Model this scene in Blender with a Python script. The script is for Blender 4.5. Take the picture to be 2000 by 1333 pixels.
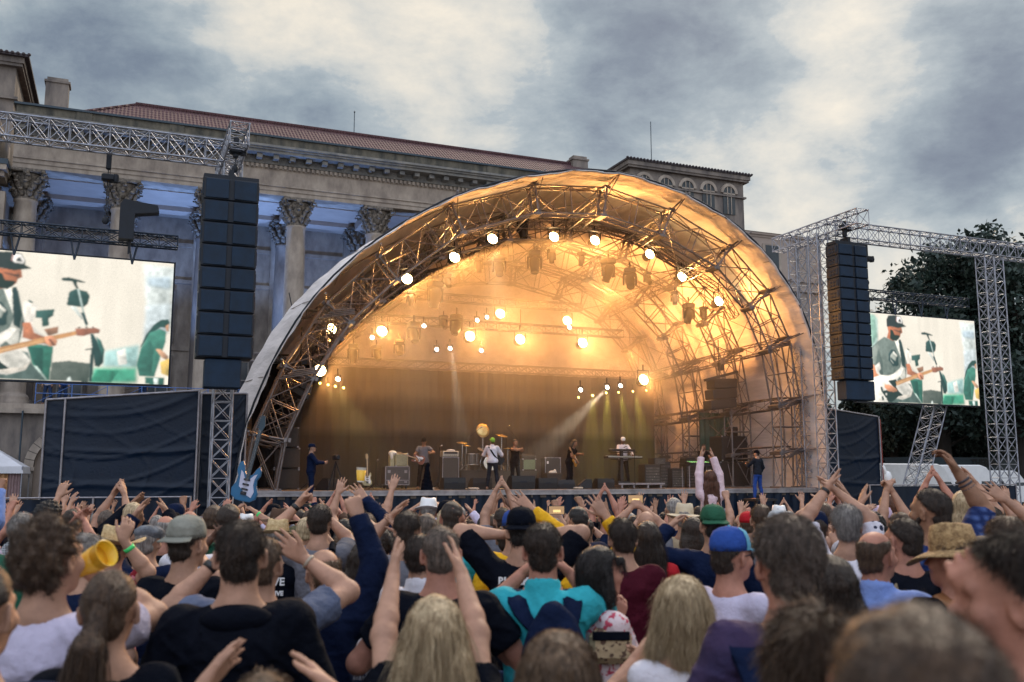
import bpy, math, random, sys
import numpy as np
from mathutils import Vector, Matrix, Euler
R = math.radians
random.seed(7); rng = np.random.default_rng(7)
for o in list(bpy.data.objects): bpy.data.objects.remove(o)
SC = bpy.context.scene; COL = SC.collection
# ------------------------------------------------------------------ camera
FPX = 1850.; PITCH = math.atan(263.5/FPX); CAM = np.array([0, 0, 1.9])
cd = bpy.data.cameras.new('camera'); cam = bpy.data.objects.new('camera', cd); COL.objects.link(cam)
cam.location = CAM; cam.rotation_euler = (math.pi/2+PITCH, 0, 0)
cd.sensor_width = 36; cd.lens = 36*FPX/2000; cd.clip_start = .05; cd.clip_end = 2000
cd.dof.use_dof = True; cd.dof.focus_distance = 24; cd.dof.aperture_fstop = 3.4
SC.camera = cam
SC.view_settings.view_transform = 'Standard'; SC.view_settings.look = 'None'
SC.view_settings.exposure = 0.6; SC.view_settings.gamma = 1.0
try: SC.view_settings.use_curve_mapping = False
except Exception: pass
cy = SC.cycles
cy.use_denoising = True
try: cy.denoiser = 'OPENIMAGEDENOISE'
except Exception: pass
cy.max_bounces = 6; cy.diffuse_bounces = 3; cy.glossy_bounces = 2; cy.transmission_bounces = 4
cy.transparent_max_bounces = 8; cy.volume_bounces = 0; cy.sample_clamp_indirect = 4; cy.caustics_reflective = False; cy.caustics_refractive = False
cy.volume_step_rate = 4; cy.volume_max_steps = 64
# ------------------------------------------------------------------ world
def ray(x, y):
    a = (x-1000)/FPX; b = (666.5-y)/FPX; c, s = math.cos(PITCH), math.sin(PITCH)
    return np.array([a, c-b*s, s+b*c])
SUN_EL, SUN_AZ = R(38), R(20)      # azimuth measured from +Y towards +X
W = bpy.data.worlds.new('World'); SC.world = W; W.use_nodes = True
nt = W.node_tree; N = nt.nodes; L = nt.links; N.clear()
def nd(nt_, t, **k):
    n = nt_.nodes.new(t)
    for a, b in k.items(): setattr(n, a, b)
    return n
def setv(n, i, v): n.inputs[i].default_value = v
out = nd(nt, 'ShaderNodeOutputWorld'); bg = nd(nt, 'ShaderNodeBackground'); setv(bg, 1, .1)
sky = nd(nt, 'ShaderNodeTexSky', sky_type='NISHITA'); sky.sun_disc = False; sky.sun_elevation = SUN_EL; sky.sun_rotation = SUN_AZ
tc = nd(nt, 'ShaderNodeTexCoord')
def vmath(op, a, b=None, sc=None):
    n = nd(nt, 'ShaderNodeVectorMath', operation=op); L.new(a, n.inputs[0])
    if b is not None:
        if isinstance(b, tuple): n.inputs[1].default_value = b
        else: L.new(b, n.inputs[1])
    if sc is not None: n.inputs['Scale'].default_value = sc
    return n
def fm(op, a, b=None, c=None, clamp=False):
    n = nd(nt, 'ShaderNodeMath', operation=op); n.use_clamp = clamp
    for i, v in enumerate((a, b, c)):
        if v is None: continue
        if isinstance(v, (int, float)): n.inputs[i].default_value = v
        else: L.new(v, n.inputs[i])
    return n.outputs[0]
dirv = vmath('NORMALIZE', tc.outputs['Generated']).outputs[0]
def noise(vec, scale, detail, rough, dist=0, stretch=(1, 1, 1)):
    mp = nd(nt, 'ShaderNodeMapping'); L.new(vec, mp.inputs[0]); mp.inputs['Scale'].default_value = stretch
    n = nd(nt, 'ShaderNodeTexNoise'); L.new(mp.outputs[0], n.inputs['Vector']); n.inputs['Scale'].default_value = scale
    n.inputs['Detail'].default_value = detail; n.inputs['Roughness'].default_value = rough; n.inputs['Distortion'].default_value = dist
    return n
warp = noise(dirv, 3.2, 5, .6, 0, (1, 1, 2.2))
wv = vmath('SUBTRACT', warp.outputs['Color'], (.5, .5, .5)); wv = vmath('SCALE', wv.outputs[0], sc=.16)
dw = vmath('ADD', dirv, wv.outputs[0]).outputs[0]
def blob(x, y, r, amp):   # soft cloud mass around a direction of the sky
    d = ray(x, y); d = d/np.linalg.norm(d)
    n = nd(nt, 'ShaderNodeVectorMath', operation='DISTANCE'); L.new(dw, n.inputs[0]); n.inputs[1].default_value = tuple(d)
    m = nd(nt, 'ShaderNodeMapRange', interpolation_type='SMOOTHSTEP'); L.new(n.outputs['Value'], m.inputs[0])
    m.inputs[1].default_value = 0; m.inputs[2].default_value = r; m.inputs[3].default_value = amp; m.inputs[4].default_value = 0
    return m.outputs[0]
n1 = noise(dirv, 2.9, 13, .62, .12, (1, 1, 1.9)); n2 = noise(dirv, 7.5, 12, .64, .15, (1, 1, 1.8))
acc = fm('MULTIPLY_ADD', n1.outputs['Fac'], .95, .115)
acc = fm('ADD', acc, fm('MULTIPLY_ADD', n2.outputs['Fac'], .95, -.475))
for b in [(100, 90, .20, -.42), (330, 210, .17, -.30), (520, 150, .12, -.22), (650, 130, .15, -.25), (880, 40, .17, .42), (420, 60, .13, .36), (560, 30, .12, .35),
          (700, 70, .1, .22), (1180, 110, .20, -.34), (1330, 40, .2, -.30), (980, 200, .16, .06), (1750, 60, .15, .22), (1460, 160, .12, .1), (1330, 240, .15, .14), (1560, 350, .22, .2),
          (1750, 170, .12, .06), (1930, 130, .15, -.38), (1760, 275, .13, -.24), (1960, 260, .12, -.3), (1960, 20, .08, -.2), (1900, 390, .12, -.12), (1650, 430, .15, .14),
          (700, 250, .15, -.08)]:
    acc = fm('ADD', acc, blob(b[0], b[1], b[2], b[3]*.72))
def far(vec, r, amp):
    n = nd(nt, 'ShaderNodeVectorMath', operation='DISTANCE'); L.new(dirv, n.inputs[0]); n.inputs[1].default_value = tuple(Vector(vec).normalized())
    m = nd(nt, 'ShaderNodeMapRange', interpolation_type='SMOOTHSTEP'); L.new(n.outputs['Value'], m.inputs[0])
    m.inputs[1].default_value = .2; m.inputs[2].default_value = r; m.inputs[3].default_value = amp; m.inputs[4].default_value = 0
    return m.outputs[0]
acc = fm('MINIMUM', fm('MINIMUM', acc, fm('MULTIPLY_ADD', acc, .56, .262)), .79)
acc = fm('ADD', acc, far((0, -1, .55), 1.45, .42)); acc = fm('ADD', acc, far((0, -.1, 1), 1.0, .42))   # unseen brighter sky overhead and behind the camera, added to light facing surfaces
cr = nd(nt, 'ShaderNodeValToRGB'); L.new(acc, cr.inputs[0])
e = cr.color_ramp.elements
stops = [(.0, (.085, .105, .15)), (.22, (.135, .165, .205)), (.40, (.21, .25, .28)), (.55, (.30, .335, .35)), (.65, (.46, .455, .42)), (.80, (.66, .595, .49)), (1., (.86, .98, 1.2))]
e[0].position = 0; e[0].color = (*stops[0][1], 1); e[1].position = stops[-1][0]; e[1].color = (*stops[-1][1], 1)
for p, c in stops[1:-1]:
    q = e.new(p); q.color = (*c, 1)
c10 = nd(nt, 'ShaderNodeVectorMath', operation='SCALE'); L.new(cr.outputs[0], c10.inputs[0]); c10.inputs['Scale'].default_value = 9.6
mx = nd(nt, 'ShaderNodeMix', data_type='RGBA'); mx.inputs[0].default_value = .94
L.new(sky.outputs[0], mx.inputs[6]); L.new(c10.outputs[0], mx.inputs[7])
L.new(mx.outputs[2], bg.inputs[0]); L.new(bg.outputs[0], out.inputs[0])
sl = bpy.data.lights.new('sun', 'SUN'); sun = bpy.data.objects.new('sun', sl); COL.objects.link(sun)
sl.energy = 1.5; sl.angle = R(14); sl.color = (1, .84, .66)
sun.rotation_euler = Euler((-(math.pi/2-SUN_EL), 0, -SUN_AZ)).to_matrix().to_euler() if False else (0, 0, 0)
sd = Vector((math.sin(SUN_AZ)*math.cos(SUN_EL), math.cos(SUN_AZ)*math.cos(SUN_EL), math.sin(SUN_EL)))
sun.rotation_euler = sd.to_track_quat('Z', 'Y').to_euler(); sun.location = (20, 40, 60)
# ------------------------------------------------------------------ stage frame: t along the stage, v away from the crowd, z up
UU = np.array([.9248, .3805, 0]); NN = np.array([-.3805, .9248, 0]); P0 = np.array([-.67, 31., 0]); YAW = math.atan2(.3805, .9248)
def onv(x, y, v=0):
    r = ray(x, y); s = ((P0+v*NN-CAM)@NN)/(r@NN); p = CAM+s*r
    return float((p-P0)@UU), float(p[2])
def TW(t, v, z=0): return P0+t*UU+v*NN+np.array([0, 0, z])
def GZ(Y): return -.042*(min(max(Y, 5), 24)-5) if Y < 30 else -.798*(1-min(1, (Y-30)/10.))
def atY(x, y, Y):
    r = ray(x, y); return CAM+r*(Y/r[1])
# ------------------------------------------------------------------ materials
MATS = {}
def mat(name, col, rough=.6, metal=0., var=.12, scale=4., bump=0., bscale=30., col2=None, emit=None, es=0., spec=.5, sheen=0., trans=0., stretch=(1, 1, 1), gen=False):
    if name in MATS: return MATS[name]
    m = bpy.data.materials.new(name); m.use_nodes = True; t = m.node_tree; b = t.nodes['Principled BSDF']
    b.inputs['Roughness'].default_value = rough; b.inputs['Metallic'].default_value = metal
    b.inputs['Specular IOR Level'].default_value = spec
    if sheen: b.inputs['Sheen Weight'].default_value = sheen
    if trans: b.inputs['Transmission Weight'].default_value = trans
    if emit: b.inputs['Emission Color'].default_value = (*emit, 1); b.inputs['Emission Strength'].default_value = es
    tcn = t.nodes.new('ShaderNodeTexCoord'); mp = t.nodes.new('ShaderNodeMapping'); t.links.new(tcn.outputs['Object'], mp.inputs[0]); mp.inputs['Scale'].default_value = stretch
    if var or col2:
        n = t.nodes.new('ShaderNodeTexNoise'); n.inputs['Scale'].default_value = scale; n.inputs['Detail'].default_value = 6; n.inputs['Roughness'].default_value = .62
        t.links.new(mp.outputs[0], n.inputs['Vector'])
        r = t.nodes.new('ShaderNodeValToRGB'); t.links.new(n.outputs['Fac'], r.inputs[0])
        c1 = tuple(c*(1-var) for c in col); c2_ = col2 if col2 else tuple(min(1, c*(1+var)) for c in col)
        r.color_ramp.elements[0].position = .34; r.color_ramp.elements[0].color = (*c1, 1)
        r.color_ramp.elements[1].position = .66; r.color_ramp.elements[1].color = (*c2_, 1)
        t.links.new(r.outputs[0], b.inputs['Base Color'])
    else: b.inputs['Base Color'].default_value = (*col, 1)
    if bump:
        n = t.nodes.new('ShaderNodeTexNoise'); n.inputs['Scale'].default_value = bscale; n.inputs['Detail'].default_value = 4
        t.links.new(mp.outputs[0], n.inputs['Vector'])
        bp = t.nodes.new('ShaderNodeBump'); bp.inputs['Strength'].default_value = bump; bp.inputs['Distance'].default_value = .02
        t.links.new(n.outputs['Fac'], bp.inputs['Height']); t.links.new(bp.outputs[0], b.inputs['Normal'])
    MATS[name] = m; return m
# ------------------------------------------------------------------ mesh builder
def fastmesh(name, V, F4=None, F3=None, smooth=True):
    me = bpy.data.meshes.new(name); V = np.asarray(V, dtype=np.float32)
    fl = []; st = []; tot = []; p = 0
    if F4 is not None and len(F4): F4 = np.asarray(F4, np.int32); fl.append(F4.ravel()); st.append(p+4*np.arange(len(F4))); p += 4*len(F4); tot.append(np.full(len(F4), 4))
    if F3 is not None and len(F3): F3 = np.asarray(F3, np.int32); fl.append(F3.ravel()); st.append(p+3*np.arange(len(F3))); p += 3*len(F3); tot.append(np.full(len(F3), 3))
    me.vertices.add(len(V)); me.vertices.foreach_set('co', V.ravel())
    fl = np.concatenate(fl); st = np.concatenate(st).astype(np.int32)
    me.loops.add(len(fl)); me.loops.foreach_set('vertex_index', fl)
    me.polygons.add(len(st)); me.polygons.foreach_set('loop_start', st)
    try: me.polygons.foreach_set('loop_total', np.concatenate(tot).astype(np.int32))
    except Exception: pass
    me.polygons.foreach_set('use_smooth', np.full(len(st), smooth)); me.update(calc_edges=True); me.validate()
    return me
class MB:
    def __init__(s): s.V = []; s.F = []; s.S = []
    def add(s, vs, fs, sm=False):
        b = len(s.V); s.V += [tuple(v) for v in vs]; s.F += [tuple(i+b for i in f) for f in fs]; s.S += [sm]*len(fs); return s
    def box(s, a, b):
        x0, y0, z0 = a; x1, y1, z1 = b
        return s.add([(x0,y0,z0),(x1,y0,z0),(x1,y1,z0),(x0,y1,z0),(x0,y0,z1),(x1,y0,z1),(x1,y1,z1),(x0,y1,z1)],
                     [(0,3,2,1),(4,5,6,7),(0,1,5,4),(1,2,6,5),(2,3,7,6),(3,0,4,7)])
    def cbox(s, c, d, rz=0, rx=0, ry=0, bev=0):
        m = Matrix.Translation(Vector(c)) @ Euler((rx, ry, rz)).to_matrix().to_4x4()
        h = [q/2 for q in d]
        if not bev:
            vs = [m @ Vector((sx*h[0], sy*h[1], sz*h[2])) for sz in (-1, 1) for sx, sy in ((-1,-1),(1,-1),(1,1),(-1,1))]
            return s.add(vs, [(0,3,2,1),(4,5,6,7),(0,1,5,4),(1,2,6,5),(2,3,7,6),(3,0,4,7)])
        rings = []
        for z, ins in ((-h[2], bev), (-h[2]+bev, 0), (h[2]-bev, 0), (h[2], bev)):
            X, Y = h[0]-ins, h[1]-ins; q = bev*.7 if not ins else bev*.5
            rings.append([(-X+q,-Y,z),(X-q,-Y,z),(X,-Y+q,z),(X,Y-q,z),(X-q,Y,z),(-X+q,Y,z),(-X,Y-q,z),(-X,-Y+q,z)])
        vs = [m @ Vector(p) for r in rings for p in r]
        fs = [(7,6,5,4,3,2,1,0), tuple(range(24, 32))]
        for k in range(3):
            for i in range(8): a = k*8+i; b = k*8+(i+1) % 8; fs.append((a, b, b+8, a+8))
        return s.add(vs, fs)
    def tube(s, a, b, r, n=6, r2=None, cap=True):
        a = Vector(a); b = Vector(b); d = b-a
        if d.length < 1e-6: return s
        r2 = r if r2 is None else r2
        q = d.to_track_quat('Z', 'Y').to_matrix(); vs = []
        for p, rr in ((a, r), (b, r2)):
            for i in range(n):
                t = 2*math.pi*i/n; vs.append(p + q @ Vector((rr*math.cos(t), rr*math.sin(t), 0)))
        fs = [(i, (i+1) % n, n+(i+1) % n, n+i) for i in range(n)]
        s.add(vs, fs, True)
        if cap: s.add(vs[:n], [tuple(reversed(range(n)))]); s.add(vs[n:], [tuple(range(n))])
        return s
    def path(s, pts, r, n=6):
        for a, b in zip(pts, pts[1:]): s.tube(a, b, r, n, cap=True)
        return s
    def lathe(s, prof, n=16, M=None, sm=True):
        M = M or Matrix.Identity(4); vs = []; fs = []
        for r, z in prof:
            for i in range(n): t = 2*math.pi*i/n; vs.append(M @ Vector((r*math.cos(t), r*math.sin(t), z)))
        for k in range(len(prof)-1):
            for i in range(n): a = k*n+i; b = k*n+(i+1) % n; fs.append((a, b, b+n, a+n))
        s.add(vs, fs, sm)
        if prof[0][0] > 1e-4: s.add(vs[:n], [tuple(reversed(range(n)))])
        if prof[-1][0] > 1e-4: s.add(vs[-n:], [tuple(range(n))])
        return s
    def ell(s, c, r, n=12, k=8, M=None):
        M = M or Matrix.Identity(4); prof = [(math.sin(math.pi*i/k), -math.cos(math.pi*i/k)) for i in range(k+1)]
        prof[0] = (1e-5, -1); prof[-1] = (1e-5, 1)
        return s.lathe(prof, n, Matrix.Translation(Vector(c)) @ M @ Matrix.Diagonal((*r, 1)))
    def prism(s, pts, a, b, axis='y'):   # closed outline (x, z) extruded in y from a to b
        n = len(pts)
        f = (lambda p, d: (p[0], d, p[1])) if axis == 'y' else ((lambda p, d: (d, p[0], p[1])) if axis == 'x' else (lambda p, d: (p[0], p[1], d)))
        vs = [f(p, a) for p in pts]+[f(p, b) for p in pts]
        return s.add(vs, [tuple(range(n)), tuple(reversed(range(n, 2*n)))]+[(i, n+i, n+(i+1) % n, (i+1) % n) for i in range(n)])
    def build(s, name, m=None, parent=None):
        me = bpy.data.meshes.new(name); me.from_pydata(s.V, [], s.F)
        me.polygons.foreach_set('use_smooth', s.S); me.update()
        o = bpy.data.objects.new(name, me); COL.objects.link(o)
        if m: me.materials.append(m)
        if parent: o.parent = parent
        return o
def props(o, label=None, cat=None, group=None, kind=None):
    if label: o['label'] = label
    if cat: o['category'] = cat
    if group: o['group'] = group
    if kind: o['kind'] = kind
    return o
def thing(name, label, cat, loc=(0, 0, 0), rz=0, group=None):
    o = bpy.data.objects.new(name, None); COL.objects.link(o); o.location = tuple(map(float, loc)); o.rotation_euler = (0, 0, rz); o.empty_display_size = .1
    return props(o, label, cat, group)
def sthing(name, label, cat, t, v, z=0, rz=0, group=None): return thing(name, label, cat, TW(t, v, z), YAW+rz, group)
def copy_tree(o, parent=None):
    c = o.copy(); COL.objects.link(c)
    if parent: c.parent = parent
    for ch in list(o.children): copy_tree(ch, c)
    return c
def truss(m, a, b, w=.3, h=.3, up=(0, 0, 1), bay=.5, rc=.024, rb=.012, n=5, style='x'):
    a = Vector(a); b = Vector(b); d = (b-a).normalized(); up = Vector(up); s = d.cross(up).normalized(); up = s.cross(d).normalized()
    off = [s*(sx*w/2)+up*(sz*h/2) for sx, sz in ((-1,-1),(1,-1),(1,1),(-1,1))]
    for o in off: m.tube(a+o, b+o, rc, n)
    Lg = (b-a).length; k = max(1, round(Lg/bay)); dn = 3 if rb < .012 else 4
    for i in range(k+1):
        p = a+d*(Lg*i/k)
        for j in range(4): m.tube(p+off[j], p+off[(j+1) % 4], rb, dn, cap=False)
        if i == k: break
        q = a+d*(Lg*(i+1)/k)
        for j in range(4):
            j2 = (j+1) % 4
            if style == 'x' or i % 2 == 0: m.tube(p+off[j], q+off[j2], rb, dn, cap=False)
            if style == 'x' or i % 2 == 1: m.tube(p+off[j2], q+off[j], rb, dn, cap=False)
    return m
def Mrot(rx, ry=0, rz=0): return Euler((rx, ry, rz)).to_matrix().to_4x4()
# common materials
M_alu = mat('aluminium', (.32, .33, .38), .45, .55, .3, 6)
M_alud = mat('dull_aluminium', (.30, .28, .30), .5, .5, .25, 5)
M_blackm = mat('black_metal', (.005, .009, .018), .65, .0, .2, 8)
M_grill = mat('speaker_grille', (.003, .018, .044), .75, .0, .25, 3, .3, 120)
M_tarp = mat('dark_tarpaulin', (.001, .009, .026), .42, 0, .15, 1.2, .25, 14, spec=.3)
M_black = mat('black_cloth', (.012, .014, .022), .8, 0, .3, 3, .4, 8)
M_deck = mat('stage_plywood', (.13, .10, .08), .45, 0, .3, 2)
M_white = mat('white_paint', (.75, .75, .76), .4, 0, .06, 3)
M_steel = mat('chrome', (.7, .7, .7), .2, .9, .05)
M_wood = mat('maple_wood', (.45, .26, .12), .35, 0, .2, 9)
def emat(name, col, s):
    if name in MATS: return MATS[name]
    m = bpy.data.materials.new(name); m.use_nodes = True; t = m.node_tree; t.nodes.clear()
    o = t.nodes.new('ShaderNodeOutputMaterial'); e = t.nodes.new('ShaderNodeEmission'); e.inputs[0].default_value = (*col, 1); e.inputs[1].default_value = s
    t.links.new(e.outputs[0], o.inputs[0]); MATS[name] = m; return m
# ================================================================== SETTING
g = MB(); n_ = 60
ys_ = [-60, 0, 5, 12, 18, 24, 30, 32, 34, 36, 38, 40, 60, 200, 900]
g.add([(x_, y_, GZ(y_)) for y_ in ys_ for x_ in (-400, 400)], [(2*i, 2*i+1, 2*i+3, 2*i+2) for i in range(len(ys_)-1)])
props(g.build('ground', mat('trodden_grass', (.035, .04, .022), .9, 0, .5, .8, .6, 6, col2=(.07, .06, .045))), kind='structure')
# ---- palace behind the stage
def frame(o, t=0, v=0, z=0): o.location = tuple(map(float, TW(t, v, z))); o.rotation_euler = (0, 0, YAW); return o
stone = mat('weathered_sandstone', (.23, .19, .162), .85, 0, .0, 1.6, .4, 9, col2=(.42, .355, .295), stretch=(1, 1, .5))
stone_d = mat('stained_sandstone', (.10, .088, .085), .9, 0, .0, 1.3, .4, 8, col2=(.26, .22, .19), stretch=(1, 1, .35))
plaster = mat('pale_plaster', (.34, .275, .235), .85, 0, .1, .8, .1, 12)
cap_m = mat('sooty_carved_stone', (.045, .04, .038), .9, 0, .0, 7, .8, 18, col2=(.26, .22, .18))
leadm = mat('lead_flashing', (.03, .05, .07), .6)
glassd = mat('dark_window_glass', (.03, .045, .06), .12, 0, .2, 3)
framew = mat('window_frame_paint', (.28, .26, .24), .6)
tile = mat('roof_tiles', (.085, .034, .038), .8, 0, .25, 3)
_t = tile.node_tree; _b = _t.nodes['Principled BSDF']; wv_ = _t.nodes.new('ShaderNodeTexWave'); wv_.inputs['Scale'].default_value = 1.6; wv_.bands_direction = 'X'; wv_.inputs['Distortion'].default_value = .4
wv2 = _t.nodes.new('ShaderNodeTexWave'); wv2.bands_direction = 'Z'; wv2.inputs['Scale'].default_value = 1.1
_c = _t.nodes.new('ShaderNodeTexCoord'); _t.links.new(_c.outputs['Object'], wv_.inputs[0]); _t.links.new(_c.outputs['Object'], wv2.inputs[0])
_m = _t.nodes.new('ShaderNodeMath'); _m.operation = 'ADD'; _t.links.new(wv_.outputs['Fac'], _m.inputs[0]); _t.links.new(wv2.outputs['Fac'], _m.inputs[1])
bp = _t.nodes.new('ShaderNodeBump'); bp.inputs['Strength'].default_value = .9; bp.inputs['Distance'].default_value = .08; _t.links.new(_m.outputs[0], bp.inputs['Height']); _t.links.new(bp.outputs[0], _b.inputs['Normal'])
pal = sthing('palace', 'long sandstone palace with colonnade and red tiled roof behind the stage', 'palace', 0, 20)
# local frame: x = t, y = v-20, z
w = MB()   # podium with blind arches
x = -40.; arches = [-22.0, -17.9+.1, -13.3, -9.1, -4.9, -.7, 3.5, 7.7, 11.9]
prev = -40.
for ax in arches:
    rr = 1.45; a0, a1 = ax-rr, ax+rr
    w.box((prev, -.8, 0), (a0, 5.5, 4.7)); prev = a1
    pts = [(a0, 2.3)]+[(ax-rr*math.cos(math.pi*i/14), 2.3+rr*math.sin(math.pi*i/14)) for i in range(1, 14)]+[(a1, 2.3), (a1, 4.7), (a0, 4.7)]
    for i in range(14):
        p, q = pts[i], pts[i+1]
        w.add([(p[0], -.8, p[1]), (q[0], -.8, q[1]), (q[0], -.8, 4.7), (p[0], -.8, 4.7), (p[0], -.4, p[1]), (q[0], -.4, q[1])], [(0, 1, 2, 3), (0, 4, 5, 1)])
w.box((prev, -.8, 0), (18.4, 5.5, 4.7))
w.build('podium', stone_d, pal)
w = MB()
for ax in arches: w.box((ax-1.45, -.45, 0), (ax+1.45, -.3, 4.3))
w.build('arch_infill', plaster, pal)
for ax in arches:
    w = MB()
    for k in range(15):
        a, b = math.pi*k/15, math.pi*(k+1)/15-.02
        P = [(ax-r_*math.cos(q), 2.3+r_*math.sin(q)) for r_, q in ((1.46, a), (1.85, a), (1.85, b), (1.46, b))]
        w.prism(P, -.86, -.72)
    for sx in (-1, 1): w.box((ax+sx*1.65-.25, -.9, 2.12), (ax+sx*1.65+.25, -.7, 2.3))
    w.build('arch_moulding', stone, pal)
w = MB(); w.box((-40, -1.15, 4.7), (18.4, 5.5, 4.93)); w.box((-40, -1.0, 4.93), (18.4, 5.4, 5.14)); w.build('ledge', stone, pal)
# columns
def capital(m, x, y, z0, z1, r):
    h = z1-z0
    m.lathe([(r*.95, z0), (r*1.0, z0+.1*h), (r*.92, z0+.14*h), (r*1.0, z0+.5*h), (r*1.35, z0+.86*h)], 16, Matrix.Translation((x, y, 0)))
    m.cbox((x, y, z1-.06*h), (r*3.1, r*3.1, .12*h), bev=.04)
    for ring, (zz, rr, sz, k, ph) in enumerate([(z0+.2*h, r*1.05, .34, 10, 0), (z0+.46*h, r*1.14, .36, 10, .31), (z0+.68*h, r*1.3, .28, 8, .1)]):
        for i in range(k):
            a = 2*math.pi*i/k+ph; c, s = math.cos(a), math.sin(a)
            M = Euler((0, R(22), a), 'XYZ').to_matrix().to_4x4()
            m.ell((x+c*rr, y+s*rr, zz), (.10, .15, sz*.62), 7, 6, M)
            m.ell((x+c*(rr+.14), y+s*(rr+.14), zz+sz*.42), (.10, .13, .08), 7, 5, M)
    for sx in (-1, 1):
        for sy in (-1, 1):   # corner volutes
            cx, cyy = x+sx*r*1.25, y+sy*r*1.25
            for q in range(9):
                a = q*.75; rr = .19-.016*q
                m.ell((cx+sx*.1+rr*math.cos(a)*sx*.7, cyy+sy*.1+rr*math.cos(a)*sy*.7, z0+.76*h+rr*math.sin(a)), (.055, .055, .055), 6, 4)
    for sx, sy in ((0, -1), (1, 0), (-1, 0)): m.ell((x+sx*r*1.5, y+sy*r*1.5, z1-.14*h), (.15, .15, .15), 8, 6)
colt = [-15.98+4.27*k for k in range(8)]
for row, (yy, z0) in enumerate(((.65, 14.95), (4.4, 14.75))):
    for ct in colt:
        m = MB(); r = .56; H = z0-5.14
        prof = [(r*1.35, 5.14), (r*1.35, 5.35), (r*1.28, 5.4), (r*1.32, 5.5), (r*1.22, 5.62), (r*1.08, 5.68)]+[(r*(1.06-.19*(k/8)**1.5), 5.75+(z0-5.9)*k/8) for k in range(9)]+[(r*.95, z0-.1), (r*.95, z0)]
        m.lathe(prof, 26, Matrix.Translation((ct, yy, 0)))
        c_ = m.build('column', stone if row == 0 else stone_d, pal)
        k_ = MB(); capital(k_, ct, yy, z0, 16.36 if row == 0 else 16.1, .52); k_.build('capital', cap_m, c_)
# entablature, cornice, parapet
w = MB()
for z0, z1, y0 in ((16.4, 16.62, 0), (16.62, 16.84, -.05), (16.84, 16.95, -.12), (16.95, 17.75, -.02)): w.box((-16.6, y0, z0), (18.4, 1.3, z1))
w.build('entablature', stone, pal)
w = MB()
xx = -16.5
while xx < 18.2: w.box((xx, -.2, 17.78), (xx+.13, -.02, 17.95)); xx += .24
w.box((-16.6, -.06, 17.75), (18.4, 1.3, 17.98)); w.build('dentil_band', stone, pal)
w = MB(); xx = -16.4
while xx < 18.2: w.box((xx, -.72, 18.12), (xx+.28, -.15, 18.32)); xx += .84
w.box((-16.6, -.18, 17.98), (18.4, 1.3, 18.34)); w.box((-16.7, -.9, 18.34), (18.4, 1.3, 18.5)); w.box((-16.7, -1.0, 18.5), (18.4, 1.3, 18.6)); w.box((-16.7, -1.1, 18.6), (18.4, 1.3, 18.72))
w.build('cornice', mat('grey_stone', (.12, .125, .13), .85, 0, 0, 2.4, .3, 9, col2=(.25, .235, .21)), pal)
w = MB(); w.box((-16.6, -.1, 18.72), (18.4, .5, 19.45)); xx = -14.
while xx < 20: w.box((xx, -.16, 18.72), (xx+.7, -.1, 19.44)); xx += 4.27
w.build('parapet', mat('mossy_stone', (.05, .05, .045), .95, 0, 0, 2.2, .5, 9, col2=(.17, .15, .115), stretch=(1, 1, .4)), pal)
MB().box((-16.7, -.22, 19.45), (18.4, .6, 19.55)).build('parapet_flashing', leadm, pal)
# portico interior
w = MB(); w.box((-16.6, 1.3, 16.35), (18.4, 8, 16.6)); w.box((-16.6, 4.0, 16.1), (18.4, 4.9, 16.35))
for ct in colt: w.box((ct-.45, 1.3, 15.9), (ct+.45, 4.0, 16.35))
w.build('portico_ceiling', plaster, pal)
w = MB(); w.box((-16.6, 6.5, 5.14), (18.4, 7.2, 16.35))
for zz in (8.8, 12.6, 14.7): w.box((-16.6, 6.38, zz), (18.4, 6.5, zz+.22))
for ct in colt: w.box((ct-.5, 6.3, 5.14), (ct+.5, 6.5, 16.0))
w.build('portico_wall', stone, pal)
for ct in colt[:5]:
    for z0, z1 in ((9.4, 12.0), (5.2, 8.3)):
        f_ = MB(); x0, x1 = ct+1.55, ct+2.75
        for a in (0, .5, 1): X = x0+(x1-x0)*a; f_.box((X-.04, 6.19, z0), (X+.04, 6.25, z1))
        for a in (0, .33, .66, 1): Z = z0+(z1-z0)*a; f_.box((x0, 6.2, Z-.03), (x1, 6.255, Z+.03))
        f_ = f_.build('window', framew, pal); MB().box((ct+1.35, 6.28, z0-.15), (ct+2.95, 6.49, z1+.2)).build('surround', stone_d, f_); MB().box((x0, 6.255, z0), (x1, 6.275, z1)).build('pane', glassd, f_)
# roofs
w = MB(); w.add([(-15.9, 1.0, 19.2), (18, 1.0, 19.2), (16.8, 6, 22.5), (-11.35, 6, 22.5), (-15.9, 13, 19.2), (18, 13, 19.2)], [(0, 1, 2, 3), (0, 3, 4), (1, 5, 2), (3, 2, 5, 4)])
w.tube((-11.4, 6, 22.55), (16.8, 6, 22.55), .11, 6); w.tube((-11.4, 6, 22.5), (-15.9, 1, 19.25), .1, 6)
w.build('roof', tile, pal)
for cx, cy_, zt, hh in ((-15.25, 4.5, 22.4, 3.4), (16.2, 6, 22.75, 2.5)):
    m = MB(); m.box((cx-.55, cy_-.4, zt-hh), (cx+.55, cy_+.4, zt)); m.box((cx-.62, cy_-.47, zt), (cx+.62, cy_+.47, zt+.12)); m.box((cx-.5, cy_-.35, zt+.12), (cx+.5, cy_+.35, zt+.3)); m.build('chimney', stone_d, pal)
m = MB(); m.tube((1.0, 6, 22.5), (1.0, 6, 23.9), .025, 5); m.ell((1, 6, 23.95), (.05, .05, .08), 6, 5); m.build('roof_aerial', leadm, pal)
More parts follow.
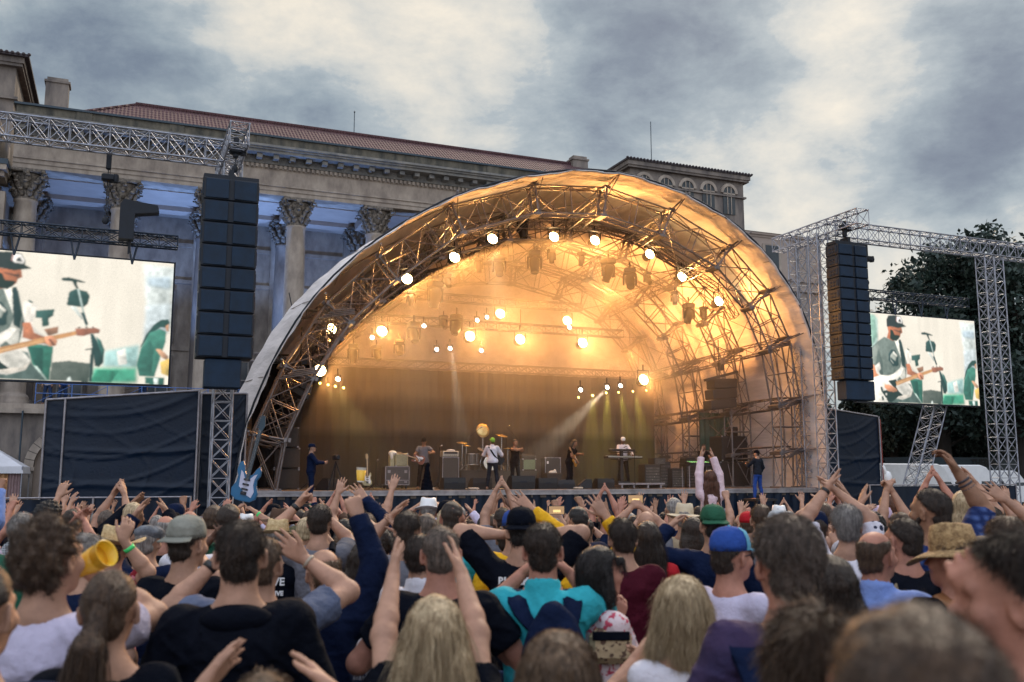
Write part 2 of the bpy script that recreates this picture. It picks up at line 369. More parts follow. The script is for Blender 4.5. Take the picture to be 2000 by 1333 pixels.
# side block on the left with its tower
w = MB(); w.box((-40, -.4, 5.14), (-17.1, 6, 15.6)); w.box((-40, -.75, 13.2), (-16.95, 6, 13.5)); w.box((-17.3, -.55, 5.14), (-16.75, 0, 15.0))
w.box((-40, -1.0, 15.6), (-16.8, 6, 15.85)); w.box((-40, -1.25, 15.85), (-16.7, 6, 16.1)); w.box((-40, -.4, 16.1), (-17.2, 6, 18.5)); w.build('side_wing', stone, pal)
MB().box((-40, -1.3, 16.1), (-16.65, 2, 16.35)).build('wing_dark_ledge', leadm, pal)  # dark ledge capping the wing cornice
def tower(x0, x1, y0, y1, z0, z1, over, name):
    m = MB(); m.box((x0, y0, z0), (x1, y1, z1)); m.box((x0-.18, y0-.18, z1-2.2), (x1+.18, y1+.18, z1-2.05)) if name == 'left_tower' else m.box((x0-.15, y0-.15, z1-1.62), (x1+.15, y1+.15, z1-1.5))
    if name != 'left_tower': m.box((x0-.2, y0-.2, z1-4.1), (x1+.2, y1+.2, z1-3.95))
    m.box((x0-.3, y0-.3, z1-.45), (x1+.3, y1+.3, z1-.3)); m.box((x0-.38, y0-.38, z1-.3), (x1+.38, y1+.38, z1))
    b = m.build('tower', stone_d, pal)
    m = MB(); o = over; cx, cyy = (x0+x1)/2, (y0+y1)/2
    m.add([(x0-o, y0-o, z1), (x1+o, y0-o, z1), (x1+o, y1+o, z1), (x0-o, y1+o, z1), (x0-o, y0-o, z1+.14), (x1+o, y0-o, z1+.14), (x1+o, y1+o, z1+.14), (x0-o, y1+o, z1+.14), (cx, cyy, z1+1.5)],
          [(3, 2, 1, 0), (0, 1, 5, 4), (1, 2, 6, 5), (2, 3, 7, 6), (3, 0, 4, 7), (4, 5, 8), (5, 6, 8), (6, 7, 8), (7, 4, 8)])
    for k in range(40):
        q = x0-o+(x1-x0+2*o)*k/39; m.ell((q, y0-o, z1+.12), (.1, .12, .09), 6, 4)
    m.build('tower_roof', mat('dark_tiles', (.05, .04, .045), .8), b); return b
tr = tower(20.2, 29.5, 6, 15, 0, 23.3, .45, 'right')
for i in range(5):
    cx = 21.25+i*1.74
    m = MB(); pts = [(cx-.5, 19.6), (cx+.5, 19.6)]+[(cx+.5*math.cos(math.pi*k/10), 21.95+.5*math.sin(math.pi*k/10)) for k in range(11)]
    pts = [(cx-.5, 20.4), (cx+.5, 20.4)]+pts[2:]
    m.prism([(cx+(p[0]-cx)*1.0, p[1]) for p in pts], 5.93, 5.97); wn = m.build('tower_window', glassd, tr)
    m = MB()
    for k in range(10):
        a, b_ = math.pi*k/10, math.pi*(k+1)/10; m.prism([(cx+r_*math.cos(q), 21.95+r_*math.sin(q)) for r_, q in ((.5, a), (.72, a), (.72, b_), (.5, b_))], 5.86, 5.99)
    for dx in (-.16, .16): m.box((cx+dx-.03, 5.88, 20.4), (cx+dx+.03, 5.92, 22.4))
    m.box((cx-.5, 5.88, 21.85), (cx+.5, 5.92, 21.95)); m.build('frame', stone, wn)
m = MB(); m.tube((23.1, 8, 23.2), (23.1, 8, 27.3), .03, 5); m.build('flagpole', leadm, tr)
tl = tower(-26, -17.2, 4, 14, 15, 23.3, .6, 'left_tower')
m = MB(); m.prism([(5.0, 19.3), (6.2, 19.3)]+[(5.6+.6*math.cos(math.pi*k/8), 20.6+.6*math.sin(math.pi*k/8)) for k in range(9)], -17.14, -17.2, 'x'); m.build('tower_window', glassd, tl)
w = MB(); w.box((24.9, -.1, 0), (31, 14, 17.2)); w.box((24.8, -.15, 17.1), (31.1, 14.2, 17.25)); w.box((24.7, -.25, 17.25), (31.2, 14.3, 17.4))
for zz in (13.7, 14.35): w.box((24.9, -.32, zz), (31, -.1, zz+.12))
w.box((24.9, -.2, 13.82), (31, -.1, 14.35)); wg = w.build('right_wing', plaster, pal)
w = MB(); w.add([(24.6, -.3, 17.4), (31.3, -.3, 17.4), (29.5, 7, 18.4), (26.4, 7, 18.4), (24.6, 14.4, 17.4), (31.3, 14.4, 17.4)], [(0, 1, 2, 3), (1, 5, 2), (3, 2, 5, 4), (0, 3, 4)]); w.build('wing_roof', tile, pal)
m = MB(); m.box((26.3, -.18, 14.9), (27.7, -.1, 16.7)); f_ = m.build('wing_window', stone, wg); MB().box((26.5, -.2, 15.0), (27.5, -.17, 16.6)).build('pane', glassd, f_)
m = MB(); m.tube((28.9, -.2, 0), (28.9, -.2, 17.2), .05, 6); m.build('downpipe', leadm, pal)
m = MB(); m.tube((-16.2+.9, -1.2, 0), (-16.2+.9, -1.2, 4.8), .04, 6); m.build('downpipe', leadm, pal)
# blue floodlights standing on the palace ledge
f0 = None
for i, ft in enumerate([-13.8, -9.6, -5.4, -1.2]):
    if f0 is None:
        f0 = sthing('floodlight', '', 'floodlight', ft, 21.9, 5.14, 0, 'blue floodlights inside the colonnade')
        m = MB(); m.cbox((0, 0, .3), (.4, .3, .25), bev=.03); m.box((-.25, -.03, 0), (-.21, .03, .3)); m.box((.21, -.03, 0), (.25, .03, .3)); m.box((-.25, -.1, 0), (.25, .1, .03)); m.build('housing', M_blackm, f0)
        MB().box((-.17, -.12, .43), (.17, .12, .44)).build('lens', emat('blue_lens', (.1, .3, 1), 3), f0); o = f0
    else: o = copy_tree(f0); o.location = tuple(map(float, TW(ft, 21.9, 5.14)))
    o['label'] = 'blue floodlight standing inside the colonnade in the %s bay from the left' % ['first', 'second', 'third', 'fourth'][i]
    l = bpy.data.lights.new('flood', 'SPOT'); l.energy = 1300; l.color = (.22, .43, 1); l.spot_size = R(74); l.spot_blend = .6; l.shadow_soft_size = .15
    lo = bpy.data.objects.new('flood_lamp', l); COL.objects.link(lo); lo.parent = o; lo.location = (0, 0, .5); lo.rotation_euler = (R(180-4), 0, 0)
# ================================================================== STAGE SHELL
PR = [(-8.15, 0.4), (-8.1, 1.4), (-7.95, 2.8), (-7.65, 3.85), (-7.24, 4.94), (-6.72, 6.06), (-6.1, 7.1), (-5.1, 8.3), (-3.88, 9.4), (-1.83, 10.80), (-.21, 11.52), (1.6, 12.12), (3.4, 12.5), (5.0, 12.53),
      (6.5, 12.3), (8.01, 11.85), (9.03, 11.42), (9.9, 10.92), (10.81, 10.21), (11.48, 9.49), (12.07, 8.75), (12.57, 7.80), (12.99, 6.63), (13.2, 5.19), (13.25, 3.44), (13.2, 1.71), (13.15, .4)]
PR = np.array(PR)
def resample(P, n):
    d = np.r_[0, np.cumsum(np.linalg.norm(np.diff(P, axis=0), axis=1))]; s = np.linspace(0, d[-1], n)
    # smooth through a light kernel after interpolation
    X = np.interp(s, d, P[:, 0]); Y = np.interp(s, d, P[:, 1])
    for _ in range(6): X[1:-1] = (X[:-2]+2*X[1:-1]+X[2:])/4; Y[1:-1] = (Y[:-2]+2*Y[1:-1]+Y[2:])/4
    return np.c_[X, Y]
PF = resample(PR, 121); CC = np.array([3.0, 1.4])
def sc(v): return 1-.0125*max(v, 0)**.98 if v > 0 else 1.
def prof(v, s=1.): return CC+(PF-CC)*sc(v)*s
def mprof(v, s=1.): return CC+(PF-CC)*float(np.interp(v, [-1, -.1, 1, 3, 6, 10.5], [1, 1, 1.018, 1.032, 1.0, .93]))*s
shell = sthing('stage_roof', 'arched stage roof of pale fabric stretched over curved truss ribs', 'stage roof', 0, 0)
fab = mat('stage_fabric', (.70, .64, .63), .75, 0, .22, .8, .9, 5, stretch=(2.2, .35, 2.2))
V = []; vs_ = [-.45, -.3, -.1, .5, 1.2, 2, 3, 4, 5, 6, 7, 8, 9, 10, 10.5]; NP = len(PF)
ribv = [.8, 3.5, 6.2, 8.9]
for k, v in enumerate(vs_):
    p = mprof(v)
    for i, (a, b) in enumerate(p):
        sag = 0
        for r0, r1 in zip([-.1]+ribv, ribv+[10.5]):
            if r0 < v < r1: sag = -.10*math.sin(math.pi*(v-r0)/(r1-r0))
        wob = .03*math.sin(i*.9+v*2)+.02*math.sin(i*2.1+v) if v < 0 else .02*math.sin(i*1.7+v*1.3)
        lim = (sag+wob); q = np.array([a, b])-CC; q = q/np.linalg.norm(q)
        V.append((a+q[0]*lim, v+(.09*math.sin(i*.8)+.05*math.sin(i*1.9+1) if v < -.5 else 0), b+q[1]*lim))
F = [(k*NP+i, k*NP+i+1, (k+1)*NP+i+1, (k+1)*NP+i) for k in range(len(vs_)-1) for i in range(NP-1)]
me = fastmesh('membrane', V, F); me.materials.append(fab); o = bpy.data.objects.new('membrane', me); COL.objects.link(o); o.parent = shell
md = o.modifiers.new('thick', 'SOLIDIFY'); md.thickness = .03
# rear fabric (slightly domed end)
V = []; rings = 9
for k in range(rings):
    s = 1-k/(rings-1)*.999; vv = 10.45+1.5*math.sin(math.pi/2*(1-s))
    for a, b in mprof(10.5): V.append((CC[0]+(a-CC[0])*s, vv, max(.3, CC[1]+(b-CC[1])*s)))
F = [(k*NP+i, k*NP+i+1, (k+1)*NP+i+1, (k+1)*NP+i) for k in range(rings-1) for i in range(NP-1)]
me = fastmesh('rear_membrane', V, F); me.materials.append(fab); o = bpy.data.objects.new('rear_membrane', me); COL.objects.link(o); o.parent = shell
# front edge pipe
m = MB(); p = mprof(-.4, 1.004); m.path([(a, -.42, b) for a, b in p[::3]], .035, 6); m.build('edge_pipe', M_blackm, shell)
NODES = [(-7.62, 1.45), (-7.37, 3.13), (-6.52, 5.21), (-5.3, 7.23), (-3.66, 8.87), (-1.2, 10.85), (1.84, 11.92), (4.66, 12.15), (7.4, 11.75), (10.0, 10.6), (11.7, 9.0), (12.55, 7.21), (12.95, 4.87), (12.95, 2.9), (12.9, 1.45)]
ND = np.array(NODES)
def rnodes(v, s=1.): return CC+(ND-CC)*np.where(ND[:, :1] < 6, 1.025, 1.01)*sc(v)*s
M_rib = mat('rib_steel', (.20, .18, .18), .45, .6, .25, 5)
for vi, v in enumerate(ribv):
    m = MB(); a_ = rnodes(v); b_ = rnodes(v, .90)
    for (p, q, p2, q2) in zip(a_, a_[1:], b_, b_[1:]):
        c0 = (p+p2)/2; c1 = (q+q2)/2; h = (np.linalg.norm(p-p2)+np.linalg.norm(q-q2))/2; up = ((p-p2)+(q-q2))/2
        truss(m, (c0[0], v, c0[1]), (c1[0], v, c1[1]), .5, h*.92, (up[0], 0, up[1]), 1.15, .036, .021, 5, 'z')
    for (p, p2) in zip(a_, b_):   # plated joints
        for dv in (-.27, .27): m.tube((p[0], v+dv, p[1]), (p2[0], v+dv, p2[1]), .04, 5)
        c0 = (p+p2)/2; q = (p-CC)/np.linalg.norm(p-CC)
        for s in (-.06, .06): m.cbox((p[0]+s, v, p[1]), (.09, .62, .13), ry=-math.atan2(q[1], q[0])); m.cbox((p2[0]+s, v, p2[1]), (.09, .62, .13), ry=-math.atan2(q[1], q[0]))
    m.build('rib_truss', M_rib, shell)
m = MB()   # struts carrying the front edge pipe
for i, (a, b) in enumerate(rnodes(.8)):
    q = np.array([a, b])-CC; q /= np.linalg.norm(q); e_ = np.array([a, b])+q*(.22 if a < 6 else .45)
    m.tube((a, .5, b), (e_[0], -.38, e_[1]), .035, 5); m.tube((a-q[0]*.5, .5, b-q[1]*.5), (e_[0], -.38, e_[1]), .02, 5)
m.build('edge_strut', M_rib, shell)
for i in (2, 3, 5, 6, 7, 8, 9, 11, 12, 13):   # purlins joining the ribs
    m = MB(); p0 = rnodes(.8, .95)[i]; p1 = rnodes(8.9, .95)[i]
    truss(m, (p0[0], .8, p0[1]), (p1[0], 8.9, p1[1]), .4, .4, (0, 0, 1), .9, .028, .015, 5, 'z')
    if i in (11, 12, 13, 2, 3):
        for k in range(4): m.tube((p0[0]-.7+.14*k, .1, p0[1]-.28+.09*k), (p0[0]+.5, .5, p0[1]+.05*k), .026, 5)
    m.build('purlin', M_rib, shell)
m = MB()   # welded seams of the fabric panels
for i in range(6, NP-6, 9):
    m.path([(mprof(v)[i][0]-(mprof(v)[i][0]-3)*.006, v, mprof(v)[i][1]-.04) for v in (-.4, 1, 3, 5, 7, 9, 10.3)], .014, 4)
for v in (2.1, 4.8, 7.5): p = mprof(v, .985); m.path([(a, v, b) for a, b in p[::4]], .03, 5)
m.build('panel_seam', mat('seam_webbing', (.30, .26, .24), .8), shell)
m = MB()   # wind bracing
for i in (2, 4, 6, 8, 10, 12):
    for v0, v1 in zip(ribv, ribv[1:]):
        a_ = rnodes(v0, .97)[i]; b_ = rnodes(v1, .97)[min(i+1, 14)]; m.tube((a_[0], v0, a_[1]), (b_[0], v1, b_[1]), .018, 4)
        a_ = rnodes(v1, .97)[i]; b_ = rnodes(v0, .97)[min(i+1, 14)]; m.tube((a_[0], v1, a_[1]), (b_[0], v0, b_[1]), .018, 4)
m.build('bracing_tube', M_rib, shell)
# deck
dk = sthing('stage_deck', 'low stage deck with silver edge rails and black front skirt', 'stage', 0, 0)
MB().box((-8.4, 0, 1.2), (13.4, 10.4, 1.45)).build('deck', M_deck, dk)
m = MB(); m.box((-8.4, -.06, 1.395), (13.4, .0-.002, 1.455)); m.box((-8.4, -.10, 1.29), (13.4, -.03, 1.33)); m.box((-8.4, -.04, 1.33), (13.4, -.003, 1.395)); m.build('edge_rail', mat('brushed_rail', (.34, .32, .33), .45, .5, .3, 3), dk)
m = MB(); n = 260
V = [(-8.4+21.8*i/n, -.02+.05*math.sin(i*1.3)+.03*math.sin(i*.37), z) for z in (-.82, 1.29) for i in range(n+1)]
m.add(V, [(i, i+1, n+2+i, n+1+i) for i in range(n)], True); m.build('skirt', M_tarp, dk)
# backdrop
bd = sthing('backdrop', 'dark cloth backdrop hanging across the back of the stage', 'backdrop', 0, 8.2, 1.45)
m = MB(); n = 240
V = [(-6.6+17.6*i/n, .06*math.sin(i*.8)+.03*math.sin(i*2.3), z) for z in (0, 4.75) for i in range(n+1)]
m.add(V, [(i, i+1, n+2+i, n+1+i) for i in range(n)], True); m.build('cloth', mat('backdrop_cloth', (.009, .007, .010), .9, 0, .3, 1.5), bd)
m = MB(); truss(m, (-7, 0, 4.95), (11.2, 0, 4.95), .3, .3, bay=.45, rc=.024, rb=.013); m.build('top_truss', M_rib, bd)
# ================================================================== TOWERS, BEAMS, SCREENS, ARRAYS
def line_array(name, label, tl_, tr_, ztop, zbot, v, ncab, tail, curve=.5, wide_side=0., group='loudspeaker arrays hanging beside the stage'):
    w_ = tr_-tl_; cx = (tl_+tr_)/2
    o = sthing(name, label, 'speaker array', cx, v, zbot, 0, group); H = ztop-zbot; h = H/ncab
    for k in range(ncab):
        z1 = H-k*h; z0 = z1-h; m = MB()
        m.cbox((0, .33, (z0+z1)/2), (w_, .66, h*.975), bev=.02)
        c_ = m.build('cabinet', M_blackm, o)
        m = MB()
        for sx in (-1, 1): m.cbox((sx*w_*.255, -.012, (z0+z1)/2), (w_*.41, .05, h*.86), rz=sx*.06, bev=.012)
        for sx in (-1, 1): m.cbox((sx*w_*.12, -.045, z0+h*.12), (.03, .02, .05)); m.cbox((sx*w_*.5, .1, z0+h*.5), (.03, .1, h*.6))
        if wide_side:
            for q in range(3):
                for zz in (.3, .6): m.cbox((-w_/2-.004, .12+.16*q, z0+h*zz), (.02, .09, h*.16))
        m.build('grille', M_grill, c_)  # this mesh also holds the rigging brackets and side openings
    if tail:
        tw = tail[0]; m = MB(); m.cbox((tail[2], .3, -tail[1]/2-.02), (tw, .5, tail[1]), bev=.03); m.build('downfill_cabinet', M_grill, o)
    m = MB(); m.box((-w_/2, .1, H+.01), (w_/2, .6, H+.12)); m.cbox((0, .35, H+.2), (.12, .4, .25)); m.build('flying_frame', M_blackm, o)
    return o
def px_t(x, y, v): return onv(x, y, v)
tl0 = onv(399, 352, -2.6); tr0 = onv(507, 352, -2.6); zb = onv(440, 700, -2.6)[1]; zt = onv(452, 350, -2.6)[1]
line_array('line_array', 'tall black line array hanging left of the stage from the lattice tower', tl0[0], tr0[0], zt, zb, -2.6, 8, (.95, .78, -.02))
ra0 = onv(1640, 478, -2.4); ra1 = onv(1693, 478, -2.4)
line_array('line_array', 'tall black line array hanging right of the stage from the lattice tower', ra0[0]-.1, ra1[0], onv(1665, 478, -2.4)[1], onv(1670, 742, -2.4)[1], -2.4, 12, (1.3, .7, .1), wide_side=1)
TB = []
def tower_obj(label, parts, group='lattice truss towers'):
    o = thing('lattice_tower', label, 'truss tower', (0, 0, 0), 0, group); b = None
    for nm, a, c, w_, h_, st in parts:
        m = MB(); A = TW(*a); B_ = TW(*c)
        d_ = B_-A; up = UU if abs(d_[2]) > 3 else (0, 0, 1)
        truss(m, A, B_, w_, h_, tuple(up), .52, .03, .014, 5, st)
        m.build(nm, M_alu, o)
    return o
tower_obj('silver lattice tower left of the stage carrying a long beam over the left screen', [
    ('mast', (-8.58, -1.2, -.82), (-8.58, -1.2, 10.85), .5, .5, 'x'), ('crossbeam', (-19, -1.2, 11.18), (-8.85, -1.2, 11.18), .55, .62, 'x'),
    ('outrigger', (-8.6, -3.1, 11.2), (-8.6, 1.4, 11.2), .5, .6, 'x')])
tower_obj('silver lattice tower right of the stage carrying a long beam over the right screen', [
    ('mast', (12.65, -1.2, -.82), (12.65, -1.2, 10.85), .5, .5, 'x'), ('mast', (13.15, .6, -.82), (13.15, .6, 10.85), .5, .5, 'x'), ('crossbeam', (13.25, -1.2, 11.13), (27, -1.2, 11.13), .55, .6, 'x'),
    ('outrigger', (13.1, -3.1, 11.15), (13.1, 1.7, 11.15), .55, .55, 'x')])
tower_obj('broad silver lattice tower at the outer end of the right screen', [
    ('mast', (21.15, -1.2, -.3), (21.15, -1.2, 10.85), .46, .5, 'x'), ('mast', (21.67, -1.2, -.3), (21.67, -1.2, 10.85), .46, .5, 'x'),])
tower_obj('slanting silver lattice brace leaning under the right screen', [
    ('mast', (18.0, .8, -.3), (20.4, .8, 5.6), .62, .62, 'x')])
m_ = 'dark_truss_paint'; M_dt = mat(m_, (.03, .045, .07), .5, .3)
def hanging_bar(label, t0, t1, z, v):
    o = sthing('screen_truss', label, 'truss', t0, v, z, 0, 'dark trusses the screens hang from'); m = MB()
    truss(m, (0, 0, 0), (t1-t0, 0, 0), .32, .34, bay=.5, rc=.026, rb=.013); m.build('truss_bar', M_dt, o)
    for k in range(1, 5):
        m = MB(); x_ = (t1-t0)*(k-.4)/4.4; m.tube((x_-.12, 0, -.15), (x_, 0, -.75), .03, 5); m.tube((x_+.12, 0, -.15), (x_, 0, -.75), .03, 5); m.build('hanger', M_dt, o)
    return o
zl = onv(200, 462, 0)[1]; zr_ = onv(1800, 585, 0)[1]
hanging_bar('dark truss bar hanging above the left video screen', -16.6, onv(347, 478, 0)[0], zl, 0)
hanging_bar('dark truss bar hanging above the right video screen', 15.2, 21.3, zr_, 0)
def hoist(label, t, v, z0, z1, s=1.):
    o = sthing('chain_hoist', label, 'chain hoist', t, v, z0, 0, 'chain hoists'); m = MB(); H = z1-z0
    m.tube((0, 0, .2), (0, 0, H), .014, 4); m.tube((.05, 0, .1), (.05, 0, H), .01, 4); m.build('chain', M_blackm, o)
    m = MB(); m.cbox((0, 0, H*.62), (.34*s, .26, .2), bev=.04); m.lathe([(.09, 0), (.11, .1), (.09, .22)], 10, Matrix.Translation((.2*s, 0, H*.62-.11)) ); m.build('motor', M_blackm, o)
    m = MB(); m.cbox((0, 0, H-.3), (.14, .14, .6), bev=.03); m.build('chain_bag', M_blackm, o); MB().ell((0, 0, .12), (.09, .06, .12), 8, 6).build('hook_block', M_blackm, o); return o
hoist('dark chain hoist hanging from the left beam above the screen', -11.9, -.6, zl+.2, 11.1)
hoist('dark chain hoist hanging from the right beam above the screen', 15.5, -.6, zr_+.2, 11.0, 1.4)
hoist('chain hoist between the left outrigger beam and the black array', -8.62, -2.4, zt+.25, 11.3)
hoist('chain hoist between the right outrigger beam and the black array', 13.05, -2.2, onv(1665, 478, -2.4)[1]+.3, 11.2)
# speaker-like box on the left bar
o = sthing('dark_floodlight', 'dark angular floodlight on the truss bar over the left screen', 'floodlight', onv(255, 440, -.4)[0], -.4, onv(255, 470, -.4)[1])
m = MB(); m.prism([(-.3, 0), (.1, 0), (.1, .75), (.75, .85), (.7, 1.05), (-.2, 1.15), (-.3, 1.0)], -.2, .2); m.build('housing', M_blackm, o)
m = MB(); m.tube((0, 0, -.4), (0, 0, .05), .04, 6); m.build('bracket', M_blackm, o)
# ---- video screens
def suv(x, y):   # picture coordinates of the broadcast image
    xl = 60+45*(y-120)/1065; xr = 1480+45*(y-232)/990; yt = 120+(x-60)*.0795; yb = 1185+(x-105)*.026
    return ((x-xl)/(xr-xl), 1-(y-yt)/(yb-yt))
def ecol(h, s=1.):
    c = [int(h[i:i+2], 16)/255 for i in (0, 2, 4)]; c = tuple((q/12.92 if q <= .04045 else ((q+.055)/1.055)**2.4) for q in c); nm = 'led_'+h
    if nm in MATS: return MATS[nm]
    m = emat(nm, c, s); t = m.node_tree; e_ = [n for n in t.nodes if n.type == 'EMISSION'][0]   # video grain and soft tone changes of the broadcast image
    tc_ = t.nodes.new('ShaderNodeTexCoord'); n1_ = t.nodes.new('ShaderNodeTexNoise'); n1_.inputs['Scale'].default_value = 5.5; n1_.inputs['Detail'].default_value = 7; n1_.inputs['Roughness'].default_value = .7
    r1 = t.nodes.new('ShaderNodeMapRange'); r1.inputs[1].default_value = .3; r1.inputs[2].default_value = .7; r1.inputs[3].default_value = .72; r1.inputs[4].default_value = 1.3
    ml = t.nodes.new('ShaderNodeVectorMath'); ml.operation = 'SCALE'; ml.inputs[0].default_value = c
    t.links.new(tc_.outputs['Object'], n1_.inputs['Vector']); t.links.new(n1_.outputs['Fac'], r1.inputs[0]); t.links.new(r1.outputs[0], ml.inputs['Scale']); t.links.new(ml.outputs[0], e_.inputs[0]); e_.inputs[1].default_value = s*.62
    return m
SHP = [  # (colour, outline in picture coordinates)
 ('c3d9cf', [(60,300),(250,150),(330,200),(330,640),(240,700),(130,700)]), ('9fc4b2', [(235,150),(300,160),(320,420),(270,520),(240,500)]),
 ('d8dcd8', [(1300,240),(1480,260),(1500,760),(1380,740),(1330,500)]), ('b9c6cf', [(1330,350),(1475,340),(1480,440),(1340,420)]), ('c9d0d2', [(1340,580),(1490,560),(1495,800),(1350,880)]),
 ('a5c6c2', [(1130,960),(1330,900),(1340,1090),(1130,1080)]), ('4aa584', [(1080,1095),(1330,1085),(1340,1210),(1060,1206)]), ('2f8064', [(1100,1110),(1230,1110),(1190,1207),(1070,1205)]), ('e8e2d8', [(1200,960),(1250,930),(1270,1060),(1220,1070)]),
 ('54554f', [(838,1055),(935,1040),(1060,1060),(1060,1208),(838,1200)]), ('e6dcd2', [(100,1010),(240,910),(300,1190),(105,1190)]), ('706a6a', [(110,1115),(260,1110),(280,1190),(105,1190)]),
 ('203d42', [(150,960),(190,930),(200,1080),(150,1080)]), ('33484a', [(120,1030),(140,960),(150,1100),(122,1100)]),
 ('d9cfc4', [(640,560),(720,600),(700,760),(830,900),(840,1060),(700,1060),(640,800)]), ('33524e', [(712,640),(815,625),(812,680),(790,700),(795,760),(760,770),(750,700),(715,700)]), ('2b4a48', [(660,548),(690,570),(690,582),(668,572)]),
 ('9a6a52', [(770,790),(850,765),(850,820),(800,845)]), ('2f6b5a', [(690,900),(835,930),(838,1200),(780,1198),(730,1070)]), ('1f5146', [(690,930),(780,940),(800,1190),(740,1060)]), ('cfe0d4', [(730,1080),(760,1090),(830,1200),(790,1199)]),
 ('5d6a66', [(300,1190),(420,880),(700,980),(725,1060),(820,1199)]), ('6f7670', [(247,560),(320,480),(400,420),(520,470),(600,480),(660,740),(640,960),(420,1000),(360,880),(300,760),(247,750)]),
 ('8f948c', [(260,560),(330,500),(360,640),(330,740),(262,745)]), ('5a625e', [(330,560),(380,720),(380,870),(350,860),(300,740)]), ('ded8cc', [(520,470),(560,460),(640,700),(640,960),(560,880),(600,700)]),
 ('2c3c40', [(480,570),(520,575),(560,650),(560,760),(500,770),(450,700),(450,620)]), ('a7a89e', [(500,600),(540,640),(530,700),(500,740),(470,700),(470,640)]), ('22343a', [(470,660),(560,740),(540,770),(475,690)]), ('dcd6ca', [(505,590),(550,640),(545,660),(498,612)]),
 ('1e2b30', [(565,455),(590,450),(640,680),(640,790),(600,760)]), ('e9e0d6', [(300,760),(345,720),(360,800),(320,860),(285,810)]),
 ('c8805a', [(247,750),(285,752),(310,850),(400,940),(500,1010),(540,1060),(430,1060),(330,970),(247,900)]), ('d99672', [(400,940),(500,1010),(540,1050),(470,1070),(400,1020)]), ('b36a4a', [(650,740),(690,735),(720,820),(830,880),(840,920),(770,900),(660,860)]),
 ('b86a48', [(435,280),(480,290),(600,300),(606,330),(612,370),(590,385),(585,420),(560,440),(500,470),(430,430),(450,360)]), ('6e3d2e', [(500,330),(600,350),(590,370),(520,345)]),
 ('1a1714', [(470,330),(500,340),(520,395),(560,400),(583,405),(570,440),(540,470),(500,465),(470,440)]), ('251f26', [(432,300),(430,210),(450,165),(520,160),(590,175),(615,230),(620,268),(660,296),(640,300),(560,315),(480,295)]),
 ('efe6df', [(545,180),(590,180),(612,225),(612,262),(560,250),(540,230)]), ('8a2b34', [(540,180),(547,180),(547,245),(540,238)]), ('3a3238', [(570,215),(585,205),(600,240),(565,240)]),
 ('f2e9dd', [(240,930),(260,910),(350,875),(440,880),(500,860),(590,780),(620,790),(600,850),(540,930),(560,960),(640,930),(720,1040),(700,1120),(600,1160),(500,1140),(440,1190),(280,1190),(255,1060)]),
 ('ddd0c2', [(520,1130),(620,1150),(700,1110),(725,1040),(680,1100),(560,1110)]), ('15191c', [(440,940),(530,920),(545,950),(530,1010),(560,1060),(610,1110),(560,1120),(480,1190),(440,1190),(400,1120),(360,1060),(420,1050),(520,1040)]),
 ('e7dfd4', [(410,1085),(428,1085),(428,1110),(410,1110)]), ('e7dfd4', [(402,1140),(422,1140),(422,1165),(402,1165)]), ('2a2d30', [(350,1010),(372,1010),(385,1060),(362,1064)]), ('2a2d30', [(365,1120),(385,1120),(392,1165),(370,1168)]),
 ('c88d5a', [(525,950),(760,860),(960,795),(960,830),(800,890),(540,995)]), ('d9a878', [(540,965),(780,875),(780,882),(545,980)]), ('9a5a44', [(945,780),(1060,770),(1090,785),(1085,815),(1040,820),(1000,838),(960,835)]), ('5c3a30', [(960,765),(975,765),(975,780),(960,780)]), ('5c3a30', [(1000,762),(1015,762),(1015,776),(1000,776)]), ('5c3a30', [(1040,758),(1052,758),(1052,772),(1040,772)]),
 ('d68d68', [(400,980),(470,990),(540,1040),(545,1060),(500,1070),(440,1060),(400,1020)]), ('d9906c', [(780,850),(820,840),(855,880),(850,920),(815,925),(790,900)]), ('8a4c3a', [(800,870),(815,865),(845,915),(835,922)]),
 ('1c2a2c', [(832,368),(870,362),(925,378),(970,398),(965,404),(920,398),(922,420),(938,455),(925,458),(905,420),(895,395),(850,393),(834,386)]),
 ('27403f', [(885,480),(920,455),(985,475),(1005,510),(1000,575),(975,605),(930,600),(880,590),(882,540)]), ('a9b6b0', [(928,455),(938,455),(1015,760),(1003,760)]), ('24393d', [(965,650),(985,650),(1018,745),(1000,745)]),
 ('cfd2cb', [(900,600),(935,602),(985,700),(975,705)]), ('1c3234', [(1035,820),(1052,820),(1125,960),(1130,1050),(1110,1085),(1085,1080),(1060,960)]), ('35605a', [(1070,840),(1100,870),(1130,950),(1120,1000),(1085,900)]), ('1a2a2d', [(1050,940),(1072,940),(1078,1205),(1060,1205)]),
 ('1a2a2d', [(1015,945),(1075,930),(1075,940),(1020,955)]),
 ('223f3c', [(1400,740),(1440,695),(1485,690),(1498,720),(1480,760),(1440,760),(1380,840),(1345,920),(1335,925),(1360,820)]), ('3f7b6a', [(1385,800),(1440,770),(1480,790),(1485,870),(1470,960),(1440,1160),(1350,1150),(1328,1060),(1340,930)]),
 ('2f6255', [(1390,860),(1420,930),(1420,1150),(1350,1150),(1330,1060),(1345,940)]), ('c98e6a', [(1475,745),(1492,730),(1497,790),(1480,785)]), ('cf9a78', [(1430,935),(1460,935),(1512,990),(1510,1030),(1470,1000)]), ('e0b860', [(1465,1040),(1515,1010),(1520,1150),(1480,1130)]), ('2a5a4e', [(1385,1160),(1500,1165),(1505,1220),(1390,1216)]), ('e6eee6', [(1435,1165),(1465,1167),(1470,1219),(1445,1218)]),
 ('e9efe8', [(940,1180),(950,1165),(965,1204),(935,1203)]),
]
PICT = []
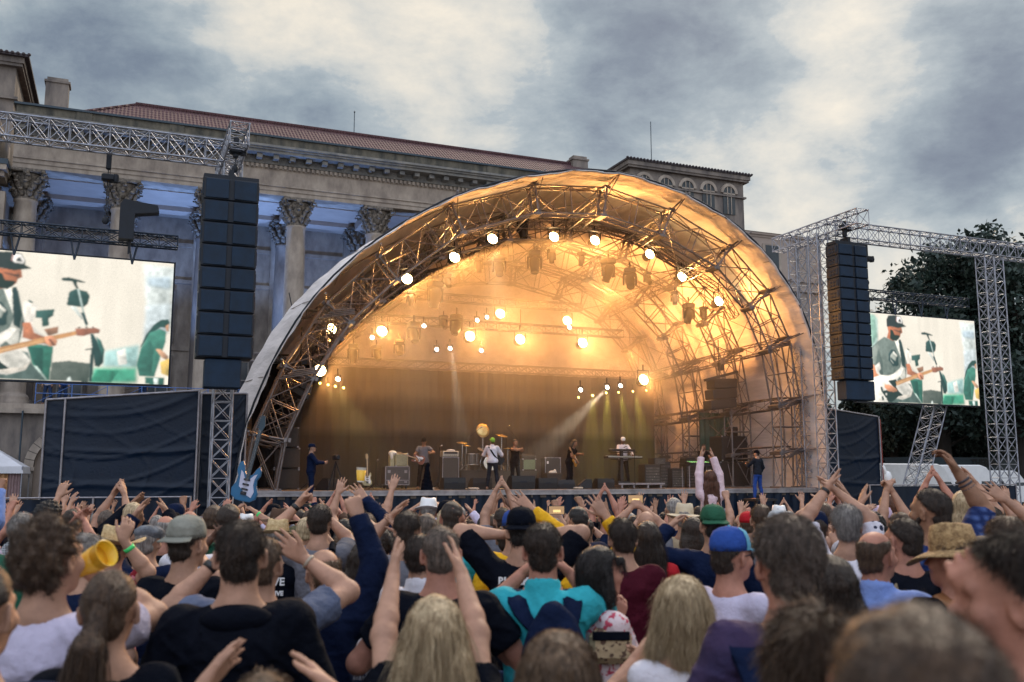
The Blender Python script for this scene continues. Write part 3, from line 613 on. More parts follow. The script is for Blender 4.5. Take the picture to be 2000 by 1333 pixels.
def picture_mesh():
    nx, ny = 400, 225; gx, gy = np.meshgrid((np.arange(nx)+.5)/nx, (np.arange(ny)+.5)/ny, indexing='ij'); r_ = np.random.default_rng(3)
    def lf(fx, fy, s):   # soft random tone
        q = np.random.default_rng(s).uniform(-1, 1, (fx+2, fy+2)); X = gx*fx; Y = gy*fy; i = X.astype(int); j = Y.astype(int); u = X-i; v = Y-j; u = u*u*(3-2*u); v = v*v*(3-2*v)
        return q[i, j]*(1-u)*(1-v)+q[i+1, j]*u*(1-v)+q[i, j+1]*(1-u)*v+q[i+1, j+1]*u*v
    def lin(h): c = np.array([int(h[k:k+2], 16)/255 for k in (0, 2, 4)]); return np.where(c <= .04045, c/12.92, ((c+.055)/1.055)**2.4)
    I = np.ones((nx, ny, 3))*lin('f0e4d4'); I *= (1+.06*lf(5, 2, 1)+.05*lf(40, 2, 2)+.03*lf(12, 8, 3))[..., None]
    def blur(A, n):
        for _ in range(n):
            A = np.concatenate([A[:1], A, A[-1:]], 0); A = (A[:-2]+2*A[1:-1]+A[2:])/4; A = np.concatenate([A[:, :1], A, A[:, -1:]], 1); A = (A[:, :-2]+2*A[:, 1:-1]+A[:, 2:])/4
        return A
    for k, (col, pts) in enumerate(SHP):
        P = [suv(*p) for p in pts]; ins = np.zeros((nx, ny), bool)
        for (x0, y0), (x1, y1) in zip(P, P[1:]+P[:1]):
            c = ((y0 > gy) != (y1 > gy)) & (gx < (x1-x0)*(gy-y0)/((y1-y0) if abs(y1-y0) > 1e-9 else 1e-9)+x0); ins ^= c
        if not ins.any(): continue
        soft = 14 if k < 7 else 1 if col in ('d98', '15191c') else 2; M_ = blur(ins.astype(float), soft)[..., None]
        cx, cy_ = gx[ins].mean(), gy[ins].mean(); w1 = gx[ins].std()+1e-3; sh = 1+.16*np.clip((gx-cx)/w1, -1.6, 1.6)*(-1)+.14*np.clip((gy-cy_)/(gy[ins].std()+1e-3), -1.6, 1.6)+.22*lf(60, 34, 10+k)+.15*lf(26, 16, 60+k)
        I = I*(1-M_)+lin(col)*np.clip(sh, .35, 1.8)[..., None]*M_
    I = blur(I, 1); I = I*(1+.05*r_.normal(size=(nx, ny, 1))); I = I*.93+np.array([.035, .06, .055]); I *= (1-.05*(np.arange(ny) % 2))[None, :, None]; I = np.clip(I*1.02, 0, 1.2)
    xs = np.linspace(0, 1, nx+1); ys = np.linspace(0, 1, ny+1); X, Y = np.meshgrid(xs, ys, indexing='ij'); V = np.stack([X, 0*X, Y], -1).reshape(-1, 3)
    a = (np.arange(nx)[:, None]*(ny+1)+np.arange(ny)[None]).ravel(); F = np.stack([a, a+ny+1, a+ny+2, a+1], 1); me = fastmesh('picture', V, F, smooth=False)
    at = me.color_attributes.new('video', 'FLOAT_COLOR', 'POINT'); Ip = np.pad(I, ((0, 1), (0, 1), (0, 0)), 'edge'); at.data.foreach_set('color', np.concatenate([Ip, np.ones((nx+1, ny+1, 1))], -1).astype(np.float32).ravel())
    m = emat('led_picture', (1, 1, 1), .78); t = m.node_tree; v = t.nodes.new('ShaderNodeVertexColor'); v.layer_name = 'video'; t.links.new(v.outputs[0], [n for n in t.nodes if n.type == 'EMISSION'][0].inputs[0]); me.materials.append(m); return me
def screen(label, t0, t1, z0, z1, v):
    o = sthing('video_screen', label, 'video screen', t0, v, z0, 0, 'video screens beside the stage'); w_, h_ = t1-t0, z1-z0
    m = MB(); m.box((-.05, .006, -.05), (w_+.05, .22, h_+.05)); m.build('casing', M_blackm, o)
    bgm = MATS.get('led_background')
    if bgm is None:
        bgm = emat('led_background', (.86, .76, .62), .72); t = bgm.node_tree; e_ = [n for n in t.nodes if n.type == 'EMISSION'][0]
        c = t.nodes.new('ShaderNodeTexCoord'); mp = t.nodes.new('ShaderNodeMapping'); mp.inputs['Scale'].default_value = (1.1, 1, .25); n = t.nodes.new('ShaderNodeTexNoise'); n.inputs['Scale'].default_value = .9
        r = t.nodes.new('ShaderNodeValToRGB'); r.color_ramp.elements[0].position = .38; r.color_ramp.elements[0].color = (.62, .66, .62, 1); r.color_ramp.elements[1].position = .55; r.color_ramp.elements[1].color = (.92, .80, .66, 1)
        t.links.new(c.outputs['Object'], mp.inputs[0]); t.links.new(mp.outputs[0], n.inputs['Vector']); t.links.new(n.outputs['Fac'], r.inputs[0]); t.links.new(r.outputs[0], e_.inputs[0])
    d = MB(); d.add([(0, 0, 0), (w_, 0, 0), (w_, 0, h_), (0, 0, h_)], [(0, 1, 2, 3)]); d = d.build('display', bgm, o)
    # the broadcast picture: one flat sheet of coloured light points
    me = PICT[0] if PICT else PICT.append(picture_mesh()) or PICT[0]
    p = bpy.data.objects.new('picture', me); COL.objects.link(p); p.parent = o; p.scale = (w_, 1, h_); p.location = (0, -.004, 0)
    return o
screen('big video screen left of the stage showing a guitarist behind a microphone', -16.35, -10.0, 4.5, 8.06, 0)
screen('smaller looking video screen right of the stage showing a guitarist in a cap', 15.3, 21.7, 4.78, 8.33, 0)
# ================================================================== DRAPES, BARRIERS
def drape_wall(label, pts_top, v, z0, folds=.055, name='drape_wall'):
    (ta, za), (tb, zb_) = pts_top; o = sthing(name, label, 'drape', ta, v, 0); L_ = tb-ta
    nx, nz = 110, 90; V = []
    for k in range(nz+1):
        for i in range(nx+1):
            a = i/nx; top = za+(zb_-za)*a; z = z0+(top-z0)*k/nz
            q1 = 1-abs(math.sin(z*2.6-a*1.5-.9*math.sin(a*2.2+z))); q2 = 1-abs(math.sin(z*4.7-a*3.2+2.1*math.sin(a*3.1)+.7)); q3 = 1-abs(math.sin(z*1.3+a*6.5+math.sin(z*2)))
            dv = -folds*(q1**7*.9*(.4+a)+q2**9*.6+q3**12*.3+.35*math.sin(a*4+z))*(math.sin(math.pi*k/nz)**.4)
            V.append((a*L_, dv, z))
    F = [(k*(nx+1)+i, k*(nx+1)+i+1, (k+1)*(nx+1)+i+1, (k+1)*(nx+1)+i) for k in range(nz) for i in range(nx)]
    me = fastmesh('tarpaulin', V, F); me.materials.append(M_tarp); q = bpy.data.objects.new('tarpaulin', me); COL.objects.link(q); q.parent = o
    m = MB()
    m.tube((0, -.02, za), (L_, -.02, zb_), .035, 6)
    for a in (.0, .12, 1.0): m.tube((a*L_, -.08, 0), (a*L_, -.08, za+(zb_-za)*a), .03, 6)
    m.build('scaffold_tube', M_alud, o); return o
drape_wall('tall dark tarpaulin wall with sloping top left of the stage', ((-13.05, 3.9), (-9.2, 4.28)), -1, -.82)
drape_wall('tall dark tarpaulin wall between the right tower and white vans', ((13.3, 4.5), (16.2, 4.2)), 0, -.82)
drape_wall('narrow dark tarpaulin behind the left lattice tower', ((-9.25, 4.25), (-7.8, 4.3)), -.2, -.82)
o = sthing('corner_post', 'rusty red post at the edge of the right tarpaulin wall', 'post', 16.3, 0, 0); MB().tube((0, 0, 0), (0, 0, 4.1), .05, 8).build('pole', mat('rust_red', (.22, .03, .02), .6), o)
def barrier(label, ta, tb, v, z):
    o = sthing('crowd_barrier', label, 'barrier', ta, v, 0, 0, 'dark screened barriers in front of the stage wings'); L_ = tb-ta
    n = 80; m = MB(); V = [(L_*i/n, .03*math.sin(i*.7), zz) for zz in (-.82, z-.04) for i in range(n+1)]
    m.add(V, [(i, i+1, n+2+i, n+1+i) for i in range(n)], True); m.build('cloth_screen', M_tarp, o)
    m = MB(); m.tube((0, -.04, z), (L_, -.04, z), .022, 6)
    for k in range(3): m.tube((L_*k/2, -.04, -.82), (L_*k/2, -.04, z+(.02)), .026, 6)
    m.build('frame', M_alud, o); return o
barrier('dark screened barrier with silver rail before the left tarpaulin', -13.9, -9.5, -4, 1.39)
b1 = onv(1697, 948, -4); b2 = onv(1982, 944, -4); barrier('dark screened barrier with silver rail before the white vans', b1[0], b2[0], -4, b1[1])
# ================================================================== TENT, VANS, TREES
p = atY(0, 930, 40); o = thing('party_tent', 'white peaked tent with tan curtain at the left edge', 'tent', (p[0]-.4, 40, 0), YAW)
tm = mat('tent_canvas', (.62, .62, .66), .7, 0, .08, 2); hz = atY(0, 912, 40)[2]; pk = atY(0, 875, 40)[2]
m = MB(); m.add([(-2.2, -1.6, hz), (1.3, -1.6, hz), (1.3, 1.9, hz), (-2.2, 1.9, hz), (-.45, .15, pk+.35), (-2.25, -1.65, hz-.28), (1.35, -1.65, hz-.28), (1.35, 1.95, hz-.28), (-2.25, 1.95, hz-.28)],
    [(0, 1, 4), (1, 2, 4), (2, 3, 4), (3, 0, 4), (0, 5, 6, 1), (1, 6, 7, 2), (2, 7, 8, 3), (3, 8, 5, 0)]); m.build('canopy', tm, o)
m = MB(); [m.tube((x_, y_, 0), (x_, y_, hz), .03, 6) for x_ in (-2.2, 1.3) for y_ in (-1.6, 1.9)]; m.build('pole', M_alu, o)
m = MB(); n = 20; V = [(-.2+1.0*i/n, -1.55+.05*math.sin(i*1.4), z) for z in (0, hz-.1) for i in range(n+1)]; m.add(V, [(i, i+1, n+2+i, n+1+i) for i in range(n)], True); m.build('tan_curtain', mat('tan_cloth', (.42, .22, .10), .8), o)
m = MB(); V = [(.8+.5*i/n, -1.5+.04*math.sin(i*1.4), z) for z in (0, hz-.1) for i in range(n+1)]; m.add(V, [(i, i+1, n+2+i, n+1+i) for i in range(n)], True); m.build('side_curtain', mat('mauve_cloth', (.3, .2, .2), .8), o)
def van(label, px, Y, rz, L_=5.6, H=2.45, col=M_white):
    q = atY(px, 940, Y); o = thing('van', label, 'van', (q[0], Y, 0), rz, 'white vans parked behind the right wing')
    side = [(-L_/2, .45), (L_/2-.15, .45), (L_/2, .8), (L_/2-.05, 1.15), (L_/2-.95, 1.35), (L_/2-1.75, H-.12), (L_/2-2.1, H), (-L_/2+.1, H), (-L_/2, H-.2)]
    m = MB(); ys = [(-1.0, .94), (-.93, 1.0), (.93, 1.0), (1.0, .94)]; V = []
    for y_, s in ys: V += [(a*(1 if s == 1 else .992), y_, .45+(b_-.45)*(1 if s == 1 else .975)) for a, b_ in side]
    n = len(side); F = [tuple(range(n)), tuple(reversed(range(3*n, 4*n)))]+[(k*n+i, (k+1)*n+i, (k+1)*n+(i+1) % n, k*n+(i+1) % n) for k in range(3) for i in range(n)]
    m.add(V, F); m.build('body', col, o)
    x1, x2 = L_/2-1.0, L_/2-1.72
    m = MB(); m.add([(x1+.02, -.86, 1.38), (x1+.02, .86, 1.38), (x2+.02, .8, H-.2), (x2+.02, -.8, H-.2)], [(0, 1, 2, 3)]); m.build('windscreen', glassd, o)
    for sy in (-1, 1):
        m = MB(); m.add([(x1-.1, sy*1.006, 1.35), (x1-1.1, sy*1.006, 1.35), (x1-1.1, sy*.99, H-.35), (x2-.05, sy*.99, H-.35)], [(0, 1, 2, 3)]); m.build('side_window', glassd, o)
        m = MB(); m.cbox((x1-.05, sy*1.12, 1.5), (.1, .22, .3), bev=.03); m.build('mirror', M_blackm, o)
        m = MB(); m.cbox((L_/2-.08, sy*.75, .98), (.14, .3, .2), bev=.03); m.build('headlight', M_steel, o)
    for sx in (-L_/2+1.0, L_/2-.95):
        for sy in (-.95, .95):
            m = MB(); m.lathe([(.2, -.11), (.34, -.11), (.35, -.06), (.35, .06), (.34, .11), (.2, .11)], 20, Matrix.Translation((sx, sy, .35)) @ Euler((R(90), 0, 0)).to_matrix().to_4x4()); wq = m.build('wheel', mat('tyre', (.02, .02, .02), .9), o)
            m = MB(); m.lathe([(.03, -.13), (.2, -.12), (.2, .12), (.03, .13)], 14, Matrix.Translation((sx, sy, .35)) @ Euler((R(90), 0, 0)).to_matrix().to_4x4()); m.build('rim', M_alu, wq)
    m = MB(); m.box((-L_/2+.05, -.99, .3), (L_/2-.05, .99, .46)); m.build('bumper', M_blackm, o); return o
van('white panel van parked nearest the right tarpaulin wall', 1772, 44, YAW+R(4), 6, 2.45)
van('white panel van parked beside the broad lattice tower', 1868, 49, YAW-R(12), 5.6, 2.45)
van('low white van behind the other two vans', 1925, 54, YAW+R(3), 6.5, 2.2)
o = thing('dark_trailer', 'dark trailer with THERMO lettering behind the white vans', 'trailer', tuple(atY(1905, 920, 60)*np.array([1, 1, 0])), YAW)
MB().box((-5, 0, .6), (5, 2.4, 3.05)).build('box_body', mat('trailer_grey', (.02, .035, .045), .6), o)
m = MB()
for sx in (-3.5, 3.2, 4.2): m.lathe([(.05, 0), (.5, 0), (.5, .3), (.05, .3)], 16, Matrix.Translation((sx, 0, .5)) @ Euler((R(90), 0, 0)).to_matrix().to_4x4())
m.build('wheels', M_black, o)
def text(s, size, m_, parent, loc, rot=(math.pi/2, 0, 0), ext=.004, name='lettering', align='LEFT', bold=0):
    c = bpy.data.curves.new(name, 'FONT'); c.body = s; c.size = size; c.extrude = ext; c.align_x = align; c.offset = bold
    t = bpy.data.objects.new(name, c); COL.objects.link(t); dg = bpy.context.evaluated_depsgraph_get(); me = bpy.data.meshes.new_from_object(t.evaluated_get(dg))
    bpy.data.objects.remove(t); q = bpy.data.objects.new(name, me); COL.objects.link(q); me.materials.clear(); me.materials.append(m_); q.parent = parent; q.location = loc; q.rotation_euler = rot; return q
text('THERMO', .62, mat('letter_black', (.004, .004, .006), .6), o, (-.35, -.03, 2.5), bold=.02)
# trees
leafm = mat('leaves_dark', (.010, .022, .021), .6, 0, 0, 3, col2=(.032, .058, .042))
leafm2 = mat('leaves_olive', (.012, .022, .018), .6, 0, 0, 3, col2=(.045, .06, .038))
barkm = mat('bark', (.03, .025, .022), .9)
def tree(label, px, Y, top_px, spread, blobs, nleaf, lm, seed, group='trees behind the right screen', leaf=.24):
    top_px += 42
    r_ = np.random.default_rng(seed); b = atY(px, 940, Y); top = atY(px, top_px, Y)[2]; o = thing('tree', label, 'tree', (b[0], Y, 0), r_.uniform(0, 6), group)
    m = MB(); H = top; m.tube((0, 0, 0), (.1, .1, H*.35), H*.03, 9, H*.022); m.tube((.1, .1, H*.35), (-.1, .2, H*.8), H*.022, 8, H*.006)
    C_ = []
    for k in range(blobs):
        a = k*2.4+r_.uniform(-.4, .4); zz = H*(.30+.66*(k+.5)/blobs); rad = spread*math.sin(math.pi*min(1, (zz/H-.12)/.92))**.6*r_.uniform(.45, 1.0)
        c = np.array([math.cos(a)*rad, math.sin(a)*rad, zz]); C_.append((c, r_.uniform(.10, .17)*H*.75))
        m.tube((0, 0, zz*.72), tuple(c), H*.008, 5, H*.002)
    m.build('trunk', barkm, o)
    V = []; 
    for c, s in C_:
        n = nleaf//blobs; cl = r_.normal(size=(14, 3)); cl /= np.linalg.norm(cl, axis=1)[:, None]; cl = c+cl*s*r_.uniform(.4, 1.0, (14, 1))*np.array([1.1, 1.1, .85])
        idx = r_.integers(0, 14, n); P = cl[idx]+r_.normal(size=(n, 3))*s*.23
        a = r_.normal(size=(n, 3)); a /= np.linalg.norm(a, axis=1)[:, None]; b2 = np.cross(a, r_.normal(size=(n, 3))); b2 /= np.linalg.norm(b2, axis=1)[:, None]
        l = leaf*r_.uniform(.5, 1.1, (n, 1)); V.append(np.stack([P-a*l, P-b2*l*.5, P+a*l, P+b2*l*.5], 1))
    V = np.concatenate(V).reshape(-1, 3); me = fastmesh('crown', V, np.arange(len(V)).reshape(-1, 4), smooth=False); me.materials.append(lm); q = bpy.data.objects.new('crown', me); COL.objects.link(q); q.parent = o; return o
tree('tall spreading dark tree rising behind the right screen', 1850, 62, 462, 5.2, 22, 26000, leafm, 3)
tree('tallest dark tree at the right edge behind the lattice tower', 2000, 58, 425, 5.0, 24, 26000, leafm, 5)
tree('low bushy tree between the palace wing and right screen', 1752, 66, 600, 3.0, 14, 10000, leafm2, 8)
tree('broad dark tree low behind the right screen and vans', 1800, 70, 700, 5.5, 18, 20000, leafm, 11)
tree('broad dark tree low behind the broad lattice tower', 1920, 72, 640, 6.5, 18, 20000, leafm, 12)
tree('dark tree filling the gap at the far right edge', 2030, 75, 560, 7, 18, 16000, leafm2, 14)
o = thing('hedge', 'long dark hedge running behind the white vans', 'hedge', (float(atY(1840, 940, 80)[0]), 80, 0), YAW)
r_ = np.random.default_rng(4); n = 26000; P = np.c_[r_.uniform(-14, 22, n), r_.uniform(-1.5, 1.5, n), 8.5*r_.uniform(0, 1, n)**.8]; P[:, 2] *= .8+.2*np.sin(P[:, 0]*1.3)
a = r_.normal(size=(n, 3)); a /= np.linalg.norm(a, axis=1)[:, None]; b2 = np.cross(a, r_.normal(size=(n, 3))); b2 /= np.linalg.norm(b2, axis=1)[:, None]
V = np.stack([P-a*.3, P-b2*.2, P+a*.3, P+b2*.2], 1).reshape(-1, 3); me = fastmesh('foliage', V, np.arange(len(V)).reshape(-1, 4), smooth=False); me.materials.append(leafm); q = bpy.data.objects.new('foliage', me); COL.objects.link(q); q.parent = o
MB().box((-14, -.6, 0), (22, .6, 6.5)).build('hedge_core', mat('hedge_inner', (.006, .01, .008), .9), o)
# ================================================================== LAMPS AND SMOKE
warm = (1., .43, .11); M_lens = emat('hot_lens', (1., .70, .30), 34); M_lens2 = emat('white_lens', (1, .93, .82), 11); M_lensy = emat('yellow_lens', (1, .72, .15), 9)
def place_tree(o, t, v, z, rz=0): o.location = tuple(map(float, TW(t, v, z))); o.rotation_euler = (0, 0, YAW+rz)

def make_lamp(name, r, lensm, group, cat='stage lamp'):
    o = sthing(name, '', cat, 0, 3, 8, 0, group)
    M = Mrot(R(90-12))
    m = MB(); m.lathe([(r*.5, -r*1.7), (r*.85, -r*1.5), (r*1.0, -r*.3), (r*1.06, .0), (r*1.06, .02), (r*.96, .02), (r*.9, -.04)], 18, M); m.build('housing', M_blackm, o)
    m = MB(); m.lathe([(1e-4, 0.012), (r*.5, .010), (r*.92, 0)], 18, M); m.build('lens', lensm, o)
    m = MB(); m.tube((-r*1.15, 0, 0), (-r*1.15, .03, r*1.7), .018, 5); m.tube((r*1.15, 0, 0), (r*1.15, .03, r*1.7), .018, 5); m.tube((-r*1.15, .03, r*1.7), (r*1.15, .03, r*1.7), .018, 5); m.tube((0, .03, r*1.7), (0, .03, r*1.7+.22), .03, 6); m.build('yoke', M_blackm, o)
    return o
def lamp_light(o, e, col=warm, size=.12, loc=(0, -.3, -.08)):
    l = bpy.data.lights.new('lamp', 'SPOT'); l.energy = e*LE; l.color = col; l.shadow_soft_size = size; l.spot_size = R(165); l.spot_blend = 1
    q = bpy.data.objects.new('lamp_light', l); COL.objects.link(q); q.parent = o; q.location = loc; q.rotation_euler = (R(-66), 0, 0)
LE = 5.4
ORD = ['first', 'second', 'third', 'fourth', 'fifth', 'sixth', 'seventh', 'eighth', 'ninth', 'tenth', 'eleventh', 'twelfth', 'thirteenth', 'fourteenth', 'fifteenth', 'sixteenth', 'seventeenth', 'eighteenth', 'nineteenth', 'twentieth']
rowA = [(795, 545), (888, 503), (962, 467), (1082, 463), (1162, 470), (1269, 497), (1332, 541), (1404, 589)]
rowB = [(647, 643), (746, 647), (918, 657), (1016, 663), (1138, 670)]
rowC = [(977, 613), (1108, 627)]; rowD = [(625, 724), (1257, 742)]
LP = make_lamp('stage_lamp', .21, M_lens, 'blazing orange lamps under the stage roof'); first = True
def lamps(row, v, fmt, e):
    global first
    for i, (x, y) in enumerate(row):
        t, z = onv(x, y, v)
        if first: o = LP; first = False
        else: o = copy_tree(LPc)
        place_tree(o, t, v, z); o['label'] = fmt % ORD[i]; yield o, e
LPc = LP
lampjobs = list(lamps(rowA, 3.2, '%s blazing lamp from the left on the curved truss under the roof', 95))+list(lamps(rowB, 5.6, '%s blazing lamp from the left along the straight lower truss', 70)) \
    + list(lamps(rowC, 7.4, '%s blazing lamp of the two high over the drum kit', 75))+list(lamps(rowD, 2.6, '%s blazing lamp of the two lowest, at the stage sides', 55))
for o, e in lampjobs: lamp_light(o, e)
for x, y, v, e in [(1180, 600, 7.5, 260), (1010, 560, 7.8, 130), (1300, 650, 6.5, 200)]:   # strong wash fixtures aimed at the fabric
    t, z = onv(x, y, v); o = copy_tree(LPc) if False else None
# small white cans
wcan = make_lamp('par_can', .085, M_lens2, 'small white lamps along the lower truss', 'stage lamp'); fw = True
for i, (x, y) in enumerate([(660, 741), (727, 660), (828, 637), (853, 683), (879, 681), (932, 626), (951, 620), (940, 685), (1112, 640), (1134, 762), (1186, 757), (1212, 754)]):
    v = 5.2 if i not in (0, 9, 10, 11) else 3; t, z = onv(x, y, v)
    o = wcan if fw else copy_tree(wcan); fw = False; place_tree(o, t, v, z); o['label'] = '%s small white lamp from the left among the stage lamps' % ORD[i]
ycan = make_lamp('par_can', .05, M_lensy, 'tiny yellow lamps low in the smoke', 'stage lamp'); fw = True
for i, (x, y) in enumerate([(625, 749), (641, 752), (655, 755), (671, 758), (1130, 777), (1157, 773), (1184, 768), (1208, 767), (1236, 765), (1262, 763)]):
    v = 6.4; t, z = onv(x, y, v); o = ycan if fw else copy_tree(ycan); fw = False; place_tree(o, t, v, z); o['label'] = '%s tiny yellow lamp from the left low in the stage smoke' % ORD[i]
def beam(x, y, v, tx, ty, tv, e, col, ang, size=.05, nm='beam_light'):
    t, z = onv(x, y, v); A = Vector(TW(t, v-.15, z)); t2, z2 = onv(tx, ty, tv); B_ = Vector(TW(t2, tv, z2))
    l = bpy.data.lights.new(nm, 'SPOT'); l.energy = e; l.color = col; l.spot_size = R(ang); l.spot_blend = .35; l.shadow_soft_size = size
    q = bpy.data.objects.new(nm, l); COL.objects.link(q); q.location = A; q.rotation_euler = (A-B_).to_track_quat('Z', 'Y').to_euler()
beam(1186, 757, 3, 1040, 900, 2.6, 3200, (1, .86, .66), 15)
beam(879, 681, 5.2, 905, 880, 4.5, 2000, (1, .9, .7), 12)
for x, tx in [(1157, 1150), (1184, 1180), (1208, 1245), (1236, 1275)]: beam(x, 770, 6.4, tx, 930, 5.6, 900, (1, .85, .12), 24)
beam(655, 755, 6.4, 760, 930, 5.0, 400, (1, .8, .25), 30)
beam(641, 752, 6.4, 700, 930, 5.0, 250, (1, .8, .25), 30)
# front wash on the performers (from fixtures of the front truss)
for x, y, tx, e in [(795, 545, 830, 1500), (962, 467, 980, 2200), (1162, 470, 1120, 1500), (1332, 541, 1230, 1800), (888, 503, 720, 1300)]: beam(x, y, 2.9, tx, 915, 2.6, e*.45, (1, .72, .42), 26, .15, 'front_wash_light')
# warm wash thrown up on the fabric by fixtures in the grid
for x, y, v, tx, ty, tv, e in [(1180, 600, 6, 1230, 480, 8.5, 1150), (1060, 600, 6, 1010, 500, 10, 420), (1300, 650, 5, 1420, 600, 5, 900), (1230, 700, 6.5, 1280, 700, 9.9, 900), (1100, 660, 7.5, 1100, 650, 11, 120), (1200, 480, 2.6, 1180, 350, 0, 350)]:
    beam(x, y, v, tx, ty, tv, e, (1, .40, .10), 110, .3, 'roof_wash_light')
# moving heads
mh = sthing('moving_head', '', 'moving light', 0, 3, 8, 0, 'dark moving head lights hanging from the trusses')
m = MB(); m.cbox((0, 0, .0), (.34, .34, .16), bev=.03); m.tube((0, 0, .08), (0, 0, .3), .03, 6); m.build('base', M_blackm, mh)
y_ = MB(); y_.cbox((0, 0, -.1), (.36, .1, .05)); y_.cbox((-.19, 0, -.27), (.05, .12, .36), bev=.015); y_.cbox((.19, 0, -.27), (.05, .12, .36), bev=.015); y_ = y_.build('yoke', M_blackm, mh)
h_ = MB(); h_.lathe([(.03, .22), (.11, .2), (.15, .1), (.155, -.05), (.12, -.22), (.125, -.30), (.10, -.31), (.095, -.27)], 14); h_ = h_.build('head', mat('moving_head_shell', (.02, .016, .014), .4), y_); h_.location = (0, 0, -.3); 
for i, (x, y, v, s) in enumerate([(850, 575, 3.3, 1.4), (873, 548, 3.1, .8), (803, 583, 3.0, .8), (935, 518, 3.2, .8), (1020, 446, 3.4, 1.2), (975, 520, 4.0, 1.2), (1044, 512, 3.3, 1.3), (1077, 500, 3.2, .8), (1136, 506, 3.2, .8), (1188, 528, 3.4, 1.35), (1230, 545, 3.4, 1.3),
        (1264, 545, 3.2, .8), (1318, 582, 3.2, .8), (1345, 612, 3.4, 1.2), (1374, 612, 3.2, .8), (808, 650, 5.0, 1.2), (892, 635, 4.9, 1.2), (866, 630, 5.0, .8), (780, 680, 5.4, 1.0), (735, 690, 5.4, .9), (690, 690, 5.4, 1.0), (1235, 535, 7, .8)]):
    o = mh if i == 0 else copy_tree(mh); t, z = onv(x, y, v); place_tree(o, t, v, z+.25*s, rng.uniform(-.7, .7)); o.scale = (s, s, s)
    o['label'] = '%s dark moving head light from the left under the roof' % (ORD[i] if i < 20 else ['twenty first', 'twenty second'][i-20])
    hh = [c for c in o.children if c.name.startswith('yoke')][0].children[0]; hh.rotation_euler = (rng.uniform(-.9, .5), 0, 0)
def bar(label, pts, v, w_=.3, group='dark lighting trusses under the roof'):
    o = sthing('lighting_truss', label, 'truss', 0, v, 0, 0, group); m = MB()
    for a, b in zip(pts, pts[1:]): truss(m, (a[0], 0, a[1]), (b[0], 0, b[1]), w_, w_, bay=.5, rc=.024, rb=.012, style='z')
    m.build('truss_bar', M_rib, o)
    m = MB()
    for a in pts[::2]: (lambda m: (m.tube((a[0], 0, a[1]), (a[0]+(a[0]-3)*.02, 0, a[1]+.75), .02, 5), m.build('hanger', M_blackm, o)))(MB())
A_ = [onv(x, y, 3.2) for x, y in rowA]
bar('curved dark truss the upper row of blazing lamps hangs from', [(A_[0][0]-1.4, A_[0][1]-.9)]+[(t, z+.5) for t, z in A_]+[(A_[-1][0]+.8, A_[-1][1]-.6)], 3.25)
zb_ = onv(647, 643, 5.6)[1]+.5; bar('straight dark truss the lower row of blazing lamps hangs from', [(-5.6, zb_), (-1, zb_), (3.4, zb_), (8, zb_)], 5.6)
zc_ = onv(977, 613, 7.4)[1]+.5; bar('short dark truss behind the lower row of blazing lamps', [(-1.5, zc_), (3, zc_), (7, zc_)], 7.4)
# smoke inside the shell
smk = bpy.data.materials.new('smoke'); smk.use_nodes = True; t_ = smk.node_tree; t_.nodes.clear(); oo = t_.nodes.new('ShaderNodeOutputMaterial'); vv = t_.nodes.new('ShaderNodeVolumeScatter')
vv.inputs['Color'].default_value = (1, .93, .84, 1); vv.inputs['Density'].default_value = .075; vv.inputs['Anisotropy'].default_value = .25; t_.links.new(vv.outputs[0], oo.inputs['Volume'])
def smoke_zone(name, z0, z1, dens):
    mm = smk if dens == .085 else smk.copy(); [n for n in mm.node_tree.nodes if n.type == 'VOLUME_SCATTER'][0].inputs['Density'].default_value = dens
    a_ = prof(9.2, .93); m = MB(); zs = np.linspace(z0, z1, 9); half = a_[:len(a_)//2]; oth = a_[len(a_)//2:][::-1]; top_ = a_[:, 1].max()-.05
    zz = [min(z, top_) for z in zs]; lft = [(float(np.interp(z, half[:, 1], half[:, 0])), z) for z in zz]; rgt = [(float(np.interp(z, oth[:, 1], oth[:, 0])), z) for z in zz]
    pr = lft+rgt[::-1]; k_ = len(pr); V = [(a, v, b) for v in (1.0, 8.0) for a, b in pr]
    m.add(V, [tuple(range(k_-1, -1, -1)), tuple(range(k_, 2*k_))]+[(i, (i+1) % k_, k_+(i+1) % k_, k_+i) for i in range(k_)])
    o = m.build(name, mm); frame(o); props(o, kind='stuff')
smoke_zone('stage_smoke', 5.6, 11.0, .085)   # thick under the roof, thinner towards the deck
smoke_zone('stage_smoke', 4.5, 5.59, .060)
smoke_zone('stage_smoke', 3.4, 4.49, .038)
smoke_zone('stage_smoke', 1.47, 3.39, .022)
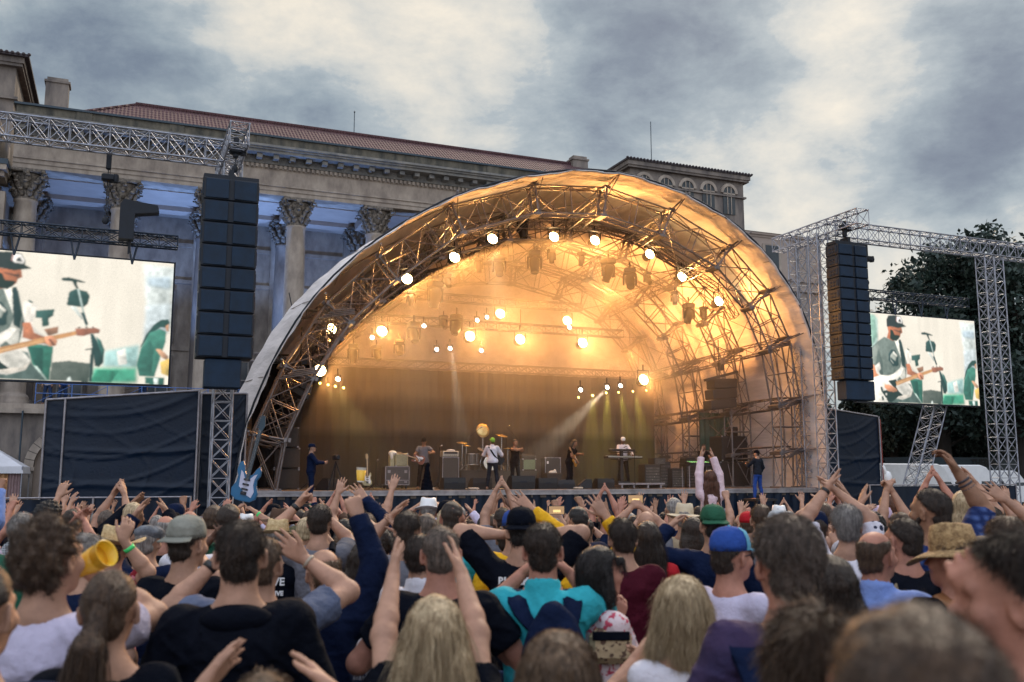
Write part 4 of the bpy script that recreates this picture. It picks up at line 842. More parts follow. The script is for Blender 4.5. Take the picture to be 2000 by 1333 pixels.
# ================================================================== EQUIPMENT ON STAGE
DZ = 1.45
def st(name, label, cat, x, v, z=DZ, rz=0, group=None): return sthing(name, label, cat, onv(x, 940, v)[0], v, z, rz, group)
M_cab = mat('black_tolex', (.016, .015, .017), .6, 0, .2, 20); M_cloth = mat('grille_cloth', (.05, .05, .05), .8, 0, .3, 60); M_cream = mat('cream_tolex', (.42, .38, .22), .6, 0, .15, 5); M_silv = mat('silver_cloth', (.30, .30, .20), .7, 0, .2, 40)
M_rack = mat('rack_silver', (.5, .48, .42), .35, .4, .1); M_towel = mat('white_towel', (.7, .68, .62), .9)
def cab(o, w_, d, h, z0=0, gm=M_cloth, bm=M_cab, y0=0, edge=False):
    m = MB(); m.cbox((0, y0+d/2, z0+h/2), (w_, d, h), bev=.025); c = m.build('cabinet', bm, o)
    MB().cbox((0, y0-.004, z0+h/2), (w_-.08, .02, h-.09), bev=.005).build('grille', gm, c)
    m = MB()
    for sx in (-1, 1):
        for sz in (-1, 1): m.cbox((sx*(w_/2-.02), y0+.01, z0+h/2+sz*(h/2-.02)), (.06, .06, .06), bev=.015)
        if edge: m.cbox((sx*(w_/2-.008), y0-.006, z0+h/2), (.02, .02, h)); 
    if edge: m.cbox((0, y0-.006, z0+h-.01), (w_, .02, .02)); m.cbox((0, y0-.006, z0+.01), (w_, .02, .02))
    m.build('corner_guard', M_alu, c); return c
o = st('bass_amplifier', 'tall black bass amplifier with silver head and towel on top', 'amplifier', 880, 3.6); cab(o, .62, .4, 1.12, edge=True)
m = MB(); m.cbox((0, .18, 1.24), (.6, .36, .2), bev=.015); hd = m.build('head', M_rack, o); m = MB(); m.cbox((0, -.01, 1.27), (.5, .02, .07)); [m.lathe([(.014, 0), (.014, .02)], 8, Matrix.Translation((-.22+.07*k, -.01, 1.19)) @ Mrot(R(90))) for k in range(7)]; m.build('control_panel', M_blackm, hd)
m = MB(); m.ell((.05, .15, 1.36), (.17, .12, .045), 12, 6); m.build('towel', M_towel, o)
o = st('flight_case', 'grey wheeled flight case under the cream amplifier', 'flight case', 776, 3.4); m = MB(); m.cbox((0, .3, .46), (.86, .6, .62), bev=.01); m.build('box', mat('case_grey', (.06, .055, .06), .5), o)
m = MB()
for sx in (-1, 1): m.cbox((sx*.425, 0, .46), (.03, .03, .64)); m.cbox((sx*.30, -.01, .24), (.1, .02, .07)); m.cbox((sx*.3, -.01, .6), (.1, .02, .1))
for z in (.15, .3, .77): m.cbox((0, 0, z), (.88, .03, .025))
m.build('metal_edge', M_alud, o)
m = MB(); [m.lathe([(.02, -.03), (.06, -.03), (.06, .03), (.02, .03)], 12, Matrix.Translation((sx*.33, y_, .07)) @ Mrot(0, R(90))) for sx in (-1, 1) for y_ in (.05, .55)]; m.build('castor', M_blackm, o)
o = st('combo_amplifier', 'cream combo amplifier with a white cloth standing on the flight case', 'amplifier', 784, 3.45, DZ+.775); cab(o, .46, .28, .46, gm=M_silv, bm=M_cream); m = MB(); m.cbox((-.34, .14, .2), (.16, .26, .4), bev=.02); m.build('side_box', M_cream, o); m = MB(); m.ell((-.3, .12, .46), (.16, .14, .1), 12, 6); m.ell((-.36, .02, .36), (.06, .05, .12), 8, 6); m.build('cloth', M_towel, o)
def guitar_parts(o, bodym, pgm, neckm=M_wood, M=None, s=1.):
    """electric guitar in the xz plane, neck along +z, face towards -y; origin at the body's centre"""
    M = M or Matrix.Identity(4)
    half = [(0, -.22), (.09, -.215), (.155, -.17), (.165, -.09), (.125, .0), (.115, .06), (.145, .12), (.14, .19), (.115, .235), (.085, .20), (.06, .13), (.03, .11)]
    left = [(-.03, .11), (-.055, .14), (-.08, .22), (-.11, .265), (-.145, .24), (-.155, .15), (-.12, .06), (-.13, 0), (-.17, -.09), (-.155, -.17), (-.09, -.215)]
    pts = half+left
    def tr(mb): mb.V = [tuple(M @ Vector((v[0]*s, v[1]*s, v[2]*s))) for v in mb.V]; return mb
    q = [Vector((a, b)) for a, b in pts]
    m = MB(); m.prism(pts, -.02, .025); m.prism([(a*.93, b*.95) for a, b in pts], -.026, -.02); b = tr(m).build('body', bodym, o)
    m = MB(); m.prism([(.02, -.13), (.10, -.16), (.12, -.08), (.09, 0), (.09, .07), (.11, .14), (.075, .12), (.03, .06), (-.03, .06), (-.07, .13), (-.1, .15), (-.09, .05), (-.08, -.05), (-.03, -.08)], -.033, -.028); tr(m).build('pickguard', pgm, b)
    m = MB(); [m.cbox((0, -.038, z), (.08, .014, .022)) for z in (-.07, -.01, .05)]; m.cbox((0, -.038, -.12), (.07, .016, .04)); tr(m).build('pickup', M_blackm, b)
    m = MB(); m.cbox((0, -.03, .36), (.045, .024, .62)); n_ = tr(m).build('neck', neckm, o)
    m = MB(); m.prism([(-.024, .66), (.024, .66), (.03, .7), (.045, .74), (.02, .86), (-.02, .87), (-.035, .8), (-.03, .7)], -.028, -.010); [m.cbox((-.045, -.02, .71+.026*k), (.03, .012, .012)) for k in range(6)]; tr(m).build('headstock', neckm, o)
    m = MB(); [m.tube((-.015+.006*k, -.046, -.12), (-.015+.006*k, -.044, .68), .0008, 3) for k in range(6)]; tr(m).build('strings', M_steel, n_); return b
o = st('electric_guitar', 'cream electric guitar standing upright on its stand', 'guitar', 717, 3.0); guitar_parts(o, M_cream, M_white, mat('pale_maple', (.5, .33, .16), .4), Matrix.Translation((0, 0, .34)) @ Mrot(R(-8)), 1.0)
o = st('guitar_stand', 'black tripod stand holding the cream guitar', 'guitar stand', 717, 3.2); m = MB(); m.tube((0, .05, .05), (0, .05, .6), .014, 6); [m.tube((0, .05, .3), (a, b, 0), .011, 5) for a, b in ((-.2, -.15), (.2, -.15), (0, .3))]; m.tube((-.15, -.13, .15), (.15, -.13, .15), .012, 5); m.build('frame', M_blackm, o)
def mic_stand(label, x, v, h, boom=None, rz=0, z=DZ):
    o = st('microphone_stand', label, 'microphone stand', x, v, z, rz, 'microphone stands on stage')
    m = MB(); m.tube((0, 0, .12), (0, 0, h), .011, 6); m.build('pole', M_blackm, o)
    m = MB(); [m.tube((0, 0, .22), (.28*math.cos(a), .28*math.sin(a), 0), .01, 5) for a in (.3, 2.4, 4.5)]; m.build('tripod_base', M_blackm, o)
    e_ = (0, 0, h)
    if boom: e_ = (boom[0], 0, h+boom[1]); s_ = (-boom[0]*.25, 0, h-boom[1]*.25); q = MB(); q.tube(s_, e_, .009, 5); q.build('boom', M_blackm, o)
    q = MB(); q.tube(e_, (e_[0]+.02, -.12, e_[2]+.03), .014, 8, .018); q.ell((e_[0]+.022, -.15, e_[2]+.035), (.027, .03, .027), 8, 6); q.build('microphone', M_steel, o); return o
mic_stand('slim microphone stand beside the cream guitar', 734, 3.0, .95); mic_stand('microphone stand between bearded guitarist and bass amplifier', 858, 2.6, 1.45)
mic_stand('microphone stand with boom reaching to the keyboard player', 1240, 2.2, 1.35, (-.45, .15)); mic_stand('tall boom stand left of the big cymbal', 912, 4.6, 1.2, (.5, .4), 0, DZ+.62); mic_stand('tall boom stand right of the big cymbal', 1010, 4.9, 1.25, (-.42, .45), 0, DZ+.62)
mic_stand('microphone stand at the far left by the loudspeaker stack', 600, 1.6, 1.3)
o = st('drum_riser', 'low black riser carrying the drum kit', 'riser', 965, 4.2); m = MB(); m.box((-1.3, 0, 0), (1.75, 2.2, .62)); m.box((-1.32, -.02, .6), (1.77, 2.2, .65)); m.build('platform', M_cab, o)
o = st('drum_kit', 'drum kit with silver shells and brass cymbals on the riser', 'drum kit', 948, 4.6, DZ+.65); M_shell = mat('drum_shell', (.07, .07, .075), .2, .5); M_skin = mat('drum_head', (.6, .56, .5), .5); M_brass = mat('cymbal_brass', (.75, .55, .22), .28, .85, .1, 30)
def drum(nm, c, r, h, rx=0):
    M = Matrix.Translation(c) @ Mrot(rx); m = MB(); m.lathe([(r, -h/2), (r, h/2)], 22, M); d = m.build(nm, M_shell, o)
    m = MB(); [m.lathe([(r+.002, z-.012), (r+.018, z-.012), (r+.018, z+.012), (r+.002, z+.012)], 22, M) for z in (-h/2, h/2)]; [m.tube(M @ Vector(((r+.012)*math.cos(a), (r+.012)*math.sin(a), -h/2)), M @ Vector(((r+.012)*math.cos(a), (r+.012)*math.sin(a), h/2)), .006, 4) for a in np.linspace(0, 6.28, 9)[:-1]]; m.build('hoop', M_steel, d)
    m = MB(); m.lathe([(1e-4, h/2), (r, h/2)], 22, M); m.lathe([(r, -h/2), (1e-4, -h/2)], 22, M); m.build('drum_skin', M_skin, d)
drum('bass_drum', (.25, .3, .28), .27, .4, R(90)); drum('tom', (.05, .25, .68), .16, .2, R(15)); drum('tom', (.42, .25, .68), .17, .22, R(15)); drum('floor_tom', (-.45, .35, .42), .2, .4); drum('snare_drum', (.75, .6, .55), .17, .13); drum('floor_tom', (-.1, .75, .42), .2, .4)
def cymbal(x_, y_, z_, r, rx, ry=0):
    m = MB(); m.tube((x_, y_, 0), (x_, y_, z_), .011, 6); [m.tube((x_, y_, .25), (x_+.25*math.cos(a), y_+.25*math.sin(a), 0), .009, 4) for a in (.5, 2.6, 4.7)]; s_ = m.build('cymbal_stand', M_steel, o)
    M = Matrix.Translation((x_, y_, z_)) @ Mrot(rx, ry); m = MB(); m.lathe([(1e-4, .035), (.03, .03), (.05, .012), (r*.6, .004), (r, -.012), (r, -.015), (r*.6, 0), (.03, .025)], 28, M); m.build('cymbal', M_brass, s_)
cymbal(.1, .55, 1.52, .27, R(78)); cymbal(-.75, .5, 1.05, .22, R(12)); cymbal(.85, .5, 1.35, .24, R(14), R(8)); cymbal(-.45, .9, .95, .2, R(5)); cymbal(1.15, .6, .85, .18, R(3))
o = st('drum_stool', 'small black drum stool behind the drum kit', 'stool', 960, 6.0, DZ+.65); m = MB(); m.lathe([(.16, .45), (.17, .5), (.15, .53)], 14); m.tube((0, 0, .1), (0, 0, .46), .02, 6); m.build('seat', M_cab, o); m = MB(); [m.tube((0, 0, .2), (.2*math.cos(a), .2*math.sin(a), 0), .012, 5) for a in (0, 2.1, 4.2)]; m.build('tripod_base', M_steel, o)
o = st('guitar_amplifier', 'greenish silver guitar amplifier on the right end of the riser', 'amplifier', 1034, 4.35, DZ+.65); cab(o, .56, .3, .45, gm=mat('green_grille', (.16, .22, .12), .7, 0, .2, 50)); m = MB(); m.cbox((0, .14, .53), (.54, .26, .14), bev=.02); m.build('head', M_cab, o)
o = st('speaker_cabinet', 'black speaker cabinet with silver edges right of the drum riser', 'amplifier', 1080, 3.8); cab(o, .64, .4, 1.14, edge=True); m = MB(); m.cbox((-.22, -.02, .95), (.07, .01, .1)); m.build('badge', M_white, o)
o = st('towel_box', 'low black box with a white towel beside the speaker cabinet', 'box', 1083, 3.2); m = MB(); m.cbox((0, .2, .28), (.6, .4, .56), bev=.02); m.build('box_body', M_cab, o); m = MB(); m.ell((0, .15, .58), (.17, .1, .07), 10, 6); m.ell((.07, .12, .6), (.06, .06, .1), 8, 6); m.build('towel', M_towel, o)
wd = None
for x, v, s, lab, rz in [(888, 1.2, 1, 'black wedge monitor below the bass amplifier', 0), (942, 2.2, .95, 'black wedge monitor below the drum riser at left', 0), (1022, 1.3, 1.15, 'black wedge monitor in front of the singer', 0), (1070, 1.3, .95, 'black wedge monitor right of the singer', 0), (1106, 1.3, .8, 'small black wedge monitor at the stooping guitarist', -.3),
                      (1153, 1.5, .85, 'black wedge monitor turned sideways left of the keyboards', 1.2), (1183, 1.6, .9, 'black wedge monitor in front of the keyboards', 0), (655, 1.5, .95, 'black wedge monitor seen from behind at stage left', .6)]:
    if wd is None:
        wd = st('wedge_monitor', lab, 'monitor speaker', x, v, DZ, rz, 'wedge monitors along the stage front'); P_ = [(0, 0), (.52, 0), (.5, .12), (.22, .36), (0, .36), (-.02, .2)]
        m = MB(); m.prism([(p[0]-.02, p[1]) for p in P_], -.34, .34, 'x'); q = m.build('cabinet', M_cab, wd); m = MB(); m.add([(-.31, .475, .135), (.31, .475, .135), (.31, .215, .36), (-.31, .215, .36)], [(0, 1, 2, 3)]); m.build('grille', M_cloth, q); m = MB(); m.cbox((0, -.03, .2), (.2, .02, .05)); m.build('handle', M_blackm, q); o = wd
    else: o = copy_tree(wd); o.location = tuple(map(float, TW(onv(x, 940, v)[0], v, DZ))); o.rotation_euler = (0, 0, YAW+rz); o['label'] = lab
    o.scale = (s*1.1, s*1.1, s*1.1)
# keyboards
o = st('keyboard_riser', 'low silver edged platform under the keyboards', 'riser', 1247, 2.4); m = MB(); m.box((-.95, -.2, .12), (1.0, 1.4, .2)); m.build('platform', M_cab, o); m = MB(); m.box((-.96, -.23, .13), (1.01, -.2, .19)); [m.box((x_-.03, -.2, 0), (x_+.03, 1.4, .12)) for x_ in (-.8, -.3, .3, .85)]; m.build('rail', M_alud, o)
o = st('keyboard_stand', 'black column stand with two stacked keyboards', 'keyboard stand', 1217, 2.5, DZ+.2); m = MB(); m.cbox((0, .1, .6), (.12, .1, 1.2), bev=.02); m.cbox((0, .1, .03), (.5, .4, .06)); [m.tube((x_, -.1, z), (x_, .35, z), .02, 5) for x_ in (-.3, .3) for z in (.86, 1.12)]; [m.tube((0, .1, z), (x_, .1, z), .02, 5) for x_ in (-.3, .3) for z in (.86, 1.12)]; m.build('column', M_cab, o)
for lab, x, z, w_ in (('lower keyboard with silver rear on the column stand', 1222, .90, 1.5), ('upper black keyboard on the column stand', 1219, 1.16, .95)):
    k = st('keyboard', lab, 'keyboard', x, 2.45, DZ+.2+z, 0, 'keyboards on the column stand'); m = MB(); m.cbox((0, .15, .045), (w_, .34, .09), bev=.015); m.build('case', M_cab, k)
    m = MB(); m.cbox((0, -.022, .055), (w_*.96, .01, .03)); m.build('rear_strip', M_rack if z < 1 else M_blackm, k); m = MB(); [m.box((-w_*.45+.026*q, .2, .09), (-w_*.45+.026*q+.022, .31, .10)) for q in range(int(w_*.9/.026))]; m.build('keys', M_white, k)
# technical corner on the right
rk = None
for i, (x, v, w_, h, z) in enumerate([(1275, 3.2, .7, .9, 0), (1300, 3.6, .5, 1.0, 0), (1325, 3.3, .6, .75, 0), (1352, 3.7, .55, .95, 0), (1395, 4.2, .7, .8, 0), (1290, 3.3, .5, .25, .9), (1352, 3.7, .5, .2, .95)]):
    if rk is None:
        rk = st('equipment_rack', '', 'rack', x, v, DZ, 0, 'dark racks in the technical corner'); m = MB(); m.cbox((0, .25, .5), (1, .5, 1), bev=.02); q = m.build('case', M_cab, rk); m = MB(); [m.cbox((0, -.008, .1+.12*k), (.84, .02, .09)) for k in range(7)]; m.build('front_panel', mat('rack_face', (.09, .085, .08), .4, .3, .4, 9), q)
        m = MB(); [m.cbox((-.3+.13*k, -.022, .1+.12*(k % 7)), (.03, .01, .03)) for k in range(5)]; m.build('knob', M_rack, q); o = rk
    else: o = copy_tree(rk); o.location = tuple(map(float, TW(onv(x, 940, v)[0], v, DZ+z)))
    o.scale = (w_, 1, h); o['label'] = ['wide dark rack right of the keyboards', 'tall narrow dark rack behind the keyboards', 'low dark rack left of the green cloth', 'tall dark rack in front of the green cloth', 'low dark rack before the right loudspeaker stack', 'flat unit lying on the wide dark rack', 'flat unit lying on the tall rack before the green cloth'][i]
o = st('mixing_table', 'technician table with lit mixing desk below the green cloth', 'table', 1372, 2.4); m = MB(); m.cbox((0, .3, .85), (1.2, .6, .05)); m.build('table_top', M_cab, o); m = MB(); [m.tube((x_, y_, 0), (x_, y_, .85), .02, 5) for x_ in (-.55, .55) for y_ in (.05, .55)]; m.build('legs', M_alud, o)
m = MB(); m.cbox((0, .3, .93), (.9, .45, .1), rx=.15); q = m.build('mixing_desk', M_blackm, o); m = MB(); [m.cbox((-.4+.08*k, .15+.1*j, .975+.018*j), (.018, .02, .012)) for k in range(11) for j in range(3)]; m.build('faders', emat('green_led', (.35, 1, .3), 1.2), q)
t0, z0 = onv(1368, 890, 5.5); t1, z1 = onv(1422, 808, 5.5)
o = sthing('green_cloth', 'green cloth panel hanging at the right side of the stage', 'cloth', t0, 5.5, DZ); m = MB(); n = 40; V = [((t1-t0)*i/n, .05*math.sin(i*.9), z) for z in (0, z1-DZ) for i in range(n+1)]; m.add(V, [(i, i+1, n+2+i, n+1+i) for i in range(n)], True); m.build('fabric', mat('sea_green', (.03, .11, .085), .8), o)
# loudspeaker stacks on stage
def pastack(label, x0, x1, ytop, v, n, group='loudspeaker stacks standing on the stage wings'):
    ta, zt_ = onv(x0, ytop, v); tb = onv(x1, ytop, v)[0]; o = sthing('speaker_stack', label, 'speaker stack', (ta+tb)/2, v, DZ, 0, group); h = (zt_-DZ)/n
    for k in range(n): cab(o, (tb-ta)*(.98 if k < n-1 else .85), .9, h*.97, k*h, gm=mat('dark_speaker_face', (.022, .014, .012), .6, 0, .3, 10))
pastack('dark loudspeaker stack on the left wing of the stage', 537, 588, 833, 3.6, 3); pastack('dark loudspeaker stack on the right wing of the stage', 1405, 1464, 850, 3.6, 2); pastack('dark loudspeaker block behind the right stack', 1425, 1478, 832, 5.0, 2)
def hung(label, x0, x1, y0, y1, v, tilt):
    ta, zt_ = onv(x0, y0, v); tb, zb2 = onv(x1, y1, v); o = sthing('hanging_speaker', label, 'speaker', (ta+tb)/2, v, zb2, 0, 'side loudspeakers hanging inside the roof')
    w_, h = tb-ta, zt_-zb2; m = MB(); [m.cbox((.06*k, .3, h*(k+.5)/3), (w_*(1-.05*k), .6, h/3*.96), ry=tilt*(1-.3*k), bev=.03) for k in range(3)]; m.build('cabinet', M_cab, o); m = MB(); m.tube((0, .3, h), (0, .3, h+1.6), .025, 5); m.cbox((.1, .3, h+.12), (w_*1.3, .2, .1), ry=-.25); m.cbox((.1, .3, h+.5), (.2, .2, .3)); m.build('flying_frame', M_blackm, o)
hung('dark loudspeaker cluster hanging inside the right curve of the roof', 1388, 1440, 738, 800, 3, -.12); hung('dark loudspeaker cluster hanging inside the left curve of the roof', 572, 606, 730, 776, 2.2, .5)
t0, z0 = onv(590, 740, 1.3)
o = st('camera_tripod', 'black camera tripod at the front edge beside the cameraman', 'tripod', 655, .6, DZ-.1); m = MB(); [m.tube((0, 0, 1.0), (a, b, 0), .018, 5) for a, b in ((-.3, -.2), (.3, -.2), (0, .35))]; m.build('leg', M_blackm, o); m = MB(); m.cbox((0, 0, 1.12), (.16, .36, .16), bev=.02); m.tube((0, -.18, 1.12), (0, -.34, 1.12), .06, 10); m.build('camera', M_blackm, o)
cz = onv(835, 885, -.3)

for i, (lab, pts) in enumerate([('black cable snaking along the stage front below the amplifiers', [(860, .5), (880, .7), (905, .45), (930, .8), (950, .5), (990, .62)]), ('black cable looping before the keyboards', [(1120, .9), (1140, .5), (1165, .7), (1200, .45), (1260, .8), (1300, .5)]), ('black cable running past the cream guitar', [(690, .6), (720, .9), (745, .5), (790, .75), (830, .6)])]):
    P_ = [TW(onv(x, 940, v)[0], v, DZ+.012) for x, v in pts]; o = thing('cable', lab, 'cable', P_[0], 0, 'cables on the stage floor'); q = [tuple(p-P_[0]) for p in P_]; m = MB()
    pp = []
    for a, b in zip(q, q[1:]):
        for k in range(6): s = k/6; s = s*s*(3-2*s); pp.append(tuple(np.array(a)*(1-s)+np.array(b)*s+np.array([0, .08*math.sin(k), 0])))
    m.path(pp, .012, 5); m.build('cable_line', M_cab, o)
for i, (x, v, s, lab) in enumerate([(925, .9, .1, 'small effects pedal on the stage floor left of the white shirted guitarist'), (1128, 1.2, .12, 'small effects pedal at the feet of the stooping guitarist'), (838, 1.6, .12, 'small effects pedal at the feet of the bearded guitarist')]):
    o = st('effects_pedal', lab, 'pedal', x, v); m = MB(); m.cbox((0, 0, .035), (.34, .18, .06), rx=.08, bev=.01); m.build('case', M_rack, o); m = MB(); [m.lathe([(.014, 0), (.012, .02)], 8, Matrix.Translation((k_, -.03, .068))) for k_ in (-.1, 0, .1)]; m.build('knob', M_blackm, o)
# ================================================================== PEOPLE
def surfnet(D, xs, ys, zs):
    S = D < 0; nx, ny, nz = D.shape
    c = [S[i:nx-1+i, j:ny-1+j, k:nz-1+k] for i in (0, 1) for j in (0, 1) for k in (0, 1)]
    cnt = sum(q.astype(np.int8) for q in c); act = (cnt > 0) & (cnt < 8)
    I = np.argwhere(act); idx = -np.ones(act.shape, np.int32); idx[act] = np.arange(len(I))
    acc = np.zeros((len(I), 3)); num = np.zeros(len(I)); G = (xs, ys, zs)
    base = [G[a][I[:, a]] for a in range(3)]; nxt = [G[a][I[:, a]+1] for a in range(3)]
    for ax in range(3):
        o1, o2 = [a for a in range(3) if a != ax]
        for p in (0, 1):
            for q in (0, 1):
                A = I.copy(); A[:, o1] += p; A[:, o2] += q; B = A.copy(); B[:, ax] += 1
                da = D[A[:, 0], A[:, 1], A[:, 2]]; db = D[B[:, 0], B[:, 1], B[:, 2]]; m = (da < 0) != (db < 0)
                t = np.where(m, da/(da-db+1e-12), 0)
                P = np.zeros((len(I), 3)); P[:, ax] = base[ax]+(nxt[ax]-base[ax])*t
                P[:, o1] = (nxt if p else base)[o1]; P[:, o2] = (nxt if q else base)[o2]
                acc += np.where(m[:, None], P, 0); num += m
    V = acc/num[:, None]; F = []
    for ax in range(3):
        o1, o2 = (ax+1) % 3, (ax+2) % 3
        sl = [slice(None)]*3; sl2 = [slice(None)]*3
        for a in (o1, o2): sl[a] = slice(1, -1); sl2[a] = slice(1, -1)
        sl[ax] = slice(0, -1); sl2[ax] = slice(1, None)
        a = S[tuple(sl)]; b = S[tuple(sl2)]; E = np.argwhere(a != b); sg = a[a != b]
        E[:, o1] += 1; E[:, o2] += 1
        def cell(d1, d2):
            Q = E.copy(); Q[:, o1] -= d1; Q[:, o2] -= d2; return idx[Q[:, 0], Q[:, 1], Q[:, 2]]
        q = np.stack([cell(1, 1), cell(0, 1), cell(0, 0), cell(1, 0)], 1); q[~sg] = q[~sg][:, ::-1]; F.append(q)
    F = np.concatenate(F); F = F[(F >= 0).all(1)]
    return V, F
class Field:
    def __init__(s, lo, hi, h, zfine=None, hc=None):
        ax = []
        for a in range(3):
            if a == 2 and zfine is not None and lo[2] < zfine: ax.append(np.r_[np.arange(lo[2], zfine, hc), np.arange(zfine, hi[2]+h, h)])
            else: ax.append(np.arange(lo[a], hi[a]+h, h))
        s.ax = ax; s.D = np.full([len(a) for a in ax], .08, np.float32)
    def _sub(s, lo, hi):
        sl = []
        for a in range(3):
            i0 = np.searchsorted(s.ax[a], lo[a]); i1 = np.searchsorted(s.ax[a], hi[a]); sl.append(slice(max(0, i0-1), min(len(s.ax[a]), i1+1)))
        X, Y, Z = np.meshgrid(*[s.ax[a][sl[a]] for a in range(3)], indexing='ij'); return tuple(sl), X, Y, Z
    def put(s, sl, d, k, sub=False):
        D = s.D[sl]
        if sub: d = -d; h = np.clip(.5-.5*(d-D)/max(k, 1e-4), 0, 1); s.D[sl] = D*h+d*(1-h)+k*h*(1-h)*1.0 if k > 0 else np.maximum(D, d); return
        if k <= 0: s.D[sl] = np.minimum(D, d); return
        h = np.clip(.5+.5*(d-D)/k, 0, 1); s.D[sl] = d*(1-h)+D*h-k*h*(1-h)
    def cone(s, a, b, r1, r2, k=.02, clip=None):
        a = np.asarray(a, float); b = np.asarray(b, float); r = max(r1, r2)+k+.03
        sl, X, Y, Z = s._sub(np.minimum(a, b)-r, np.maximum(a, b)+r)
        if X.size == 0: return
        d = b-a; L2 = d@d+1e-9; px, py, pz = X-a[0], Y-a[1], Z-a[2]; t = np.clip((px*d[0]+py*d[1]+pz*d[2])/L2, 0, 1)
        q = np.sqrt((px-t*d[0])**2+(py-t*d[1])**2+(pz-t*d[2])**2)-(r1+(r2-r1)*t)
        if clip is not None: q = np.maximum(q, (X-clip[0][0])*clip[1][0]+(Y-clip[0][1])*clip[1][1]+(Z-clip[0][2])*clip[1][2])
        s.put(sl, q.astype(np.float32), k)
    def ell(s, c, r, M=None, k=.02, sub=False, clip=None):
        c = np.asarray(c, float); r = np.asarray(r, float); R_ = r.max()+k+.03
        sl, X, Y, Z = s._sub(c-R_, c+R_)
        if X.size == 0: return
        px, py, pz = X-c[0], Y-c[1], Z-c[2]
        if M is not None: px, py, pz = [M[0, i]*px+M[1, i]*py+M[2, i]*pz for i in range(3)]
        k0 = np.sqrt((px/r[0])**2+(py/r[1])**2+(pz/r[2])**2); k1 = np.sqrt((px/r[0]**2)**2+(py/r[1]**2)**2+(pz/r[2]**2)**2)+1e-9
        q = k0*(k0-1)/k1
        if clip is not None: q = np.maximum(q, clip(px, py, pz))
        s.put(sl, q.astype(np.float32), k, sub)
    def disp(s, amp, fr, seed=0):
        r_ = np.random.default_rng(seed); X, Y, Z = np.meshgrid(*s.ax, indexing='ij', sparse=True); n = np.zeros_like(s.D)
        for i in range(5):
            w_ = r_.normal(size=3)*fr*(1+.5*i); n += np.sin(w_[0]*X+w_[1]*Y+w_[2]*Z+r_.uniform(0, 6))/(1+.4*i)
        s.D += (amp*.4*n).astype(np.float32)
    def mesh(s, name):
        V, F = surfnet(s.D, *s.ax); return fastmesh(name, V, F) if len(F) else None
def nv(a): a = np.asarray(a, float); return a/(np.linalg.norm(a)+1e-9)
def ik(S_, T_, l1, l2, pole):
    d = T_-S_; L_ = np.linalg.norm(d); L2 = min(L_, (l1+l2)*.995); L2 = max(L2, abs(l1-l2)+.03); dn = nv(d); T2 = S_+dn*L2
    a = (l1*l1-l2*l2+L2*L2)/(2*L2); h = math.sqrt(max(0, l1*l1-a*a)); p = np.asarray(pole, float); p = p-dn*(p@dn); p = nv(p); return S_+dn*a+p*h, T2
# finger curls (four fingers), spread, thumb opening per hand style
HANDS = {'open': ((.12, .05, .08, .15), .14, .9), 'flat': ((.05, .05, .05, .08), .035, .35), 'clap': ((.15, .12, .15, .2), .05, .5), 'relax': ((.5, .6, .65, .7), .05, .5),
         'fist': ((1.6, 1.65, 1.65, 1.6), .0, -.1), 'point': ((.05, 1.5, 1.6, 1.6), .0, -.1), 'horns': ((.05, 1.5, 1.5, .08), .10, .0), 'grip': ((1.1, 1.15, 1.2, 1.2), .02, .2), 'wave': ((.3, .22, .28, .4), .1, .8)}
def hand(f, W, D, N_, style='open', s=1., side=1, fat=1.):
    """W wrist, D towards the fingers, N_ palm normal; side=+1 puts the thumb on the cross(D, N) side"""
    D = nv(D); N_ = nv(np.asarray(N_)-D*(np.dot(N_, D))); S_ = np.cross(D, N_)*side; curls, spr, th = HANDS[style]
    fl = [.070, .078, .073, .058]; kn = []
    for i in range(4):
        off = (1.5-i)*.0205; b = W+D*.012+S_*off*.6; e_ = W+D*(.088-.004*abs(i-1.2))+S_*off*1.05; kn.append(e_)
        f.cone(W+(b-W)*s, W+(e_-W)*s, .0155*s*fat, .0125*s*fat, .014)
    for i in range(4):
        a = (1.5-i)*spr; d = nv(D*math.cos(a)+S_*math.sin(a)); p = W+(kn[i]-W)*s; L_ = fl[i]*s*1.02; c = curls[i]; nn = N_
        ang = 0; segs = (.46, .30, .24); rr = (.0098, .0090, .0080, .0068)
        for j, q in enumerate(segs):
            ang += c*(.75 if j == 0 else 1.0)*(.9 if j < 2 else .7); dd = d*math.cos(ang)+nn*math.sin(ang); e_ = p+dd*L_*q*1.04
            f.cone(p, e_, rr[j]*s*fat, rr[j+1]*s*fat, .003); p = e_
    b = W+(D*.02+S_*.022+N_*.006)*s; td = nv(D*.72+S_*(.35+.55*th)+N_*.25); m_ = b+td*.042*s; td2 = nv(D*.9+S_*(.1+.45*th)+N_*(.3 if th > 0 else .9)); e1 = m_+td2*.034*s; e2 = e1+nv(td2+D*.3)*.026*s
    f.cone(b, m_, .016*s*fat, .0115*s*fat, .012); f.cone(m_, e1, .0112*s*fat, .0098*s*fat, .004); f.cone(e1, e2, .0098*s*fat, .0078*s*fat, .003)
def eul(p, y, r=0): return np.array((Matrix.Rotation(y, 3, 'Z') @ Matrix.Rotation(p, 3, 'X') @ Matrix.Rotation(r, 3, 'Y')))
SKIN_OUT = {}
